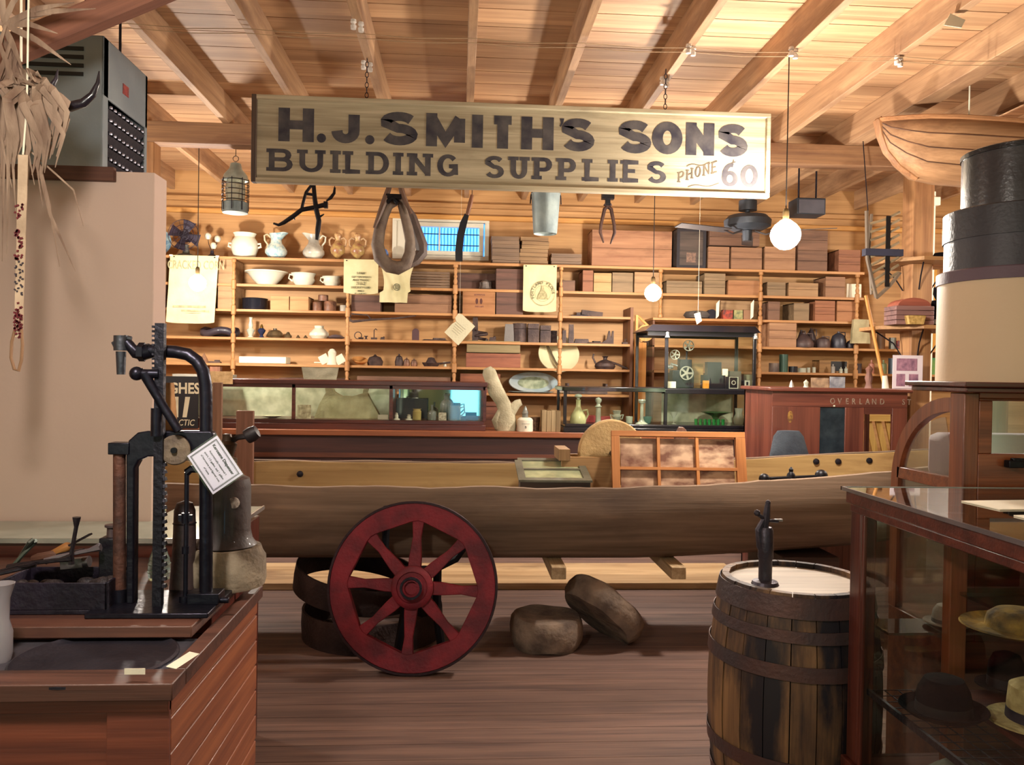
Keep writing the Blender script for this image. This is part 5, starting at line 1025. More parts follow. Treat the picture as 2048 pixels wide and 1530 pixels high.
# --- shelf A
BLUE = mat('7FA8B8', .2, 0, c2='D8DCCB', sc_=26, bump=0); BLUEP = mat('3E6A8A', .25, 0, c2='9FB4B4', sc_=18, bump=0)
sh('blue_plate', 'blue glazed plate standing at the far left of the top shelf', 'plate', MB().lathe([(.001, 0), (.10, .004), (.145, .02), (.148, .026), (.10, .012), (.001, .01)], n=32), BLUEP, 312, 'A', 8.36, rot=(R(82), 0, R(10)), dz=.146)
t = shT('table_fan', 'old dark purple table fan on the top shelf above the corn sack', 'fan', 372, 'A', 8.3)
PUR = mat('3C3446', .5, .4, c2='28222E', bump=.3)
MB().lathe([(.001, 0), (.085, 0), (.08, .02), (.035, .035), (.025, .1), (.03, .12), (.001, .12)], n=20).build('base', mat('5A5A54', .5, .4), t)
MB().lathe([(.001, -.05), (.05, -.05), (.06, 0), (.05, .08), (.001, .09)], c=(.0, .03, .21), n=16, M=RX).build('motor', PUR, t)
b = MB()
for k in range(4): b.M = T_((0, -.05, .21)) @ RT(R(90 * k + 20), 'Y'); b.grid(lambda a, c: ((a - .5) * .09 * (.4 + c), .02 * (a - .5), .02 + .13 * c), 4, 5, .004)
b.M = MX.Identity(4); b.build('blades', PUR, t)
b = MB()
for r_ in (.05, .10, .15): b.ring([(r_ - .003, 0), (r_, -.003), (r_ + .003, 0), (r_, .003)], 32, T_((0, -.085, .21)) @ RX)
for k in range(10): b.tube([(0, -.09, .21), (.15 * cos(.628 * k), -.085, .21 + .15 * sin(.628 * k))], .002, 5)
b.build('guard', PUR, t)
t = shT('cotton_boll_lamp', 'small dark stand with three white cotton bolls on wire stems, top shelf', 'ornament', 424, 'A', 8.3)
MB().lathe([(.001, 0), (.045, 0), (.04, .02), (.02, .035), (.015, .07), (.001, .07)], n=14).build('stand', PUR, t)
for x, z in ((-.045, .215), (.05, .19), (.01, .12)):
    MB().tube([(0, 0, .06), (x * .7, 0, z * .6), (x, 0, z - .02)], .003, 5).build('stem', IRON, t); MB().lathe([(.001, -.035), (.02, -.03), (.032, 0), (.028, .02), (.012, .034), (.001, .036)], c=(x, 0, z), n=12, wob=.15).build('boll', PORC, t)
t = shT('white_crock', 'large white chamber crock with lug handles on the top shelf', 'crock', 489, 'A', 8.32)
MB().lathe([(.001, 0), (.075, 0), (.11, .03), (.135, .10), (.128, .17), (.098, .215), (.103, .235), (.115, .255), (.105, .255), (.09, .225), (.001, .2)], n=32).build('body', PORC, t)
for s_ in (-1, 1): MB().tube(ringh(.118, .045, .15, s_), .011, 8).build('handle', PORC, t)
def pitcher(lab, px_, body, hnd, mir, sc=1.0):
    t = shT('pitcher', lab, 'pitcher', px_, 'A', 8.32, 'pitchers on the top shelf'); s_ = mir
    b = MB(); b.lathe([(.001, 0), (.06, 0), (.075, .015), (.108, .06), (.11, .09), (.085, .13), (.058, .165), (.052, .20), (.062, .24), (.07, .26), (.062, .26), (.046, .2), (.001, .15)], n=28)
    b.v = [V((p.x - s_ * .05 * max(0, (p.z - .21) / .05) * (1 if p.x * -s_ > .02 else 0), p.y, p.z + .012 * max(0, (p.z - .21) / .05) * (1 if p.x * -s_ > .02 else 0))) for p in b.v]; b.build('body', body, t)
    MB().tube([(s_ * .055, 0, .22), (s_ * .09, 0, .255), (s_ * .12, 0, .24), (s_ * .115, 0, .19), (s_ * .085, 0, .15), (s_ * .09, 0, .12)], .009, 8).build('handle', hnd, t)
    return t
pitcher('blue and white flowered wash pitcher with its handle on the left, top shelf', 552, BLUE, mat('D8CBA8', .3), -1)
pitcher('white and grey wash pitcher with its handle on the right, top shelf', 627, mat('D2CFC0', .2, 0, c2='8E8A80', sc_=7, bump=0), PORC, 1)
t = None
VM = mat('8E5A48', .3, 0, c2='B8A060', sc_=20, bump=0)
for px_, lab in ((675, 'ornate brown and gold two handled vase, left of the pair on the top shelf'), (715, 'ornate brown and gold two handled vase, right of the pair on the top shelf')):
    if t is None:
        t = shT('ornate_vase', lab, 'vase', px_, 'A', 8.3, 'pair of ornate vases')
        MB().lathe([(.001, 0), (.035, 0), (.032, .008), (.012, .02), (.03, .035), (.066, .075), (.075, .11), (.062, .155), (.035, .18), (.028, .2)], n=24).build('body', VM, t)
        MB().lathe([(.028, .2), (.024, .22), (.036, .245), (.034, .27), (.02, .285), (.001, .285)], n=18, wob=.08).build('neck', mat('D0B07A', .3, c2='9A6A4A', sc_=30), t)
        for s_ in (-1, 1): MB().tube([(s_ * .03, 0, .22), (s_ * .06, 0, .235), (s_ * .085, 0, .21), (s_ * .08, 0, .17), (s_ * .065, 0, .14), (s_ * .085, 0, .16)], .009, 8).build('handle', mat('C8A882', .35), t)
    else: dup(t, (at(px_, 500, 8.3).x, 8.3, SZ['A'] + .0005), lab)
sh('blue_dish', 'small blue dish standing on edge behind the horse collar', 'dish', MB().lathe([(.001, 0), (.06, .004), (.075, .016), (.001, .01)], n=24, sx=.7), mat('2E4E8A', .3, c2='6A86B4', sc_=40, bump=0), 767, 'A', 8.4, rot=(R(80), 0, 0), dz=.075)
SHG = wood('8A7058', '5E4A3A', 'x', 4)
def bundle(lab, x0, x1, h, n, px_sh='A', Y=8.24, mt=SHG, jit=.012, d=.26, nm='shingle_stack', cat='stack of shingles', group='stacks of wooden shingles'):
    t = shT(nm, lab, cat, (x0 + x1) / 2, px_sh, Y, group); w_ = (x1 - x0) * S; h *= S; r_ = random.Random(int(x0)); q = h / n
    for i in range(n):
        e = r_.uniform(-jit, jit); MB().bb((-w_ / 2 + e, r_.uniform(0, .01), i * q + .001), (w_ / 2 + e * .5, d, (i + 1) * q - .001)).build('shingle', mt, t, bev=.001)
bundle('stack of grey brown shingles just right of the white window', 984, 1038, 55, 7); bundle('stack of shingles with lighter ends, second right of the window', 1041, 1096, 55, 7, mt=wood('A08058', '705438', 'x'), jit=.016)
bundle('low stack of shingles below the hanging bucket', 1104, 1164, 24, 3)
crate('very large reddish pine crate on the top shelf behind the tongs', 'A', 1182, 1345, 73, cw('B08260', '84583E'), n=2)
t, w_, h = crate('dark grey green crate with a faded badge, top shelf beside the largest crate', 'A', 1352, 1412, 80, cw('5A4C44', '3A322E'), n=1)
MB().bb((-.05, -.002, .06), (.05, 0, .16)).build('faded_badge', mat('8A6C5C', .8, c2='5A4C44', sc_=40), t); b = MB(); frame(b, -w_ / 2, w_ / 2, 0, h, .03, -.008, 0); b.build('dark_frame', mat('2A262C', .7), t)
crate('square reddish crate on the top shelf under the ceiling fan', 'A', 1415, 1459, 45, C1); crate('reddish crate on the top shelf right under the ceiling fan', 'A', 1461, 1525, 45, C1, n=2)
crate('brown crate resting on two others under the ceiling fan', 'A', 1416, 1520, 34, C2, dz=.245, n=2, d=.28)
crate('wide reddish crate on the top shelf behind the brightest bulb', 'A', 1528, 1592, 48, cw('B48A66', '866046'), n=2); crate('wide crate right of the brightest bulb, top shelf', 'A', 1594, 1656, 84, C2, n=4)
crate('small reddish crate at the right end of the top shelf', 'A', 1676, 1722, 46, cw('A06C4E', '744A36'))
# --- shelf B
crate('tall pale box on shelf two left of the turned upright, beside the corn sack', 'B', 436, 468, 50, C3, n=1); crate('pale box at the far left of shelf two', 'B', 312, 330, 48, C3, n=1)
t = shT('wash_bowl', 'wide white wash bowl on the second shelf', 'bowl', 533, 'B'); MB().lathe([(.001, 0), (.095, 0), (.095, .015), (.14, .06), (.19, .125), (.215, .132), (.215, .142), (.19, .14), (.13, .07), (.001, .03)], n=40).build('bowl', PORC, t)
for px_, lab, sx_ in ((607, 'white chamber pot with its handle on the left, second shelf', 1), (664, 'smaller white chamber pot without visible handle, second shelf', .8)):
    t = shT('chamber_pot', lab, 'pot', px_, 'B', 8.32, 'white chamber pots'); t.scale = (sx_,) * 3
    MB().lathe([(.001, 0), (.075, 0), (.08, .01), (.10, .035), (.115, .06), (.105, .09), (.115, .118), (.128, .13), (.11, .13), (.001, .06)], n=30).build('pot', PORC, t)
    MB().tube([(-.10, 0, .11), (-.14, 0, .12), (-.15, 0, .08), (-.11, 0, .05)], .009, 8).build('handle', PORC, t)
t = shT('slatted_box', 'low grey slatted box on the second shelf right of the hanging cloths', 'box', 852, 'B', 8.2)
for i in range(6): MB().bb((-.24, 0, .003 + i * .028), (.24, .012, .026 + i * .028)).build('slat', SHG, t, bev=.002)
for x in (-.235, .215): MB().bb((x, .012, 0), (x + .02, .25, .17)).build('end_post', SHG, t)
sh('figural_jar', 'small grey lidded jar on the second shelf between the slatted box and the flour sack', 'jar', MB().lathe([(.001, 0), (.035, 0), (.07, .02), (.06, .05), (.065, .085), (.03, .11), (.001, .115)], n=16, wob=.12), mat('8A8078', .5, c2='5E5652', sc_=20, bump=.4), 971, 'B')
crate('dark long box at the back of the second shelf behind the lidded jar', 'B', 912, 990, 36, C4, Y=8.42, d=.1, n=1)
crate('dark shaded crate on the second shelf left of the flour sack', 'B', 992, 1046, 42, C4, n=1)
crate('small square box on the second shelf right of the flour sack', 'B', 1123, 1150, 22, C2, n=1)
crate('reddish crate on the second shelf left of the pale yellow box', 'B', 1165, 1186, 43, cw('A06A4C', '744832'), n=2); crate('pale yellow box with faded printing, second shelf', 'B', 1187, 1223, 38, cw('C2A070', '9A7A4C'), n=2)
crate('brown box on the second shelf right of the pale yellow box', 'B', 1224, 1266, 40, C5, n=1); crate('light brown box on the second shelf left of the middle bulb', 'B', 1268, 1320, 42, C3, n=1)
crate('low brown crate on the second shelf right of the middle bulb', 'B', 1332, 1405, 26, C5, n=2); crate('taller brown crate on the second shelf, left of the framed crate', 'B', 1408, 1451, 43, C5)
crate('orange brown long crate with a pale edge on the second shelf', 'B', 1455, 1523, 30, cw('B4825A', '8A5C3A'), n=1); crate('greenish brown crate just right of the upright, second shelf', 'B', 1534, 1572, 28, C5, n=2)
crate('long pale crate on the second shelf below the brightest bulb', 'B', 1576, 1638, 28, C3, n=2); crate('square reddish crate near the right end of the second shelf', 'B', 1650, 1691, 42, C1, n=2)
sh('framed_sheet', 'white sheet of paper standing at the right end of the second shelf', 'paper', MB().bb((-.08, 0, 0), (.08, .006, .15)), PAPER, 1708, 'B', 8.25)
# --- shelf C
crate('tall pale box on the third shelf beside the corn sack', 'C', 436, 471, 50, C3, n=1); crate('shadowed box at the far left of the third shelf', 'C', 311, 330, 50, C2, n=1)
BKP = mat('20222C', .25, .3, .2, bump=0, coat=.4)
sh('black_pot', 'black enamel pot on the third shelf', 'pot', MB().lathe([(.001, 0), (.12, 0), (.125, .01), (.125, .11), (.13, .118), (.12, .122), (.001, .115)], n=32), BKP, 510, 'C')
crate('plain pale board box, left of the pair on the third shelf', 'C', 541, 577, 27, cw('C89A68', 'A0744A'), n=1); crate('plain pale board box, right of the pair on the third shelf', 'C', 580, 616, 27, cw('C89A68', 'A0744A'), n=1)
CAN_ = mat('8A6048', .5, .2, c2='5E4234', sc_=20, bump=.3)
for px_, w2, h2, dz, lab in ((634, 20, 18, 0, 'brown tin with a yellow label on the third shelf'), (660, 24, 20, 0, 'reddish brown tin on the third shelf'), (646, 20, 12, .105, 'brown tin lying on top of two others on the third shelf'), (687, 14, 13, 0, 'small pale cup at the right of the brown tins, third shelf')):
    sh('tin_can', lab, 'tin', MB().lathe([(.001, 0), (w2 * S / 2, 0), (w2 * S / 2, h2 * S * .9), (w2 * S / 2 * .9, h2 * S), (.001, h2 * S)], n=18), mat('B8B0A0', .4) if px_ == 687 else CAN_, px_, 'C', 8.3, 'tins on the third shelf', dz=dz)
crate('dark low box on the third shelf under the printed cloth', 'C', 703, 760, 33, C4, n=1); crate('long brown crate with faded stencilling on the third shelf', 'C', 790, 902, 36, C1, n=2)
t, w_, h = crate('square tan crate with dark stencilled ovals on the third shelf', 'C', 925, 990, 46, cw('B88254', '8E5E3A'), n=1)
b = MB(); b.prism(arc(-.022, .13, .014, .03, 0, 345, 14), .001, T_((0, -.001, 0))); b.build('stencil_oval', mat('5A342C', .8, bump=0), t); b = MB(); b.prism(arc(.022, .13, .014, .03, 0, 345, 14), .001, T_((0, -.001, 0))); b.build('stencil_oval', mat('5A342C', .8, bump=0), t)
MB().bb((-.05, -.001, .188), (.06, 0, .204)).build('stencil_line', mat('6A4438', .8, c2='9A6A4C', sc_=90), t); MB().bb((-.04, -.001, .068), (.05, 0, .084)).build('stencil_line', mat('6A4438', .8, c2='9A6A4C', sc_=90), t)
crate('dark brown crate beside the stencilled tan crate, third shelf', 'C', 992, 1046, 45, C4, n=1)
OLDI = mat('5A4842', .6, .4, c2='3A2E2E', bump=.4, sc_=12)
t = shT('tool_pile_plane', 'pile of dark hand planes and chisels on the third shelf', 'tools', 1180, 'C', 8.3)
MB().box((.02, 0, .035), (.22, .06, .05), ry=R(6)).build('plane', OLDI, t); MB().box((-.06, .03, .03), (.16, .04, .04), ry=R(-4)).build('plane', OLDI, t); MB().tube([(-.2, -.02, .008), (.0, -.02, .012)], .008, 6).build('chisel', IRON, t)
t = shT('cast_iron_stove_plate', 'grey cast iron disc casting lying on the third shelf above the black case', 'casting', 1395, 'C', 8.28)
b = MB(); b.lathe([(.001, .01), (.10, .01), (.12, .04), (.10, .075), (.04, .085), (.001, .085)], n=24, sx=1.25); b.build('disc', mat('6A6460', .6, .4, bump=.4), t); MB().lathe([(.001, 0), (.05, 0), (.05, .07), (.001, .07)], c=(.13, -.03, .0), n=16, M=RX @ T_((0, .05, -.02))).build('hub', IRON, t)
MB().lathe([(.02, 0), (.02, .01), (.001, .01)], c=(-.05, -.09, .05), n=12, M=RX).build('hole', BLACK, t)
crate('dark tin with a red and white label on the third shelf', 'C', 1446, 1466, 19, mat('2A2A30', .4, c2='B84A34', sc_=22, bump=0), n=1, group=None, nm='label_tin', d=.08); crate('greenish tin with a cream label on the third shelf', 'C', 1468, 1486, 19, mat('B4AA70', .4, c2='5E6A4A', sc_=22, bump=0), n=1, group=None, nm='label_tin', d=.08)
crate('small orange wooden box beside the two label tins, third shelf', 'C', 1487, 1504, 20, C1, n=1, d=.1); crate('wide board box standing behind the label tins, third shelf', 'C', 1440, 1503, 40, C3, Y=8.4, d=.12, n=1)
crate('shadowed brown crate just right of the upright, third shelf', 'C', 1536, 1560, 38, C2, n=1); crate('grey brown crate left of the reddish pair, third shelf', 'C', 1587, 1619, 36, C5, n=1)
crate('reddish planked crate, left of the pair at the right of the third shelf', 'C', 1629, 1671, 42, cw('A8704E', '7E4E36')); crate('lighter reddish crate, right of the pair at the right of the third shelf', 'C', 1673, 1714, 42, cw('B88258', '8E5E3C'), n=2)
for px_, k_, h2, lab in ((1432, 'C', 38, 'tall narrow white card leaning beside the iron disc'), (1501, 'C', 40, 'thin white card leaning at the right of the small orange box')):
    sh('swing_card', lab, 'card', MB().prism([(0, 0), (.03, .03), (.035, h2 * S), (.0, h2 * S * .8)], .002), PAPER, px_, k_, 8.19)
# --- shelf D
LEA = mat('2A2632', .45, 0, c2='443A3E', bump=.3, coat=.2)
sh('leather_collar', 'black leather horse collar lying on the fourth shelf below the corn sack', 'collar', MB().tube([(.15 * cos(a * .35) * 1.1, .07 * sin(a * .35), .05 + .02 * sin(a)) for a in range(18)], .038, 10, closed=True), LEA, 440, 'D', 8.34)
t = shT('oil_lamp', 'clear glass oil lamp with chimney on the fourth shelf', 'lamp', 501, 'D'); MB().lathe([(.001, 0), (.035, 0), (.02, .02), (.03, .05), (.042, .075), (.02, .1), (.001, .1)], n=16).build('font', GW, t); MB().lathe([(.02, .1), (.024, .13), (.014, .17), (.018, .21), (.001, .21)], n=14).build('chimney', GW, t)
t = shT('blue_lamp', 'small dark blue oil lamp with a brass burner on the fourth shelf', 'lamp', 523, 'D'); MB().lathe([(.001, 0), (.03, 0), (.014, .03), (.035, .06), (.042, .08), (.02, .1), (.001, .1)], n=16).build('font', mat('26304E', .2), t); MB().lathe([(.02, .1), (.014, .12), (.008, .14), (.001, .14)], n=10).build('burner', BRASS, t)
OLV = mat('5E4E36', .3, 0, c2='3E3426', sc_=14, coat=.3)
sh('brown_teapot', 'squat olive brown covered dish on the fourth shelf', 'dish', MB().lathe([(.001, 0), (.06, 0), (.085, .03), (.07, .06), (.045, .08), (.02, .085), (.02, .1), (.001, .1)], n=24), OLV, 550, 'D')
for px_, r_, lab in ((576, .04, 'small olive brown lid right of the covered dish'), (596, .022, 'tiny brown ball ornament, left of two'), (611, .022, 'tiny brown ball ornament, right of two beside the white jug')): sh('small_pot', lab, 'pot', MB().lathe([(.001, 0), (r_ * .8, 0), (r_, r_ * .6), (r_ * .5, r_ * 1.2), (r_ * .3, r_ * 1.6), (.001, r_ * 1.7)], n=14), OLV, px_, 'D', group='small brown pots')
t = shT('white_spittoon', 'squat white bulbous jar with a short neck on the fourth shelf', 'jar', 638, 'D'); MB().lathe([(.001, 0), (.07, 0), (.10, .035), (.098, .06), (.06, .1), (.045, .11), (.048, .135), (.04, .135), (.001, .1)], n=28).build('body', PORC, t)
sh('grey_saucer', 'dark grey shallow dish at the right of the white squat jar', 'dish', MB().lathe([(.001, 0), (.05, 0), (.09, .02), (.04, .045), (.001, .05)], n=20), mat('6A6068', .4), 672, 'D')
MISC = [(716, 'D', 'small iron wheel and spring on the fourth shelf', 'ring', .04), (732, 'D', 'little pale spool on the fourth shelf', 'spool', .02), (748, 'D', 'upright iron hook stand on the fourth shelf', 'hook', .1), (765, 'D', 'small dark clamp on the fourth shelf', 'block', .03), (870, 'D', 'flat dark iron scraps lying right of the arched plate', 'flat', .14), (960, 'D', 'dark coiled strap behind the hanging paper', 'coil', .07), (985, 'D', 'dark lumpy casting behind the tall grey bottle', 'block', .05), (1188, 'D', 'low dark trowel on the fourth shelf', 'flat', .09),
        (1250, 'D', 'small iron bracket at the right end of the fourth shelf', 'hook', .05), (408, 'E', 'small reddish brown wooden cone at the left of the fifth shelf', 'cone', .05), (430, 'E', 'flat brown offcuts at the left of the fifth shelf', 'flat', .06)]
for px_, k_, lab, kd_, s_ in MISC:
    b = MB()
    if kd_ == 'ring': b.ring([(s_ * .8, -.006), (s_, -.006), (s_, .006), (s_ * .8, .006)], 20, T_((0, 0, s_ + .002)) @ RX).box((.03, 0, .012), (.05, .03, .024))
    if kd_ == 'spool': b.lathe([(.02, 0), (.02, .006), (.01, .01), (.01, .03), (.02, .034), (.02, .04), (.001, .04)], n=12)
    if kd_ == 'hook': b.tube([(0, 0, .01), (0, 0, s_), (s_ * .15, 0, s_ * 1.15), (s_ * .3, 0, s_)], .005, 6).box((0, 0, .012), (.06, .04, .024))
    if kd_ == 'block': b.box((0, 0, s_ / 2), (s_ * 1.6, s_, s_), taper=.7).ball((s_ * .4, 0, s_ * .9), s_ * .35, 10, 6)
    if kd_ == 'flat': b.box((0, 0, .008), (s_ * 2, .08, .016), taper=.8).box((s_ * .3, .01, .024), (s_ * .9, .04, .014), rz=.3)
    if kd_ == 'coil': b.tube([(s_ * cos(a * .5), .6 * s_ * sin(a * .5), .02 + .005 * a) for a in range(22)], .016, 8)
    if kd_ == 'cone': b.lathe([(.001, 0), (s_, 0), (s_ * .7, s_ * .8), (.001, s_ * 2)], n=10)
    sh('iron_oddment' if kd_ != 'cone' else 'wooden_cone', lab, 'tool part', b, C1 if kd_ == 'cone' else OLDI, px_, k_, 8.3, 'small oddments on the shelves')
sh('arched_iron_plate', 'dark arched iron plate standing upright on the fourth shelf', 'plate', MB().prism([(-.036, 0), (.036, 0)] + arc(0, .09, .036, .036, 0, 180, 10), .01), mat('5E4448', .6, .3), 831, 'D', 8.3)
for px_, w2, h2, lab, mt in ((950, 12, 48, 'tall narrow dark iron bar standing left of the coiled strap', OLDI), (1018, 20, 36, 'tall grey tapered bottle in front of the dark tins', mat('7A7470', .5, .2)), (1142, 11, 38, 'tall thin dark block standing alone on the fourth shelf', OLDI), (1128, 8, 26, 'dark thin plate beside the tall thin block', OLDI)):
    sh('upright_bar', lab, 'bar', MB().box((0, 0, h2 * S / 2), (w2 * S, .04, h2 * S), taper=.8), mt, px_, 'D', 8.28)
for px_, w2, h2, lab, rd in ((1039, 28, 38, 'dark round tin on the fourth shelf, leftmost of the three', 1), (1066, 22, 38, 'dark square tin with a pale lid line, middle of the three', 0), (1090, 21, 35, 'dark square tin, rightmost of the three', 0), (1108, 13, 25, 'dark round disc just left of the turned upright, fourth shelf', 1)):
    t = shT('dark_tin', lab, 'tin', px_, 'D', 8.3, 'dark tins on the fourth shelf'); w2 *= S; h2 *= S
    (MB().lathe([(.001, 0), (w2 / 2, 0), (w2 / 2, h2 * .7), (.001, h2 * .7)], n=20) if rd else MB().box((0, 0, h2 * .35), (w2, w2, h2 * .7))).build('body', OLDI, t); (MB().lathe([(.001, h2 * .72), (w2 / 2, h2 * .72), (w2 / 2, h2), (.001, h2)], n=20) if rd else MB().box((0, 0, h2 * .86), (w2, w2, h2 * .26))).build('lid', OLDI, t)
sh('hand_plane', 'low dark wooden hand plane on the fourth shelf', 'plane', MB().box((0, 0, .025), (.16, .05, .05), taper=.85), OLDI, 1163, 'D', 8.3)
sh('angle_casting', 'dark triangular iron casting with a pale foot on the fourth shelf', 'casting', MB().prism([(-.08, 0), (.07, 0), (.07, .14), (.055, .14), (.045, .06), (.03, .14), (.018, .14), (.0, .05)], .03), OLDI, 1214, 'D', 8.3)
t = shT('bow_saw', 'dark bow saw hanging below the third shelf', 'saw', 760, 'D', 8.16)
zz = SZ['C'] - .028 - SZ['D']; P = lambda x, z: ((x - 760) * 8.16 / F, 0, zz - z * 8.16 / F)
MB().tube([P(702, 2), P(698, 6), P(699, 12), P(706, 15), P(740, 11), P(790, 7), P(830, 1)], [.014, .016, .016, .014, .012, .010, .006], 8, flat=.6).build('blade', OLDI, t); MB().tube([P(703, 0), P(735, 2), P(742, 10)], .008, 6).build('handle', OLDI, t)
# right part of shelf D
crate('reddish planked crate on the right shelving, fourth shelf', 'D', 1537, 1594, 51, cw('B48A66', '866046'), n=3)
DJ = mat('5A4640', .5, .1, c2='3C3032', sc_=8, bump=.2)
def jug(px_, w2, h2, Y, lab, mt=DJ, kd_=0):
    w2 *= S / 2; h2 *= S; t = shT('dark_jug', lab, 'jug', px_, 'D', Y, 'dark jugs on the right shelving')
    MB().lathe([(.001, 0), (w2 * .95, 0), (w2, h2 * .1), (w2, h2 * (.3 if kd_ == 0 else .5)), (w2 * .8, h2 * (.55 if kd_ == 0 else .75)), (w2 * .35, h2 * .88), (w2 * .2, h2 * .92), (w2 * .2, h2), (.001, h2)], n=20).build('body', mt, t)
    MB().tube([(w2 * .3, 0, h2 * .95), (w2 * .9, 0, h2 * .95), (w2 * .9, 0, h2 * .6)], .006, 6).build('handle', mt, t)
jug(1608, 38, 30, 8.24, 'low conical brown jug in front, left of the dark jugs'); jug(1646, 28, 24, 8.24, 'rounded brown jug, second of the dark jugs', kd_=1); jug(1677, 30, 34, 8.26, 'large dark grey jug, third of the dark jugs', mat('3E3E48', .4, .2), 1); jug(1701, 17, 18, 8.24, 'smallest dark jug, rightmost of the row', mat('2E2A30', .4, .2), 1)
jug(1602, 18, 38, 8.44, 'tall conical jug behind the low conical jug', kd_=0); jug(1622, 24, 42, 8.44, 'tallest pointed jug at the back of the dark jugs', kd_=0)
one('hanging_cloth_bag', MB().grid(lambda a, b_: ((a - .5) * (.16 + .04 * (1 - b_)), .03 * sin(pi * a) * -1 + .012 * nz(a * 4, b_ * 3), b_ * .25), 12, 10, .04), mat('C2B48E', .85, c2='8E8462', sc_=4, bump=.3), 'cream cloth bag hanging on the right turned upright', 'bag', (at(1722, 683, 8.1).x, 8.10, at(1722, 687, 8.1).z))
for px_, w2, h2, lab, mt in ((1762, 16, 34, 'brown cylinder tin right of the hanging bag, fourth shelf', mat('8A6A50', .5)), (1785, 14, 24, 'grey metal can between the stick and the post', mat('6A6A62', .4, .4)), (1800, 20, 18, 'red and black object at the post on the fourth shelf', mat('8A2A24', .5, c2='1E1A20', sc_=30))): sh('shelf_can', lab, 'can', MB().lathe([(.001, 0), (w2 * S / 2, 0), (w2 * S / 2, h2 * S), (.001, h2 * S)], n=16), mt, px_, 'D', 8.3, 'cans on the right shelving')
# --- shelf E
sh('white_ledger_box', 'long flat white box on the fifth shelf', 'box', MB().box((0, 0, .036), (.47, .22, .07)), mat('E2DEC4', .6, 0, .04), 530, 'E', 8.34, bev=.008)
for px_, r_, lab in ((648, 0, 'pale folded paper packet leaning in the papers pile'), (664, 1, 'white upright figurine in the papers pile on the fifth shelf'), (680, 0, 'small white paper slips at the right of the papers pile')):
    sh('paper_packet', lab, 'paper', MB().box((0, 0, .045), (.09, .02, .09), ry=R(-30)).box((-.03, .02, .01), (.14, .05, .01)) if not r_ else MB().lathe([(.001, 0), (.05, 0), (.04, .04), (.035, .09), (.04, .13), (.02, .16), (.001, .165)], n=12, sx=1.1), PAPER, px_, 'E', 8.3, 'papers on the fifth shelf', dz=.012 if not r_ else 0)
sh('amber_bowl', 'amber glass bowl lying tilted on the fifth shelf', 'bowl', MB().lathe([(.001, 0), (.05, .004), (.085, .04), (.08, .045), (.001, .015)], n=24), mat('B4743C', .3, c2='D8A060', sc_=8), 719, 'E', 8.28, rot=(R(20), R(10), 0), dz=.02)
for px_, w2, h2, lab in ((750, 32, 22, 'dark lumpy kettle on the fifth shelf right of the amber bowl'), (798, 17, 24, 'small dark bottle with a pointed neck on the fifth shelf'), (813, 14, 17, 'small brown pot right of the pointed bottle'), (828, 14, 15, 'smallest brown pot left of the wire basket')): sh('dark_pot', lab, 'pot', MB().lathe([(.001, 0), (w2 * S / 2 * .9, 0), (w2 * S / 2, h2 * S * .35), (w2 * S / 2 * .7, h2 * S * .75), (w2 * S * .12, h2 * S * .85), (.006, h2 * S), (.001, h2 * S)], n=18), OLDI if w2 > 16 else CAN_, px_, 'E', 8.3, 'dark pots on the fifth shelf')
sh('iron_skillet', 'dark iron skillet with a heap of nails on the fifth shelf', 'skillet', MB().lathe([(.001, 0), (.07, 0), (.095, .035), (.09, .04), (.06, .035), (.03, .09), (.001, .095)], n=22, wob=.04).tube([(.09, 0, .03), (.2, 0, .045)], .01, 6), OLDI, 862, 'E', 8.28)
sh('white_egg_cup', 'tiny white cup at the right of the iron skillet', 'cup', MB().lathe([(.001, 0), (.02, 0), (.014, .02), (.022, .05), (.018, .05), (.001, .03)], n=12), PORC, 890, 'E', 8.3)
t, w_, h = crate('long orange red crate under a grey lid board on the fifth shelf', 'E', 932, 1041, 28, cw('A4664A', '744232'), n=1, d=.3); crate('grey brown long box on top of the orange red crate', 'E', 933, 1040, 24, cw('9A8862', '746444'), n=1, d=.3, dz=.15)
t = shT('large_white_basin', 'large white basin with a brown handled scoop tipped towards the viewer, fifth shelf', 'basin', 1116, 'E', 8.33, dz=.125); t.rotation_euler = (R(62), 0, 0)
MB().lathe([(.001, -.03), (.1, -.03), (.19, .04), (.215, .06), (.212, .068), (.18, .045), (.09, -.018), (.001, -.018)], n=40).build('basin', mat('D8D2AC', .25, 0, .06, bump=0), t); MB().tube([(-.12, .10, .06), (-.03, -.06, .0), (0, -.14, .03)], [.016, .01, .014], 8, flat=.5).build('scoop', mat('6A5A44', .6), t)
t = shT('iron_kettle', 'black iron kettle with a raised handle on the fifth shelf', 'kettle', 1210, 'E', 8.28); MB().lathe([(.001, 0), (.09, 0), (.11, .03), (.10, .06), (.05, .09), (.02, .1), (.02, .12), (.035, .135), (.001, .14)], n=24).build('body', OLDI, t); MB().tube([(-.1, 0, .06), (-.13, 0, .12), (-.12, 0, .16)], .01, 8).build('spout', OLDI, t); MB().tube([(.05, 0, .08), (.14, 0, .05), (.26, 0, .0)], .012, 8).build('handle', OLDI, t)
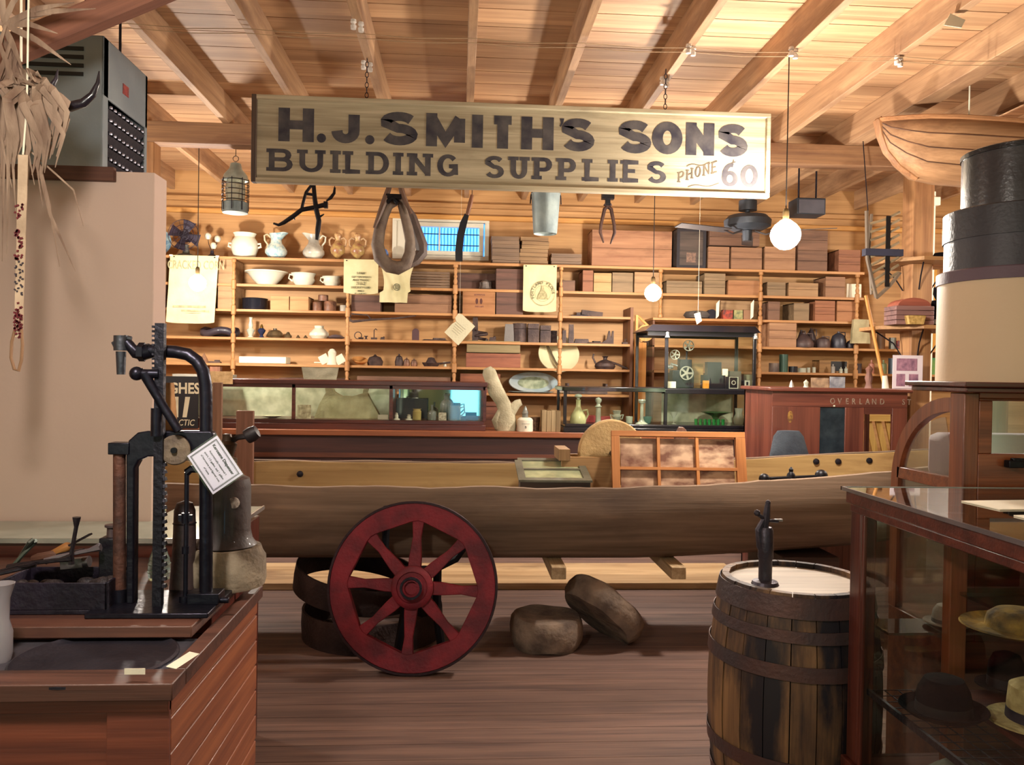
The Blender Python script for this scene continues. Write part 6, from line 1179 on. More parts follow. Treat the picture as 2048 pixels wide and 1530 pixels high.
for px_, w2, h2, lab, mt in ((1548, 20, 18, 'dark square tin beside the green cylinder, fifth shelf', mat('4A3E3C', .5, c2='8A7A70', sc_=8)), (1567, 17, 36, 'tall green cylinder tin on the fifth shelf', mat('3E5E50', .4, .2, bump=0)), (1586, 18, 12, 'black bowl right of the green cylinder', BKP), (1604, 16, 9, 'small pale glass dish on the fifth shelf right', GW), (1617, 7, 10, 'pale shot glass, left of two on the fifth shelf', GW), (1628, 7, 11, 'pale shot glass, right of two on the fifth shelf', GW), (1666, 8, 18, 'small bottle with an orange foot in front of the wooden box', mat('A8A49C', .3)), (1682, 7, 12, 'tiny clear bottle in front of the wooden box, left', GW), (1692, 7, 13, 'tiny clear bottle in front of the wooden box, right', GW), (1743, 11, 28, 'pink glass bottle with a narrow neck on the fifth shelf', mat('C88A78', .2)), (1767, 12, 28, 'greenish bottle beside the leaning stick', mat('8A9A70', .3)), (1787, 20, 32, 'dark blue grey cylinder right of the leaning stick', mat('4A5864', .4, .2)), (1716, 14, 20, 'dark rounded jar left of the turned upright', OLDI)):
    sh('shelf_vessel', lab, 'container', MB().lathe([(.001, 0), (w2 * S / 2, 0), (w2 * S / 2, h2 * S * (.7 if 'bottle' in lab else 1)), (w2 * S * (.15 if 'bottle' in lab else .45), h2 * S * (.8 if 'bottle' in lab else 1)), (w2 * S * (.15 if 'bottle' in lab else .001), h2 * S), (.001, h2 * S)], n=16), mt, px_, 'E', 8.24, 'small vessels on the right shelving')
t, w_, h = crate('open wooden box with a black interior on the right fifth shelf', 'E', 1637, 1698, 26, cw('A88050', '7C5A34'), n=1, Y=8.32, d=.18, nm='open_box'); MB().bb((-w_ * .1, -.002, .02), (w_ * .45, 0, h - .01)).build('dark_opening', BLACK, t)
sh('green_picture', 'green and yellow picture card at the right of the post, fifth shelf', 'picture', pic(MB(), .085, .18), mat('8AA040', .6, c2='3E8A5A', sc_=8), 1868, 'E', 8.3); sh('dark_picture', 'dark framed picture beside the green card', 'picture', pic(MB(), .06, .17), mat('4A2E28', .5, c2='241A1E', sc_=20), 1886, 'E', 8.3)
# --- shelf F
t = shT('oval_platter', 'large oval blue grey serving platter leaning on the lowest shelf', 'platter', 1066, 'F', 8.4, dz=.1); t.rotation_euler = (R(58), 0, 0)
MB().lathe([(.001, 0), (.15, 0), (.23, .02), (.24, .028), (.235, .034), (.15, .012), (.001, .01)], n=44, sx=1.08, sy=.52).build('rim', mat('A8BCC4', .15, .2, c2='CFDAD8', sc_=6, bump=0), t); MB().lathe([(.001, .013), (.15, .014), (.001, .016)], n=36, sx=1.1, sy=.5).build('painted_centre', mat('7E8A72', .3, c2='B4BCA0', sc_=16, bump=0), t)
sh('lower_platter', 'grey platter lying flat under the oval platter', 'platter', MB().lathe([(.001, 0), (.15, 0), (.23, .014), (.22, .02), (.001, .008)], n=40, sx=1.08, sy=.6), mat('8E9C9C', .2, .2), 1062, 'F', 8.32)
crate('long brown box on the lowest shelf behind the long showcase', 'F', 715, 900, 30, C2, n=2); crate('reddish box on the lowest shelf behind the carved bone', 'F', 920, 1000, 38, cw('9A5E40', '6E402C'), n=2)
sh('basket_row', 'dark low basket of tools on the lowest shelf above the black case', 'basket', MB().box((0, 0, .02), (.38, .2, .03)).box((-.2, 0, .05), (.02, .18, .12)).box((.2, 0, .05), (.02, .18, .12)).ball((0, 0, .04), (.1, .06, .03), 12, 6), OLDI, 1172, 'F', 8.3)
crate('dark box at the left end of the lowest shelf', 'F', 560, 690, 24, C4, n=1)
# ---------------------------------------------------------------- cloths pinned to the top shelf edge
SK = mat('DCCFA4', .85, 0, c2='C8BA8C', sc_=4, bump=.2); SK2 = mat('D6CDA2', .85, 0, c2='BEB588', sc_=4, bump=.2)
YF = YS - .055
def cloth(nm, lab, cat, x0, y0, x1, y1, mt, amp=.008, skew=0, cut=None, seed=0, round_=0):
    a0, a1 = at(x0, y0, YF), at(x1, y1, YF); w_, h = a1.x - a0.x, a0.z - a1.z
    t = thing(nm, lab, cat, ((a0.x + a1.x) / 2, YF, a0.z))
    def f(a, b_):
        zz = -(1 - b_) * h; xx = (a - .5) * w_ + skew * (1 - b_)
        if round_: zz += round_ * h * (abs(a - .5) * 2) ** 4 * (1 - b_)
        return (xx, -.006 + amp * nz(a * 4 + seed, b_ * 3 + seed), zz)
    MB().grid(f, 20, 20, .003).build('cloth', mt, t)
    for x in (-w_ * .42, w_ * .42): MB().bb((x - .006, -.012, -.020), (x + .006, .056, -.010)).build('tack', IRON, t)
    return t, w_, h
FAD = mat('8E8A6A', .85, c2='B4AC84', sc_=30, bump=0); INKS = mat('4E4E3C', .85, c2='8A8464', sc_=40, bump=0)
t, w_, h = cloth('corn_sack', 'large cream cracked corn sack hanging from the top shelf behind the left bulb', 'sack', 341, 510, 436, 648, SK, skew=-.035, round_=.02)
b = MB(); text_mesh(b, 'CRACKED CORN', .098, T_((.02, -.018, -.135)) @ MX.Diagonal((.72, 1, 1.2, 1)), .0006, .001); b.build('faded_print', FAD, t)
b = MB(); b.bb((-.2, -.0175, -.515), (.12, -.0165, -.495)); b.bb((-.12, -.0175, -.555), (.15, -.0165, -.537)); b.bb((-.08, -.0175, -.57), (.07, -.0165, -.567)); b.split('faded_line', FAD, t)
for x in (-w_ * .48, w_ * .48): MB().box((x, -.012, -.004), (.03, .012, .016)).build('clip', PAPER, t)
t, w_, h = cloth('printed_cloth', 'square cream cloth printed five pair and 7-8-2, hanging from the top shelf', 'cloth', 688, 518, 756, 589, SK2, round_=.04, seed=4)
b = MB()
for i, (s_, z) in enumerate((('5 PAIR', .030), ('COTTON WORK', .024), ('AND TRUCK', .028), ('7-8-2', .044), ('SECURITY SEED', .028), ('MILLS', .024), ('ST. LOUIS, MO.', .018))): text_mesh(b, s_, z, T_((0, -.016, -.15 - (0, .036, .068, .108, .142, .175, .2)[i])), .0006, .0008)
b.build('print', INKS, t)
t, w_, h = cloth('twisted_cloth', 'cream cloth gathered to a twist, hanging by the horse collar', 'cloth', 760, 526, 828, 606, SK2, amp=.0, seed=8)
ch = t.children[0]
for v in ch.data.vertices:
    b_ = 1 + v.co.z / h; a = v.co.x / w_ + .5
    top = .84 * w_ - .5 * w_ + (v.co.x * .15 if a > .5 else 0); 
    lim = .5 - .62 * max(0, b_ - 0) + (.22 if b_ < .32 else 0) * 0
    xr_ = (.5 if b_ < .28 else .5 - .55 * (b_ - .05) * 0 )
    v.co.x = (-.5 + a * (.55 + .45 * (1 if b_ > .75 else .55 + .2 * b_))) * w_ if b_ < .3 else v.co.x * (1 - .25 * sin(pi * b_))
    v.co.y += .012 * sin(a * 14 + b_ * 6)
b = MB(); b.ring([(.028, -.0006), (.036, -.0006), (.036, .0006), (.028, .0006)], 20, T_((.0, -.024, -.24)) @ RX); b.bb((-.02, -.024, -.26), (.02, -.023, -.22)); b.build('stamp', INKS, t)
t, w_, h = cloth('flour_sack', 'cream flour sack printed with a round emblem, hanging from the top shelf under the bucket', 'sack', 1047, 529, 1112, 625, SK, seed=12, round_=.03)
b = MB(); 
for r_ in (.128, .122, .082): b.ring([(r_ - .002, -.0006), (r_, -.0006), (r_, .0006), (r_ - .002, .0006)], 40, T_((.03, -.017, -.29)) @ RX)
b.build('emblem_ring', INKS, t)
b = MB()
for i, ch_ in enumerate('PORTLAND FLOUR'):
    if ch_ == ' ': continue
    a = R(205 - i * 15.5); M_ = T_((.03 + .096 * cos(a), -.017, -.29 + .096 * sin(a))) @ RT(-(a - pi / 2), 'Y') ; text_mesh(b, ch_, .036, M_, .0006, .0012)
b.build('emblem_lettering', INKS, t)
b = MB(); b.prism([(.03 - .055, -.35), (.03 + .055, -.35), (.03 + .04, -.29), (.03 + .015, -.26), (.03 + .008, -.215), (.03 - .012, -.215), (.03 - .02, -.26), (.03 - .045, -.30)], .001, T_((0, -.0175, 0))); b.build('emblem_figure', mat('8A8460', .85, c2='B4AA80', sc_=50, bump=0), t)
# ---------------------------------------------------------------- things standing in the canoe
HF = .595
def in_canoe(px_, Y): return at(px_, 900, Y).x
fw = thing('old_window_sash', 'orange pine window sash holding rows of sepia photographs, leaning in the canoe', 'window sash', (in_canoe(1364, 4.84), 4.80, HF), rot=(R(-13), 0, R(-2)))
ks = 4.86 / F; Wf = 278 * ks; Hf = .665; ch_ = .2; bs_ = Hf - .035 - 3 * ch_
SASH = wood('C08048', '92592E', 'x', 4, rough=.5); SASHz = wood('C08048', '92592E', 'z', 4, rough=.5)
x0, x1 = -Wf / 2, Wf / 2
MB().bb((x0, 0, Hf - .035), (x1, .035, Hf)).build('top_rail', SASH, fw, bev=.002); MB().bb((x0, 0, 0), (x1, .035, bs_)).build('bottom_rail', SASH, fw, bev=.002)
MB().bb((x0, 0, .06), (x0 + .05, .035, Hf - .035)).build('stile', SASHz, fw, bev=.002); MB().bb((x1 - .06, 0, .06), (x1, .035, Hf - .035)).build('stile', SASHz, fw, bev=.002)
cw_ = (Wf - .11) / 3
for i in (1, 2): MB().bb((x0 + .05 + i * cw_ - .009, .004, .06), (x0 + .05 + i * cw_ + .009, .03, Hf - .035)).build('muntin', SASHz, fw)
for j in (1, 2): MB().bb((x0 + .05, .003, bs_ + j * ch_ - .009), (x1 - .06, .03, bs_ + j * ch_ + .009)).build('muntin', SASH, fw)
for j in range(3):
    for i in range(3):
        a, c = x0 + .05 + i * cw_ + .009, bs_ + j * ch_ + .009
        MB().bb((a, .030, c), (a + cw_ - .018, .033, c + ch_ - .018)).build('photograph', mat('C9A88A', .45, 0, c2='6E4838', sc_=5 + 2 * i + j, det=8, bump=0, stretch=(1, 1, 1.6 + .3 * i)), fw)
gx = in_canoe(1105, 4.9); gb = thing('glass_topped_box', 'small slant topped display box with a green glazed lid in the canoe', 'display box', (gx, 4.72, HF))
zf, zb3 = at(1110, 964, 4.72).z - HF, at(1080, 921, 5.12).z - HF
b = MB(); wf, wb2 = .21, .19
b.add([(-wf, 0, 0), (wf, 0, 0), (wb2, .4, 0), (-wb2, .4, 0), (-wf, 0, zf), (wf, 0, zf), (wb2, .4, zb3), (-wb2, .4, zb3)], [(3, 2, 1, 0), (4, 5, 6, 7), (0, 1, 5, 4), (1, 2, 6, 5), (2, 3, 7, 6), (3, 0, 4, 7)]); b.build('case', wood('4A3A30', '2E2420', 'x'), gb)
sl = (zb3 - zf) / .4; FRM = mat('6E6C5C', .5, .2, c2='565446')
b = MB(MX.Translation((0, 0, zf)) @ MX(((1, 0, 0, 0), (0, 1, 0, 0), (0, sl, 1, 0), (0, 0, 0, 1))))
b.bb((-wf - .01, -.01, .001), (wf + .01, .035, .014)).bb((-wb2 - .01, .365, .001), (wb2 + .01, .41, .014)).bb((-wf - .01, .035, .001), (-wf + .035, .365, .014)).bb((wf - .035, .035, .001), (wf + .01, .365, .014)).bb((-wf + .035, .19, .001), (wf - .035, .21, .014)); b.split('lid_frame', FRM, gb)
b = MB(b.M); b.bb((-wf + .035, .035, .002), (wf - .035, .365, .006)); b.build('lid_glass', mat('A8AC86', .25, 0, c2='7C8468', sc_=8, bump=0), gb)
g_ = thing('grindstone', 'round tan grindstone mounted in a plain wooden stand in the canoe', 'grindstone', (in_canoe(1222, 5.1), 5.10, HF)); zc3 = at(1222, 905, 5.1).z - HF
MB().lathe([(.001, -.035), (.205, -.035), (.214, -.02), (.214, .03), (.205, .04), (.001, .04)], M=T_((0, 0, zc3)) @ RX, n=48).build('stone', mat('B89A6A', .8, 0, c2='9A7C50', sc_=6, bump=.4), g_)
MB().cyl((0, -.13, zc3), (0, .12, zc3), .018).build('axle', IRON, g_)
b = MB(); a = -112 * 5.05 / F
for y in (-.12, .07): b.bb((a + .02, y, 0), (.03, y + .04, zc3 - .02))
b.split('stand_board', wood('B08A5C', '84623C', 'x', 3, stain='6A4C30'), g_); MB().bb((a, -.14, zc3 - .04), (a + .07, .13, zc3 + .03)).build('end_block', wood('A07C54', '745636', 'z'), g_)
one('brown_wooden_wedge', MB().prism([(-.07, 0), (.07, 0), (.065, .42), (.05, .56), (.03, .635), (.012, .655), (-.012, .655), (-.03, .62), (-.05, .55)], .05), wood('7A5644', '573A30', 'z', stain='4A3026'), 'brown pointed wooden board standing behind the window sash', 'board', (in_canoe(1365, 5.2), 5.22, HF), bev=.004)
one('upright_plank', MB().bb((-.055, 0, 0), (.055, .03, at(487, 822, 5.2).z - HF)), wood('8A5E4A', '65432F', 'z', stain='563626'), 'wide brown plank standing upright at the left end of the canoe', 'plank', (in_canoe(487, 5.2), 5.22, HF), bev=.004)
one('upright_plank', MB().bb((-.03, 0, 0), (.03, .025, at(431, 765, 5.2).z - HF)), wood('9A7258', '6E4E3A', 'z'), 'narrow brown board standing upright behind the curved spout pipe', 'plank', (in_canoe(431, 5.2), 5.22, HF), bev=.004)
fl_ = thing('flyball_governor', 'black iron bar with a ball at each end, standing above the canoe edge', 'governor', (in_canoe(1583, 4.85), 4.85, HF)); zq = at(1583, 958, 4.85).z - HF; kf = 4.85 / F
MB().tube([(-56 * kf, 0, zq), (64 * kf, 0, zq + 6 * kf)], .011, 10).build('bar', IRONB, fl_)
for x, z, r_ in ((-56, 0, 11), (64, 7, 13)): MB().ball((x * kf, 0, zq + z * kf), r_ * kf, 16, 10).build('ball', IRONB, fl_)
MB().lathe([(.001, -.04), (.02, -.03), (.03, 0), (.024, .03), (.012, .045), (.014, .06), (.004, .075), (.001, .076)], c=(0, 0, zq), n=16).cyl((0, 0, 0), (0, 0, zq), .015).lathe([(.001, 0), (.07, 0), (.05, .02), (.001, .02)], n=16).build('spindle', IRONB, fl_)
# ---------------------------------------------------------------- lettered desk at the right
DY = 5.9; dx0, dx1 = at(1545, 800, DY).x, at(1815, 800, DY).x; DZ = at(1600, 775, DY).z
dk = thing('lettered_desk', 'tall red brown glazed cabinet lettered in silver along its frieze, behind the canoe at right', 'cabinet', (dx0, DY, 0))
RM = wood('7A4436', '522A24', 'x', 3, rough=.35, coat=.25); RMz = wood('7A4436', '522A24', 'z', 3, rough=.35, coat=.25); Wd = dx1 - dx0; kd2 = DY / F
u2 = lambda px_: at(px_, 850, DY).x - dx0; v2 = lambda py_: at(1700, py_, DY).z
MB().bb((-.03, -.03, DZ - .03), (Wd + .03, .62, DZ)).build('top', RM, dk, bev=.008)
MB().bb((0, 0, v2(815)), (Wd, .025, DZ - .03)).build('frieze', RM, dk, bev=.002)
b = MB(); b.bb((0, 0, 0), (u2(1640), .025, v2(815))); b.bb((u2(1690), 0, 0), (u2(1728), .025, v2(815))); b.bb((u2(1784), 0, 0), (Wd, .025, v2(815))); b.split('front_stile', RMz, dk, bev=.003)
MB().bb((u2(1640), 0, 0), (u2(1690), .025, .7)).bb((u2(1728), 0, 0), (u2(1784), .025, v2(905) - .1)).split('lower_panel', RMz, dk); MB().bb((u2(1728), 0, v2(828)), (u2(1784), .025, v2(815))).build('door_rail', RM, dk)
MB().bb((0, .025, 0), (.025, .6, DZ - .03)).bb((Wd - .025, .56, 0), (Wd, .6, DZ - .03)).split('side_panel', RMz, dk); MB().bb((0, .575, 0), (u2(1722), .6, DZ - .03)).build('back_panel', RMz, dk)
MB().bb((u2(1640), .01, .7), (u2(1690), .014, v2(815))).build('door_glass', mat('3A4852', .12, .3, c2='26303A', sc_=9, bump=0), dk, label='dark blue grey glazed door')
b = MB(); b.prism([(x * .7, z) for x, z in arc(0, 0, .03, .045, 0, 340, 14)], .002, T_((u2(1580), -.002, v2(835)))); b.build('inlay', mat('A8803C', .5, c2='5E3A28', sc_=50), dk)
b = MB(); ltb = lambda s_, px_: text_mesh(b, s_, .062, T_((u2(px_), -.002, v2(808) - .0)) @ MX.Diagonal((.8, 1, 1, 1)), .001, .001)
for ch2, px_ in zip('OVERLAND', (1664, 1678, 1693, 1706, 1720, 1734, 1747, 1763)): ltb(ch2, px_)
for ch2, px_ in zip('ST', (1806, 1817)): ltb(ch2, px_)
b.build('frieze_lettering', mat('B8A898', .4, .5, c2='8A7268', sc_=50), dk)
MB().box((u2(1667), -.004, v2(812)), (.012, .006, .012)).build('screw', PORC, dk)
sc2 = thing('slatted_chair_back', 'pale yellow slatted chair seen through the opening of the lettered cabinet', 'chair', (at(1762, 880, 6.9).x, 6.95, 0))
b = MB()
for i in range(5): b.box((-.16 + i * .09, 0, .75), (.05, .02, 1.0), ry=R(-14))
b.split('slat', wood('D8B468', 'B08A42', 'z'), sc2); MB().box((0, -.012, 1.24), (.55, .02, .06)).build('top_rail', wood('D8B468', 'B08A42', 'x'), sc2)
MB().bb((-.3, 0, .40), (.3, .4, .44)).build('seat', wood('D8B468', 'B08A42', 'x'), sc2)
for x in (-.28, .26):
    for y in (.01, .37): MB().bb((x, y, 0), (x + .03, y + .03, .40)).build('leg', wood('D8B468', 'B08A42', 'z'), sc2)
bl = one('blue_canvas_bag', MB().lathe([(.001, 0), (.17, 0), (.2, .2), (.19, .7), (.15, 1.0), (.11, 1.16), (.08, 1.2), (.001, 1.2)], n=24, sx=1, sy=.6, wob=.06), mat('3E4650', .85, 0, c2='2A303A', sc_=7, bump=.4), 'blue grey canvas sack standing at the left of the lettered cabinet', 'sack', (at(1583, 880, 5.68).x, 5.73, 0))
def onD(nm, lab, cat, mb, mt, px_, Y=6.0, **k): return one(nm, mb, mt, lab, cat, (at(px_, 770, Y).x, Y, DZ + .0005), **k)
ph = thing('picture_stand', 'acrylic stand with a white sheet of three pink photographs on the lettered cabinet', 'sign stand', (at(1816, 770, 5.98).x, 5.98, DZ + .0005))
MB().bb((-.125, .0, 0), (.115, .003, .26)).build('sheet', mat('E8DEE8', .6, 0, .03, bump=0), ph); MB().bb((-.11, .006, 0), (.145, .01, .285)).bb((-.11, .0, 0), (.145, .08, .004)).build('acrylic', glass((.97, .97, 1), .1), ph)
PK = mat('B88AA0', .6, 0, c2='7C5A74', sc_=22, bump=0, det=7)
for a in ((-.095, .14, .07, .235), (-.095, .02, -.025, .115), (.005, .02, .08, .115)): MB().bb((a[0], -.0015, a[1]), (a[2], 0, a[3])).build('photograph', PK, ph)
st = thing('leaning_broom', 'yellow wooden stick with a pale worn end leaning above the lettered cabinet', 'stick', (at(1770, 770, 6.1).x, 6.1, DZ + .0005)); tp = at(1738, 590, 6.15)
MB().tube([(0, 0, .0), (tp.x - st.location.x, .1, tp.z - DZ)], [.014, .013], 10).build('handle', wood('CF9448', 'A8702E', 'z'), st); MB().tube([(.004, 0, 0), (-.004, 0, .1)], [.026, .02], 10).build('worn_end', PAPER, st)
onD('carved_figure', 'small brown carved figure standing on the lettered cabinet', 'figure', MB().lathe([(.001, 0), (.03, 0), (.02, .04), (.03, .08), (.018, .12), (.028, .15), (.001, .18)], n=12, wob=.1), mat('8A5E4E', .6, c2='5E3E38'), 1738, 5.98)
onD('tabletop_frame', 'tan bordered photograph lying open at the left of the lettered cabinet top', 'picture', pic(MB(), .14, .075), mat('B89A7A', .5, c2='7A6454', sc_=20), 1640, 5.98); onD('grey_postcard', 'grey postcard standing on the lettered cabinet top', 'picture', pic(MB(), .12, .085), mat('A8AAB0', .5, c2='6A6C78', sc_=18), 1675, 6.0)
onD('silver_bell', 'tiny silver bell at the left corner of the lettered cabinet top', 'bell', MB().lathe([(.001, 0), (.02, 0), (.012, .03), (.004, .05), (.001, .055)], n=12), mat('C8C4BC', .3, .6), 1583, 6.0); onD('glass_finial', 'tiny glass knob in the middle left of the lettered cabinet top', 'knob', MB().lathe([(.001, 0), (.02, 0), (.014, .02), (.02, .04), (.001, .06)], n=12), GW, 1612, 6.0)
# ---------------------------------------------------------------- shelves round the post
pX = at(1830, 700, 6.25).x
def oct_shelf(z, r_, lab, px_shift=0):
    t = thing('post_shelf', lab, 'shelf', (pX + px_shift, 6.25, z), group='shelves round the post')
    poly = [(r_ * cos(R(22.5 + 45 * i)), r_ * sin(R(22.5 + 45 * i))) for i in range(8)]
    b = MB(); q = [(-.09, -.09), (.09, -.09), (.09, .09), (-.09, .09)]
    outer = [V((x, y, 0)) for x, y in poly]
    for i in range(8):
        p0, p1 = outer[i], outer[(i + 1) % 8]; n0, n1 = p0.normalized() * .125, p1.normalized() * .125
        vs = [p0, p1, n1, n0]; b.add([tuple(v) for v in vs] + [(v.x, v.y, .028) for v in vs], [(3, 2, 1, 0), (4, 5, 6, 7), (0, 1, 5, 4), (1, 2, 6, 5), (2, 3, 7, 6), (3, 0, 4, 7)])
    b.build('board', wood('B88C5C', '84603C', 'x', 3), t)
    for k in range(4): 
        a = R(45 + 90 * k + 25); MB().tube([(.1 * cos(a), .1 * sin(a), -.20), (.16 * cos(a), .16 * sin(a), -.1), (r_ * .7 * cos(a), r_ * .7 * sin(a), -.004)], .006, 6).build('iron_bracket', IRON, t)
    return t
sA, sB = at(1830, 520, 5.95).z, at(1830, 657, 5.9).z
oct_shelf(sA, .36, 'upper octagonal board shelf fixed round the wooden post'); oct_shelf(sB, .42, 'lower octagonal board shelf fixed round the wooden post')
dt = thing('domed_hive', 'reddish and grey layered wooden box with a domed top on the lower post shelf', 'box', (at(1817, 650, 5.98).x, 5.98, sB + .0285)); kz = 5.98 / F
for i in range(4): MB().bb((-.15, -.09, .001 + i * .036), (.15, .09, .035 + i * .036)).build('layer', wood('8A6660', '5E4444', 'x', 3), dt, bev=.004)
MB().prism([(-.13, 0), (.13, 0)] + arc(0, 0, .13, .062, 8, 172, 10), .16, T_((0, -.08, .144))).build('dome', wood('A85E48', '7A4034', 'x'), dt)
one('yellow_basket', MB().box((0, 0, .033), (.11, .05, .066), taper=1.25), mat('C2A060', .7, c2='9A7C40', sc_=40, bump=.5), 'small yellow basket in front of the domed hive', 'basket', (at(1830, 650, 5.86).x, 5.862, sB + .0285))
th = thing('black_top_hat', 'tall tapering black hat with a pale band on the lower post shelf', 'hat', (at(1880, 650, 6.0).x, 6.02, sB + .0285)); MB().lathe([(.001, 0), (.10, 0), (.10, .012), (.075, .016), (.072, .06)], n=24).lathe([(.072, .06), (.06, .16), (.05, .2), (.001, .2)], n=24).build('crown', FELT, th); MB().ring([(.074, .016), (.077, .016), (.075, .05), (.072, .05)], 24).build('band', mat('C8CCC8', .4), th)
one('dark_ball_hat', MB().lathe([(.001, 0), (.03, 0), (.055, .05), (.05, .1), (.02, .13), (.001, .135)], n=16), FELT, 'round dark cap balanced on the tall black hat', 'cap', (at(1884, 600, 6.0).x, 6.02, sB + .0285 + .2005))
one('flat_black_hat', MB().lathe([(.001, 0), (.14, 0), (.15, .01), (.08, .03), (.06, .07), (.001, .075)], n=28), FELT, 'flat black hat lying on the upper post shelf', 'hat', (at(1885, 510, 6.2).x, 6.2, sA + .0285))
# folded slatted chair hanging from the tie beam
hc2 = at(1770, 500, 5.95); fc = thing('hanging_folding_chair', 'grey slatted wooden folding chair hanging by the post', 'chair', (hc2.x, 5.97, hc2.z)); kh = 5.97 / F
P = lambda x, y, d=0: ((x - 1770) * kh, d, (500 - y) * kh); GRW = wood('7A6A58', '50443A', 'z', 4)
for nm2, pts, r_ in (('frame_rail', (P(1732, 420), P(1736, 520), P(1757, 598)), .016), ('frame_rail', (P(1757, 598), P(1785, 572), P(1806, 545)), .014), ('frame_rail', (P(1748, 424, .04), P(1744, 500, .04), P(1752, 590, .04)), .013)): MB().tube(pts, r_, 6).build(nm2, GRW, fc)
for i in range(9): MB().tube([P(1740 + i * .8, 446 + i * 17), P(1770, 437 + i * 16), P(1803, 420 + i * 15.5)], .010, 6, flat=.4).build('slat', wood('A08C6C', '6E5E48', 'x', 4), fc)
MB().bb(*[(P(1772, 575)[0], -.02, P(1772, 575)[2]), (P(1781, 430)[0], -.012, P(1781, 430)[2])]).build('dark_strap', BLACK, fc); MB().bb((P(1728, 0)[0], -.03, P(0, 512)[2]), (P(1808, 0)[0], .03, P(0, 498)[2])).build('seat_rail', mat('33364A', .6), fc)
MB().tube([P(1735, 422), (P(1735, 422)[0], .1, ZR - hc2.z)], .004, 5).build('hanging_wire', IRON, fc)
# ---------------------------------------------------------------- wooden boat end hung at the upper right
bt = at(1762, 236, 5.2); bo = thing('hanging_boat', 'end of a planked wooden boat hung under the rafters at the upper right', 'boat', (bt.x, 5.25, bt.z)); kb2 = 5.2 / F
outl = [(0, 0, 0), (6, -28, .03), (20, -62, .06), (48, -92, .11), (85, -116, .16), (140, -124, .20), (240, -128, .22), (360, -130, .22), (520, -130, .22)]
b = MB(); vs = []; fs = []; n_ = 15
for x, zb4, hw in outl:
    zt4 = -x * .045
    for j in range(n_):
        a = pi * j / (n_ - 1); c_, s2 = (1 if cos(a) > 0 else -1) * abs(cos(a)) ** .42, max(0, sin(a)) ** .75
        vs.append((x * kb2, -hw * c_ , (zt4 + (zb4 - zt4) * s2) * kb2 if hw > .001 else (zt4 + (zb4 - zt4) * s2) * kb2))
for i in range(len(outl) - 1):
    for j in range(n_ - 1): fs.append((i * n_ + j, i * n_ + j + 1, (i + 1) * n_ + j + 1, (i + 1) * n_ + j))
b.add(vs, fs); o = b.build('hull', wood('BC9068', '8E6848', 'x', 3, stain='7E5A40', stsc=3), bo); sm = o.modifiers.new('solid', 'SOLIDIFY'); sm.thickness = .015
MB().tube([(0, 0, .01)] + [((x + 3) * kb2, -.0, (z - 1) * kb2) for x, z, _ in outl[:5]], [.03, .034, .034, .03, .026, .02], 8).build('stem', wood('A87850', '7A5236', 'z'), bo)
for q_ in (.3, .55, .8): MB().tube([(x * kb2, -h * (1 - q_ ** (1 / .75 * 2)) ** .21 - .002, (-x * .045 + (zb4 + x * .045) * q_) * kb2) for x, zb4, h in outl[1:]], .0035, 5).build('plank_seam', wood('6A4630', '452C20', 'x'), bo)
for s_ in (-1, 1): MB().tube([(x * kb2, s_ * h, -x * .045 * kb2) for x, z, h in outl], .016, 6).build('gunwale', wood('C08C60', '946440', 'x'), bo)
for x in (160, 420): MB().tube([(x * kb2, -.19, -x * .045 * kb2), (x * kb2, -.19, ZR + .19 - bt.z)], .005, 6).build('hanging_rope', PAPER, bo)
# ---------------------------------------------------------------- things hung from the rafters
def hung(nm, lab, cat, px_, py_, Y): 
    p_ = at(px_, py_, Y); t = thing(nm, lab, cat, p_); k = Y / F; t['_'] = 0; del t['_']
    return t, k, ZR - p_.z, (lambda x, y, d=0: ((x - px_) * k, d, (py_ - y) * k))
GALV = mat('8E9A98', .55, .4, c2='6E7A7C', sc_=6, bump=.15)
t, k, up, P = hung('ship_lantern', 'caged galvanised ship lantern hanging left of the sign', 'lantern', 471, 375, 6.4)
MB().lathe([(.001, -50 * k), (24 * k, -50 * k), (24 * k, -30 * k), (20 * k, -28 * k), (.001, -28 * k)], n=24).build('base', GALV, t); MB().lathe([(20 * k, 16 * k), (24 * k, 14 * k), (22 * k, 24 * k), (12 * k, 36 * k), (10 * k, 46 * k), (.001, 50 * k)], n=24).build('hood', mat('A6AEA2', .4, .3, c2='868E84', sc_=9, bump=.2), t)
MB().lathe([(.001, -28 * k), (17 * k, -28 * k), (19 * k, -8 * k), (17 * k, 14 * k), (.001, 16 * k)], n=24).build('glass_globe', mat('C2C6B4', .1, 0, .1, bump=0, tr=.5), t)
b = MB()
for z in (-26, -16, -6, 4, 13): b.ring([(25 * k, z * k - .003), (25 * k + .005, z * k), (25 * k, z * k + .003)], 24)
for i in range(8): b.tube([(25.5 * k * cos(pi * i / 4), 25.5 * k * sin(pi * i / 4), -46 * k), (25.5 * k * cos(pi * i / 4), 25.5 * k * sin(pi * i / 4), 16 * k)], .0035, 5)
b.build('wire_cage', IRON, t); MB().ring([(5 * k, -.003), (6 * k, 0), (5 * k, .003)], 14, T_((0, 0, 56 * k)) @ RX).build('hanging_ring', IRON, t); MB().tube([(0, 0, 60 * k), (0, 0, up + .1)], .003, 5).build('hanging_wire', IRON, t)
t, k, up, P = hung('iron_plough_irons', 'twisted black wrought iron fork with curved arms hanging below the sign', 'ironwork', 625, 400, 6.4)
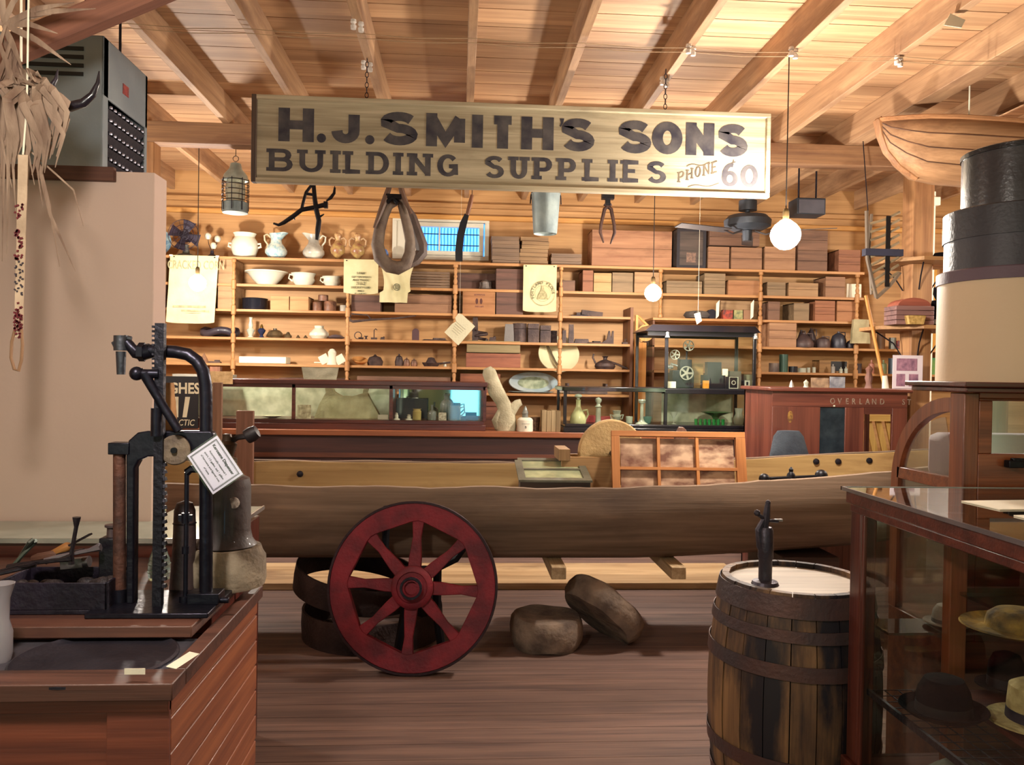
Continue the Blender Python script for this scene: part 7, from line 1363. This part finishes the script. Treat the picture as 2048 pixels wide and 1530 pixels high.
b = MB(); b.tube([P(627, 330), P(627, 370), P(629, 395), P(633, 420), P(638, 440), P(636, 458), P(634, 478)], [.014, .016, .018, .02, .02, .02, .012], 8); b.tube([P(627, 365), P(612, 386), P(607, 405), P(604, 420)], .012, 8); b.tube([P(652, 408), P(630, 414), P(604, 420), P(588, 433), P(570, 446), P(560, 451), P(550, 448)], [.02, .018, .018, .018, .016, .012, .008], 8)
b.tube([P(588, 433), P(591, 440)], [.01, .004], 6); b.tube([P(640, 432), P(648, 427)], [.01, .004], 6); b.tube([P(612, 388), P(630, 390)], .012, 6); b.build('forged_arms', IRONB, t); MB().box(P(651, 409), (.03, .04, .05)).build('square_head', IRONB, t); MB().tube([P(627, 332), (P(627, 0)[0], 0, up + .05)], .004, 5).build('hanging_wire', IRON, t)
t, k, up, P = hung('small_iron_hook', 'small dark hook hanging right of the wrought iron fork', 'hook', 660, 395, 6.4); MB().tube([P(653, 402), P(661, 396), P(668, 386), P(669, 375)], [.006, .014, .012, .008], 6).build('hook', IRONB, t); MB().tube([P(669, 376), (P(669, 0)[0], 0, up + .05)], .003, 5).build('hanging_wire', IRON, t)
t, k, up, P = hung('horse_collar', 'grey brown leather horse collar with hames hanging below the sign', 'horse collar', 795, 460, 6.4)
COLL = mat('7E6E5E', .7, 0, c2='5C4C42', sc_=8, bump=.3)
tp_ = [(797, 402), (778, 412), (768, 432), (760, 460), (756, 490), (762, 515), (780, 532), (797, 535), (812, 528), (820, 505), (820, 480), (815, 455), (808, 430), (802, 410)]
MB().tube([P(x, y) for x, y in tp_], [.03, .035, .04, .045, .05, .055, .055, .055, .05, .045, .04, .04, .035, .03], 10, closed=True).build('padded_ring', COLL, t)
MB().tube([P(806, 405, .06), P(822, 430, .08), P(832, 460, .1), P(841, 485, .1), P(842, 500, .1), P(830, 515, .09), P(815, 528, .06)], [.03, .04, .05, .055, .05, .05, .03], 8).build('outer_pad', mat('5E4C44', .6, 0, c2='443630', bump=.3), t)
MB().tube([P(780, 372, -.03), P(772, 400, -.05), P(762, 430, -.06), P(751, 460, -.06)], [.02, .025, .022, .012], 8).build('hame', wood('6E5444', '4A362C', 'z'), t); MB().tube([P(798, 368, -.03), P(806, 395, -.05), P(822, 430, -.06)], [.02, .025, .012], 8).build('hame', wood('6E5444', '4A362C', 'z'), t)
MB().box(P(788, 397, -.05), (.12, .04, .035)).tube([P(775, 408, -.05), P(786, 400, -.06), P(796, 410, -.05)], .02, 6).build('iron_clasp', IRONB, t); MB().tube([P(790, 372), (P(790, 0)[0], 0, up + .05)], .006, 5).build('hanging_rope', PAPER, t)
t, k, up, P = hung('hay_knife', 'long dark hay knife blade with a brown tang hanging below the sign', 'knife', 925, 460, 6.5)
b = MB(); b.prism([(P(x, y)[0], P(x, y)[2]) for x, y in ((912, 522), (911, 500), (914, 470), (920, 445), (929, 427), (938, 428), (933, 450), (928, 475), (926, 500), (926, 522))], .012); b.build('blade', mat('23242A', .45, .5), t); MB().tube([P(934, 430), P(940, 405), P(943, 390)], [.016, .02, .014], 8).build('tang', wood('7A4E36', '543424', 'z'), t); MB().tube([P(943, 392), (P(943, 0)[0], 0, up + .05)], .003, 5).build('hanging_wire', IRON, t)
t, k, up, P = hung('galvanised_bucket', 'galvanised tapered well bucket hanging below the sign', 'bucket', 1091, 428, 6.6)
MB().lathe([(.001, -36 * k), (22 * k, -36 * k), (23 * k, -40 * k), (24 * k, -36 * k), (29 * k, 38 * k), (30 * k, 40 * k), (29 * k, 40 * k), (27 * k, 36 * k), (.001, -34 * k)], n=32).build('pail', GALV, t); MB().tube([(-29 * k, 0, 32 * k), (-31 * k, 0, 20 * k), (-30 * k, 0, 36 * k), (-20 * k, 0, 66 * k), (0, 0, 80 * k), (20 * k, 0, 66 * k), (30 * k, 0, 36 * k), (31 * k, 0, 20 * k)], .005, 6).build('bail', IRON, t); MB().tube([(0, 0, 80 * k), (0, 0, up + .1)], .004, 5).build('hanging_wire', IRON, t)
t, k, up, P = hung('iron_tongs', 'dark iron tongs hanging points down from a block, right of the bucket', 'tongs', 1215, 430, 6.6)
MB().tube([P(1208, 408), P(1222, 418), P(1229, 450), P(1230, 465), P(1222, 488)], [.014, .016, .014, .014, .006], 8).tube([P(1222, 408), P(1209, 418), P(1202, 450), P(1201, 465), P(1208, 486)], [.014, .016, .014, .014, .006], 8).build('tong_arm', mat('5A4038', .6, .4, c2='3E2E2C', bump=.3), t); MB().box(P(1215, 392), (.10, .06, .055)).box(P(1215, 404), (.04, .03, .06)).build('pulley_block', IRONB, t); MB().tube([P(1215, 388), (0, 0, up + .1)], .006, 6).build('hanging_rope', IRON, t)
t, k, up, P = hung('ceiling_fan', 'dark old ceiling fan with flat motor housing left of the brightest bulb', 'ceiling fan', 1495, 445, 6.6)
DG = mat('3C4048', .5, .4, c2='2E3238', bump=.1)
MB().lathe([(.001, -16 * k), (30 * k, -16 * k), (46 * k, -8 * k), (47 * k, 4 * k), (38 * k, 13 * k), (8 * k, 16 * k), (.001, 16 * k)], n=36).build('motor_housing', DG, t); MB().lathe([(.001, -38 * k), (9 * k, -38 * k), (10 * k, -17 * k), (.001, -17 * k)], n=20).build('switch_cup', DG, t); MB().cyl((0, 0, 16 * k), (0, 0, up + .19), .02).lathe([(.001, 24 * k), (18 * k, 24 * k), (18 * k, 44 * k), (.001, 44 * k)], n=20).build('down_rod', DG, t)
for a in (200, 335, 70): 
    b = MB(RT(R(a), 'Z')); b.box((.45, 0, -20 * k), (.5, .10, .006), rx=R(10)).tube([(.06, 0, -18 * k), (.15, 0, -26 * k), (.25, 0, -20 * k)], .008, 6); b.build('blade', mat('3A3230', .6, c2='2A2426'), t)
t, k, up, P = hung('black_speaker_box', 'dark rectangular box mounted under the rafters right of the fan', 'speaker', 1614, 415, 7.0)
MB().bb((-30 * k, -.1, -18 * k), (29 * k, .1, 15 * k)).build('cabinet', DG, t, bev=.006); MB().bb((-27 * k, -.104, -16 * k), (26 * k, -.1, 11 * k)).build('front_grille', mat('55525A', .6), t); MB().cyl((-.08, 0, 15 * k), (-.08, 0, up + .02), .008).build('bracket', IRON, t); MB().cyl((.08, 0, 15 * k), (.08, 0, up + .02), .008).build('bracket', IRON, t)
t, k, up, P = hung('hanging_notice', 'creased cream paper notice hanging cornerwise in front of the shelves', 'notice', 919, 658, 6.9)
MB().prism([(P(x, y)[0], P(x, y)[2]) for x, y in ((916, 627), (924, 629), (950, 652), (917, 691), (889, 665), (904, 648), (912, 643), (910, 636))], .003).build('paper', mat('E2DDBE', .8, 0, .05, sc_=5, bump=.15), t)
b = MB()
for i in range(5): b.box((.0 - .012 * i + .01, -.001, .03 - .016 * i), (.11 - .01 * i, .001, .003), ry=R(40))
b.split('faint_line', mat('B4B094', .8), t); MB().tube([P(919, 632), (P(919, 0)[0], 0, up + .1)], .0015, 4).build('string', PAPER, t)
t, k, up, P = hung('hanging_ticket', 'small white ticket hanging in front of the iron disc above the black case', 'ticket', 1396, 634, 7.3)
MB().prism([(P(x, y)[0], P(x, y)[2]) for x, y in ((1388, 628), (1400, 624), (1404, 642), (1394, 649))], .003).build('card', PAPER, t); MB().tube([P(1396, 627), (0, 0, up + .1)], .0012, 4).build('string', PAPER, t)
# porcelain knobs and old wires along the rafters
kn = None; POR2 = mat('DCD4CC', .25, 0, .05, bump=0)
names = {247: 'leftmost, under the rafter beside the heater', 716: 'under the rafter above the sign letters', 1376: 'under the rafter above the sign end', 1589: 'at the head of the bright bulb cord', 1843: 'under the second rafter from the right', 1330: 'at the right sign chain', 733: 'at the left sign chain'}
for px_, py_ in ((247, 55), (716, 70), (1376, 100), (1589, 100), (1843, 112), (733, 148), (1330, 165)):
    Y = 1.79 * F / (742 + .016 * (px_ - 920) - py_); X = at(px_, py_, Y).x
    if px_ not in (733, 1330, 1589): X = .04 + .61 * round((X - .04) / .61)
    if kn is None:
        kn = thing('porcelain_knob', 'pair of white porcelain wire knobs, ' + names[px_], 'insulator', (X, Y, ZR), group='porcelain wire knobs')
        MB().lathe([(.001, 0), (.014, 0), (.016, -.014), (.010, -.02), (.010, -.026), (.016, -.032), (.014, -.05), (.001, -.052)], n=14, c=(-.018, 0, 0)).build('knob', POR2, kn); MB().lathe([(.001, 0), (.014, 0), (.016, -.014), (.010, -.02), (.010, -.026), (.016, -.032), (.014, -.05), (.001, -.052)], n=14, c=(.018, .03, 0)).build('knob', POR2, kn)
    else: dup(kn, (X, Y, ZR), 'pair of white porcelain wire knobs, ' + names[px_])
for y, lab in ((4.40, 'nearer'), (4.46, 'farther')):
    b = MB(); pts = []
    for i in range(-9, 15):
        for f_ in (0, .5): pts.append((.04 + .61 * (i + f_) - .305 * 0, y + .0, ZR - .023 - (.012 if f_ else 0)))
    b.tube(pts, .0022, 5); one('old_electric_wire', b, mat('B89A78', .7), '%s thin cloth covered wire strung along the rafters over the sign' % lab, 'wire')
p_ = at(1905, 2, 3.9); one('paper_label_tag', MB().prism([(-.04, -.03), (.05, -.04), (.07, .0), (-.01, .03)], .004), PAPER, 'scrap of white paper stuck under the big rafter at the top right', 'paper', (p_.x, p_.y, ZR - .031))
# sheets painting reflections on the hat showcase and the bright things beyond the post
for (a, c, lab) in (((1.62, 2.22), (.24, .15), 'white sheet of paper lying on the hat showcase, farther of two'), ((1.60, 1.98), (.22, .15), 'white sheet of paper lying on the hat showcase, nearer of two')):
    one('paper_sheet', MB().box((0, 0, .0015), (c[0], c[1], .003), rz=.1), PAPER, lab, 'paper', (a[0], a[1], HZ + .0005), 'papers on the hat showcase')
q = at(1856, 500, 7.6); struct('trim_40', MB().bb((-.07, 0, 0), (.07, .16, ZR)).bb((-.10, -.03, ZR - .14), (.10, .16, ZR - .06)), mat('E6DCC8', .6, 0, .05, bump=0), (q.x, 7.6, 0), bev=.004)
yw = thing('yellow_lattice_frame', 'yellow wooden lattice frame right of the cream column', 'frame', (at(1886, 500, 8.3).x, 8.3, SZ['D'] + .0005))  # yellow wood stands in for the glow of a lit window
b = MB(); frame(b, -.09, .12, .0, .95, .03, 0, .03); b.build('frame', wood('D8A448', 'B88230', 'z'), yw); b = MB()
for i in range(4): b.bb((-.06, .005, .18 + i * .19), (.09, .02, .20 + i * .19))
b.split('bar', wood('D8A448', 'B88230', 'x'), yw)
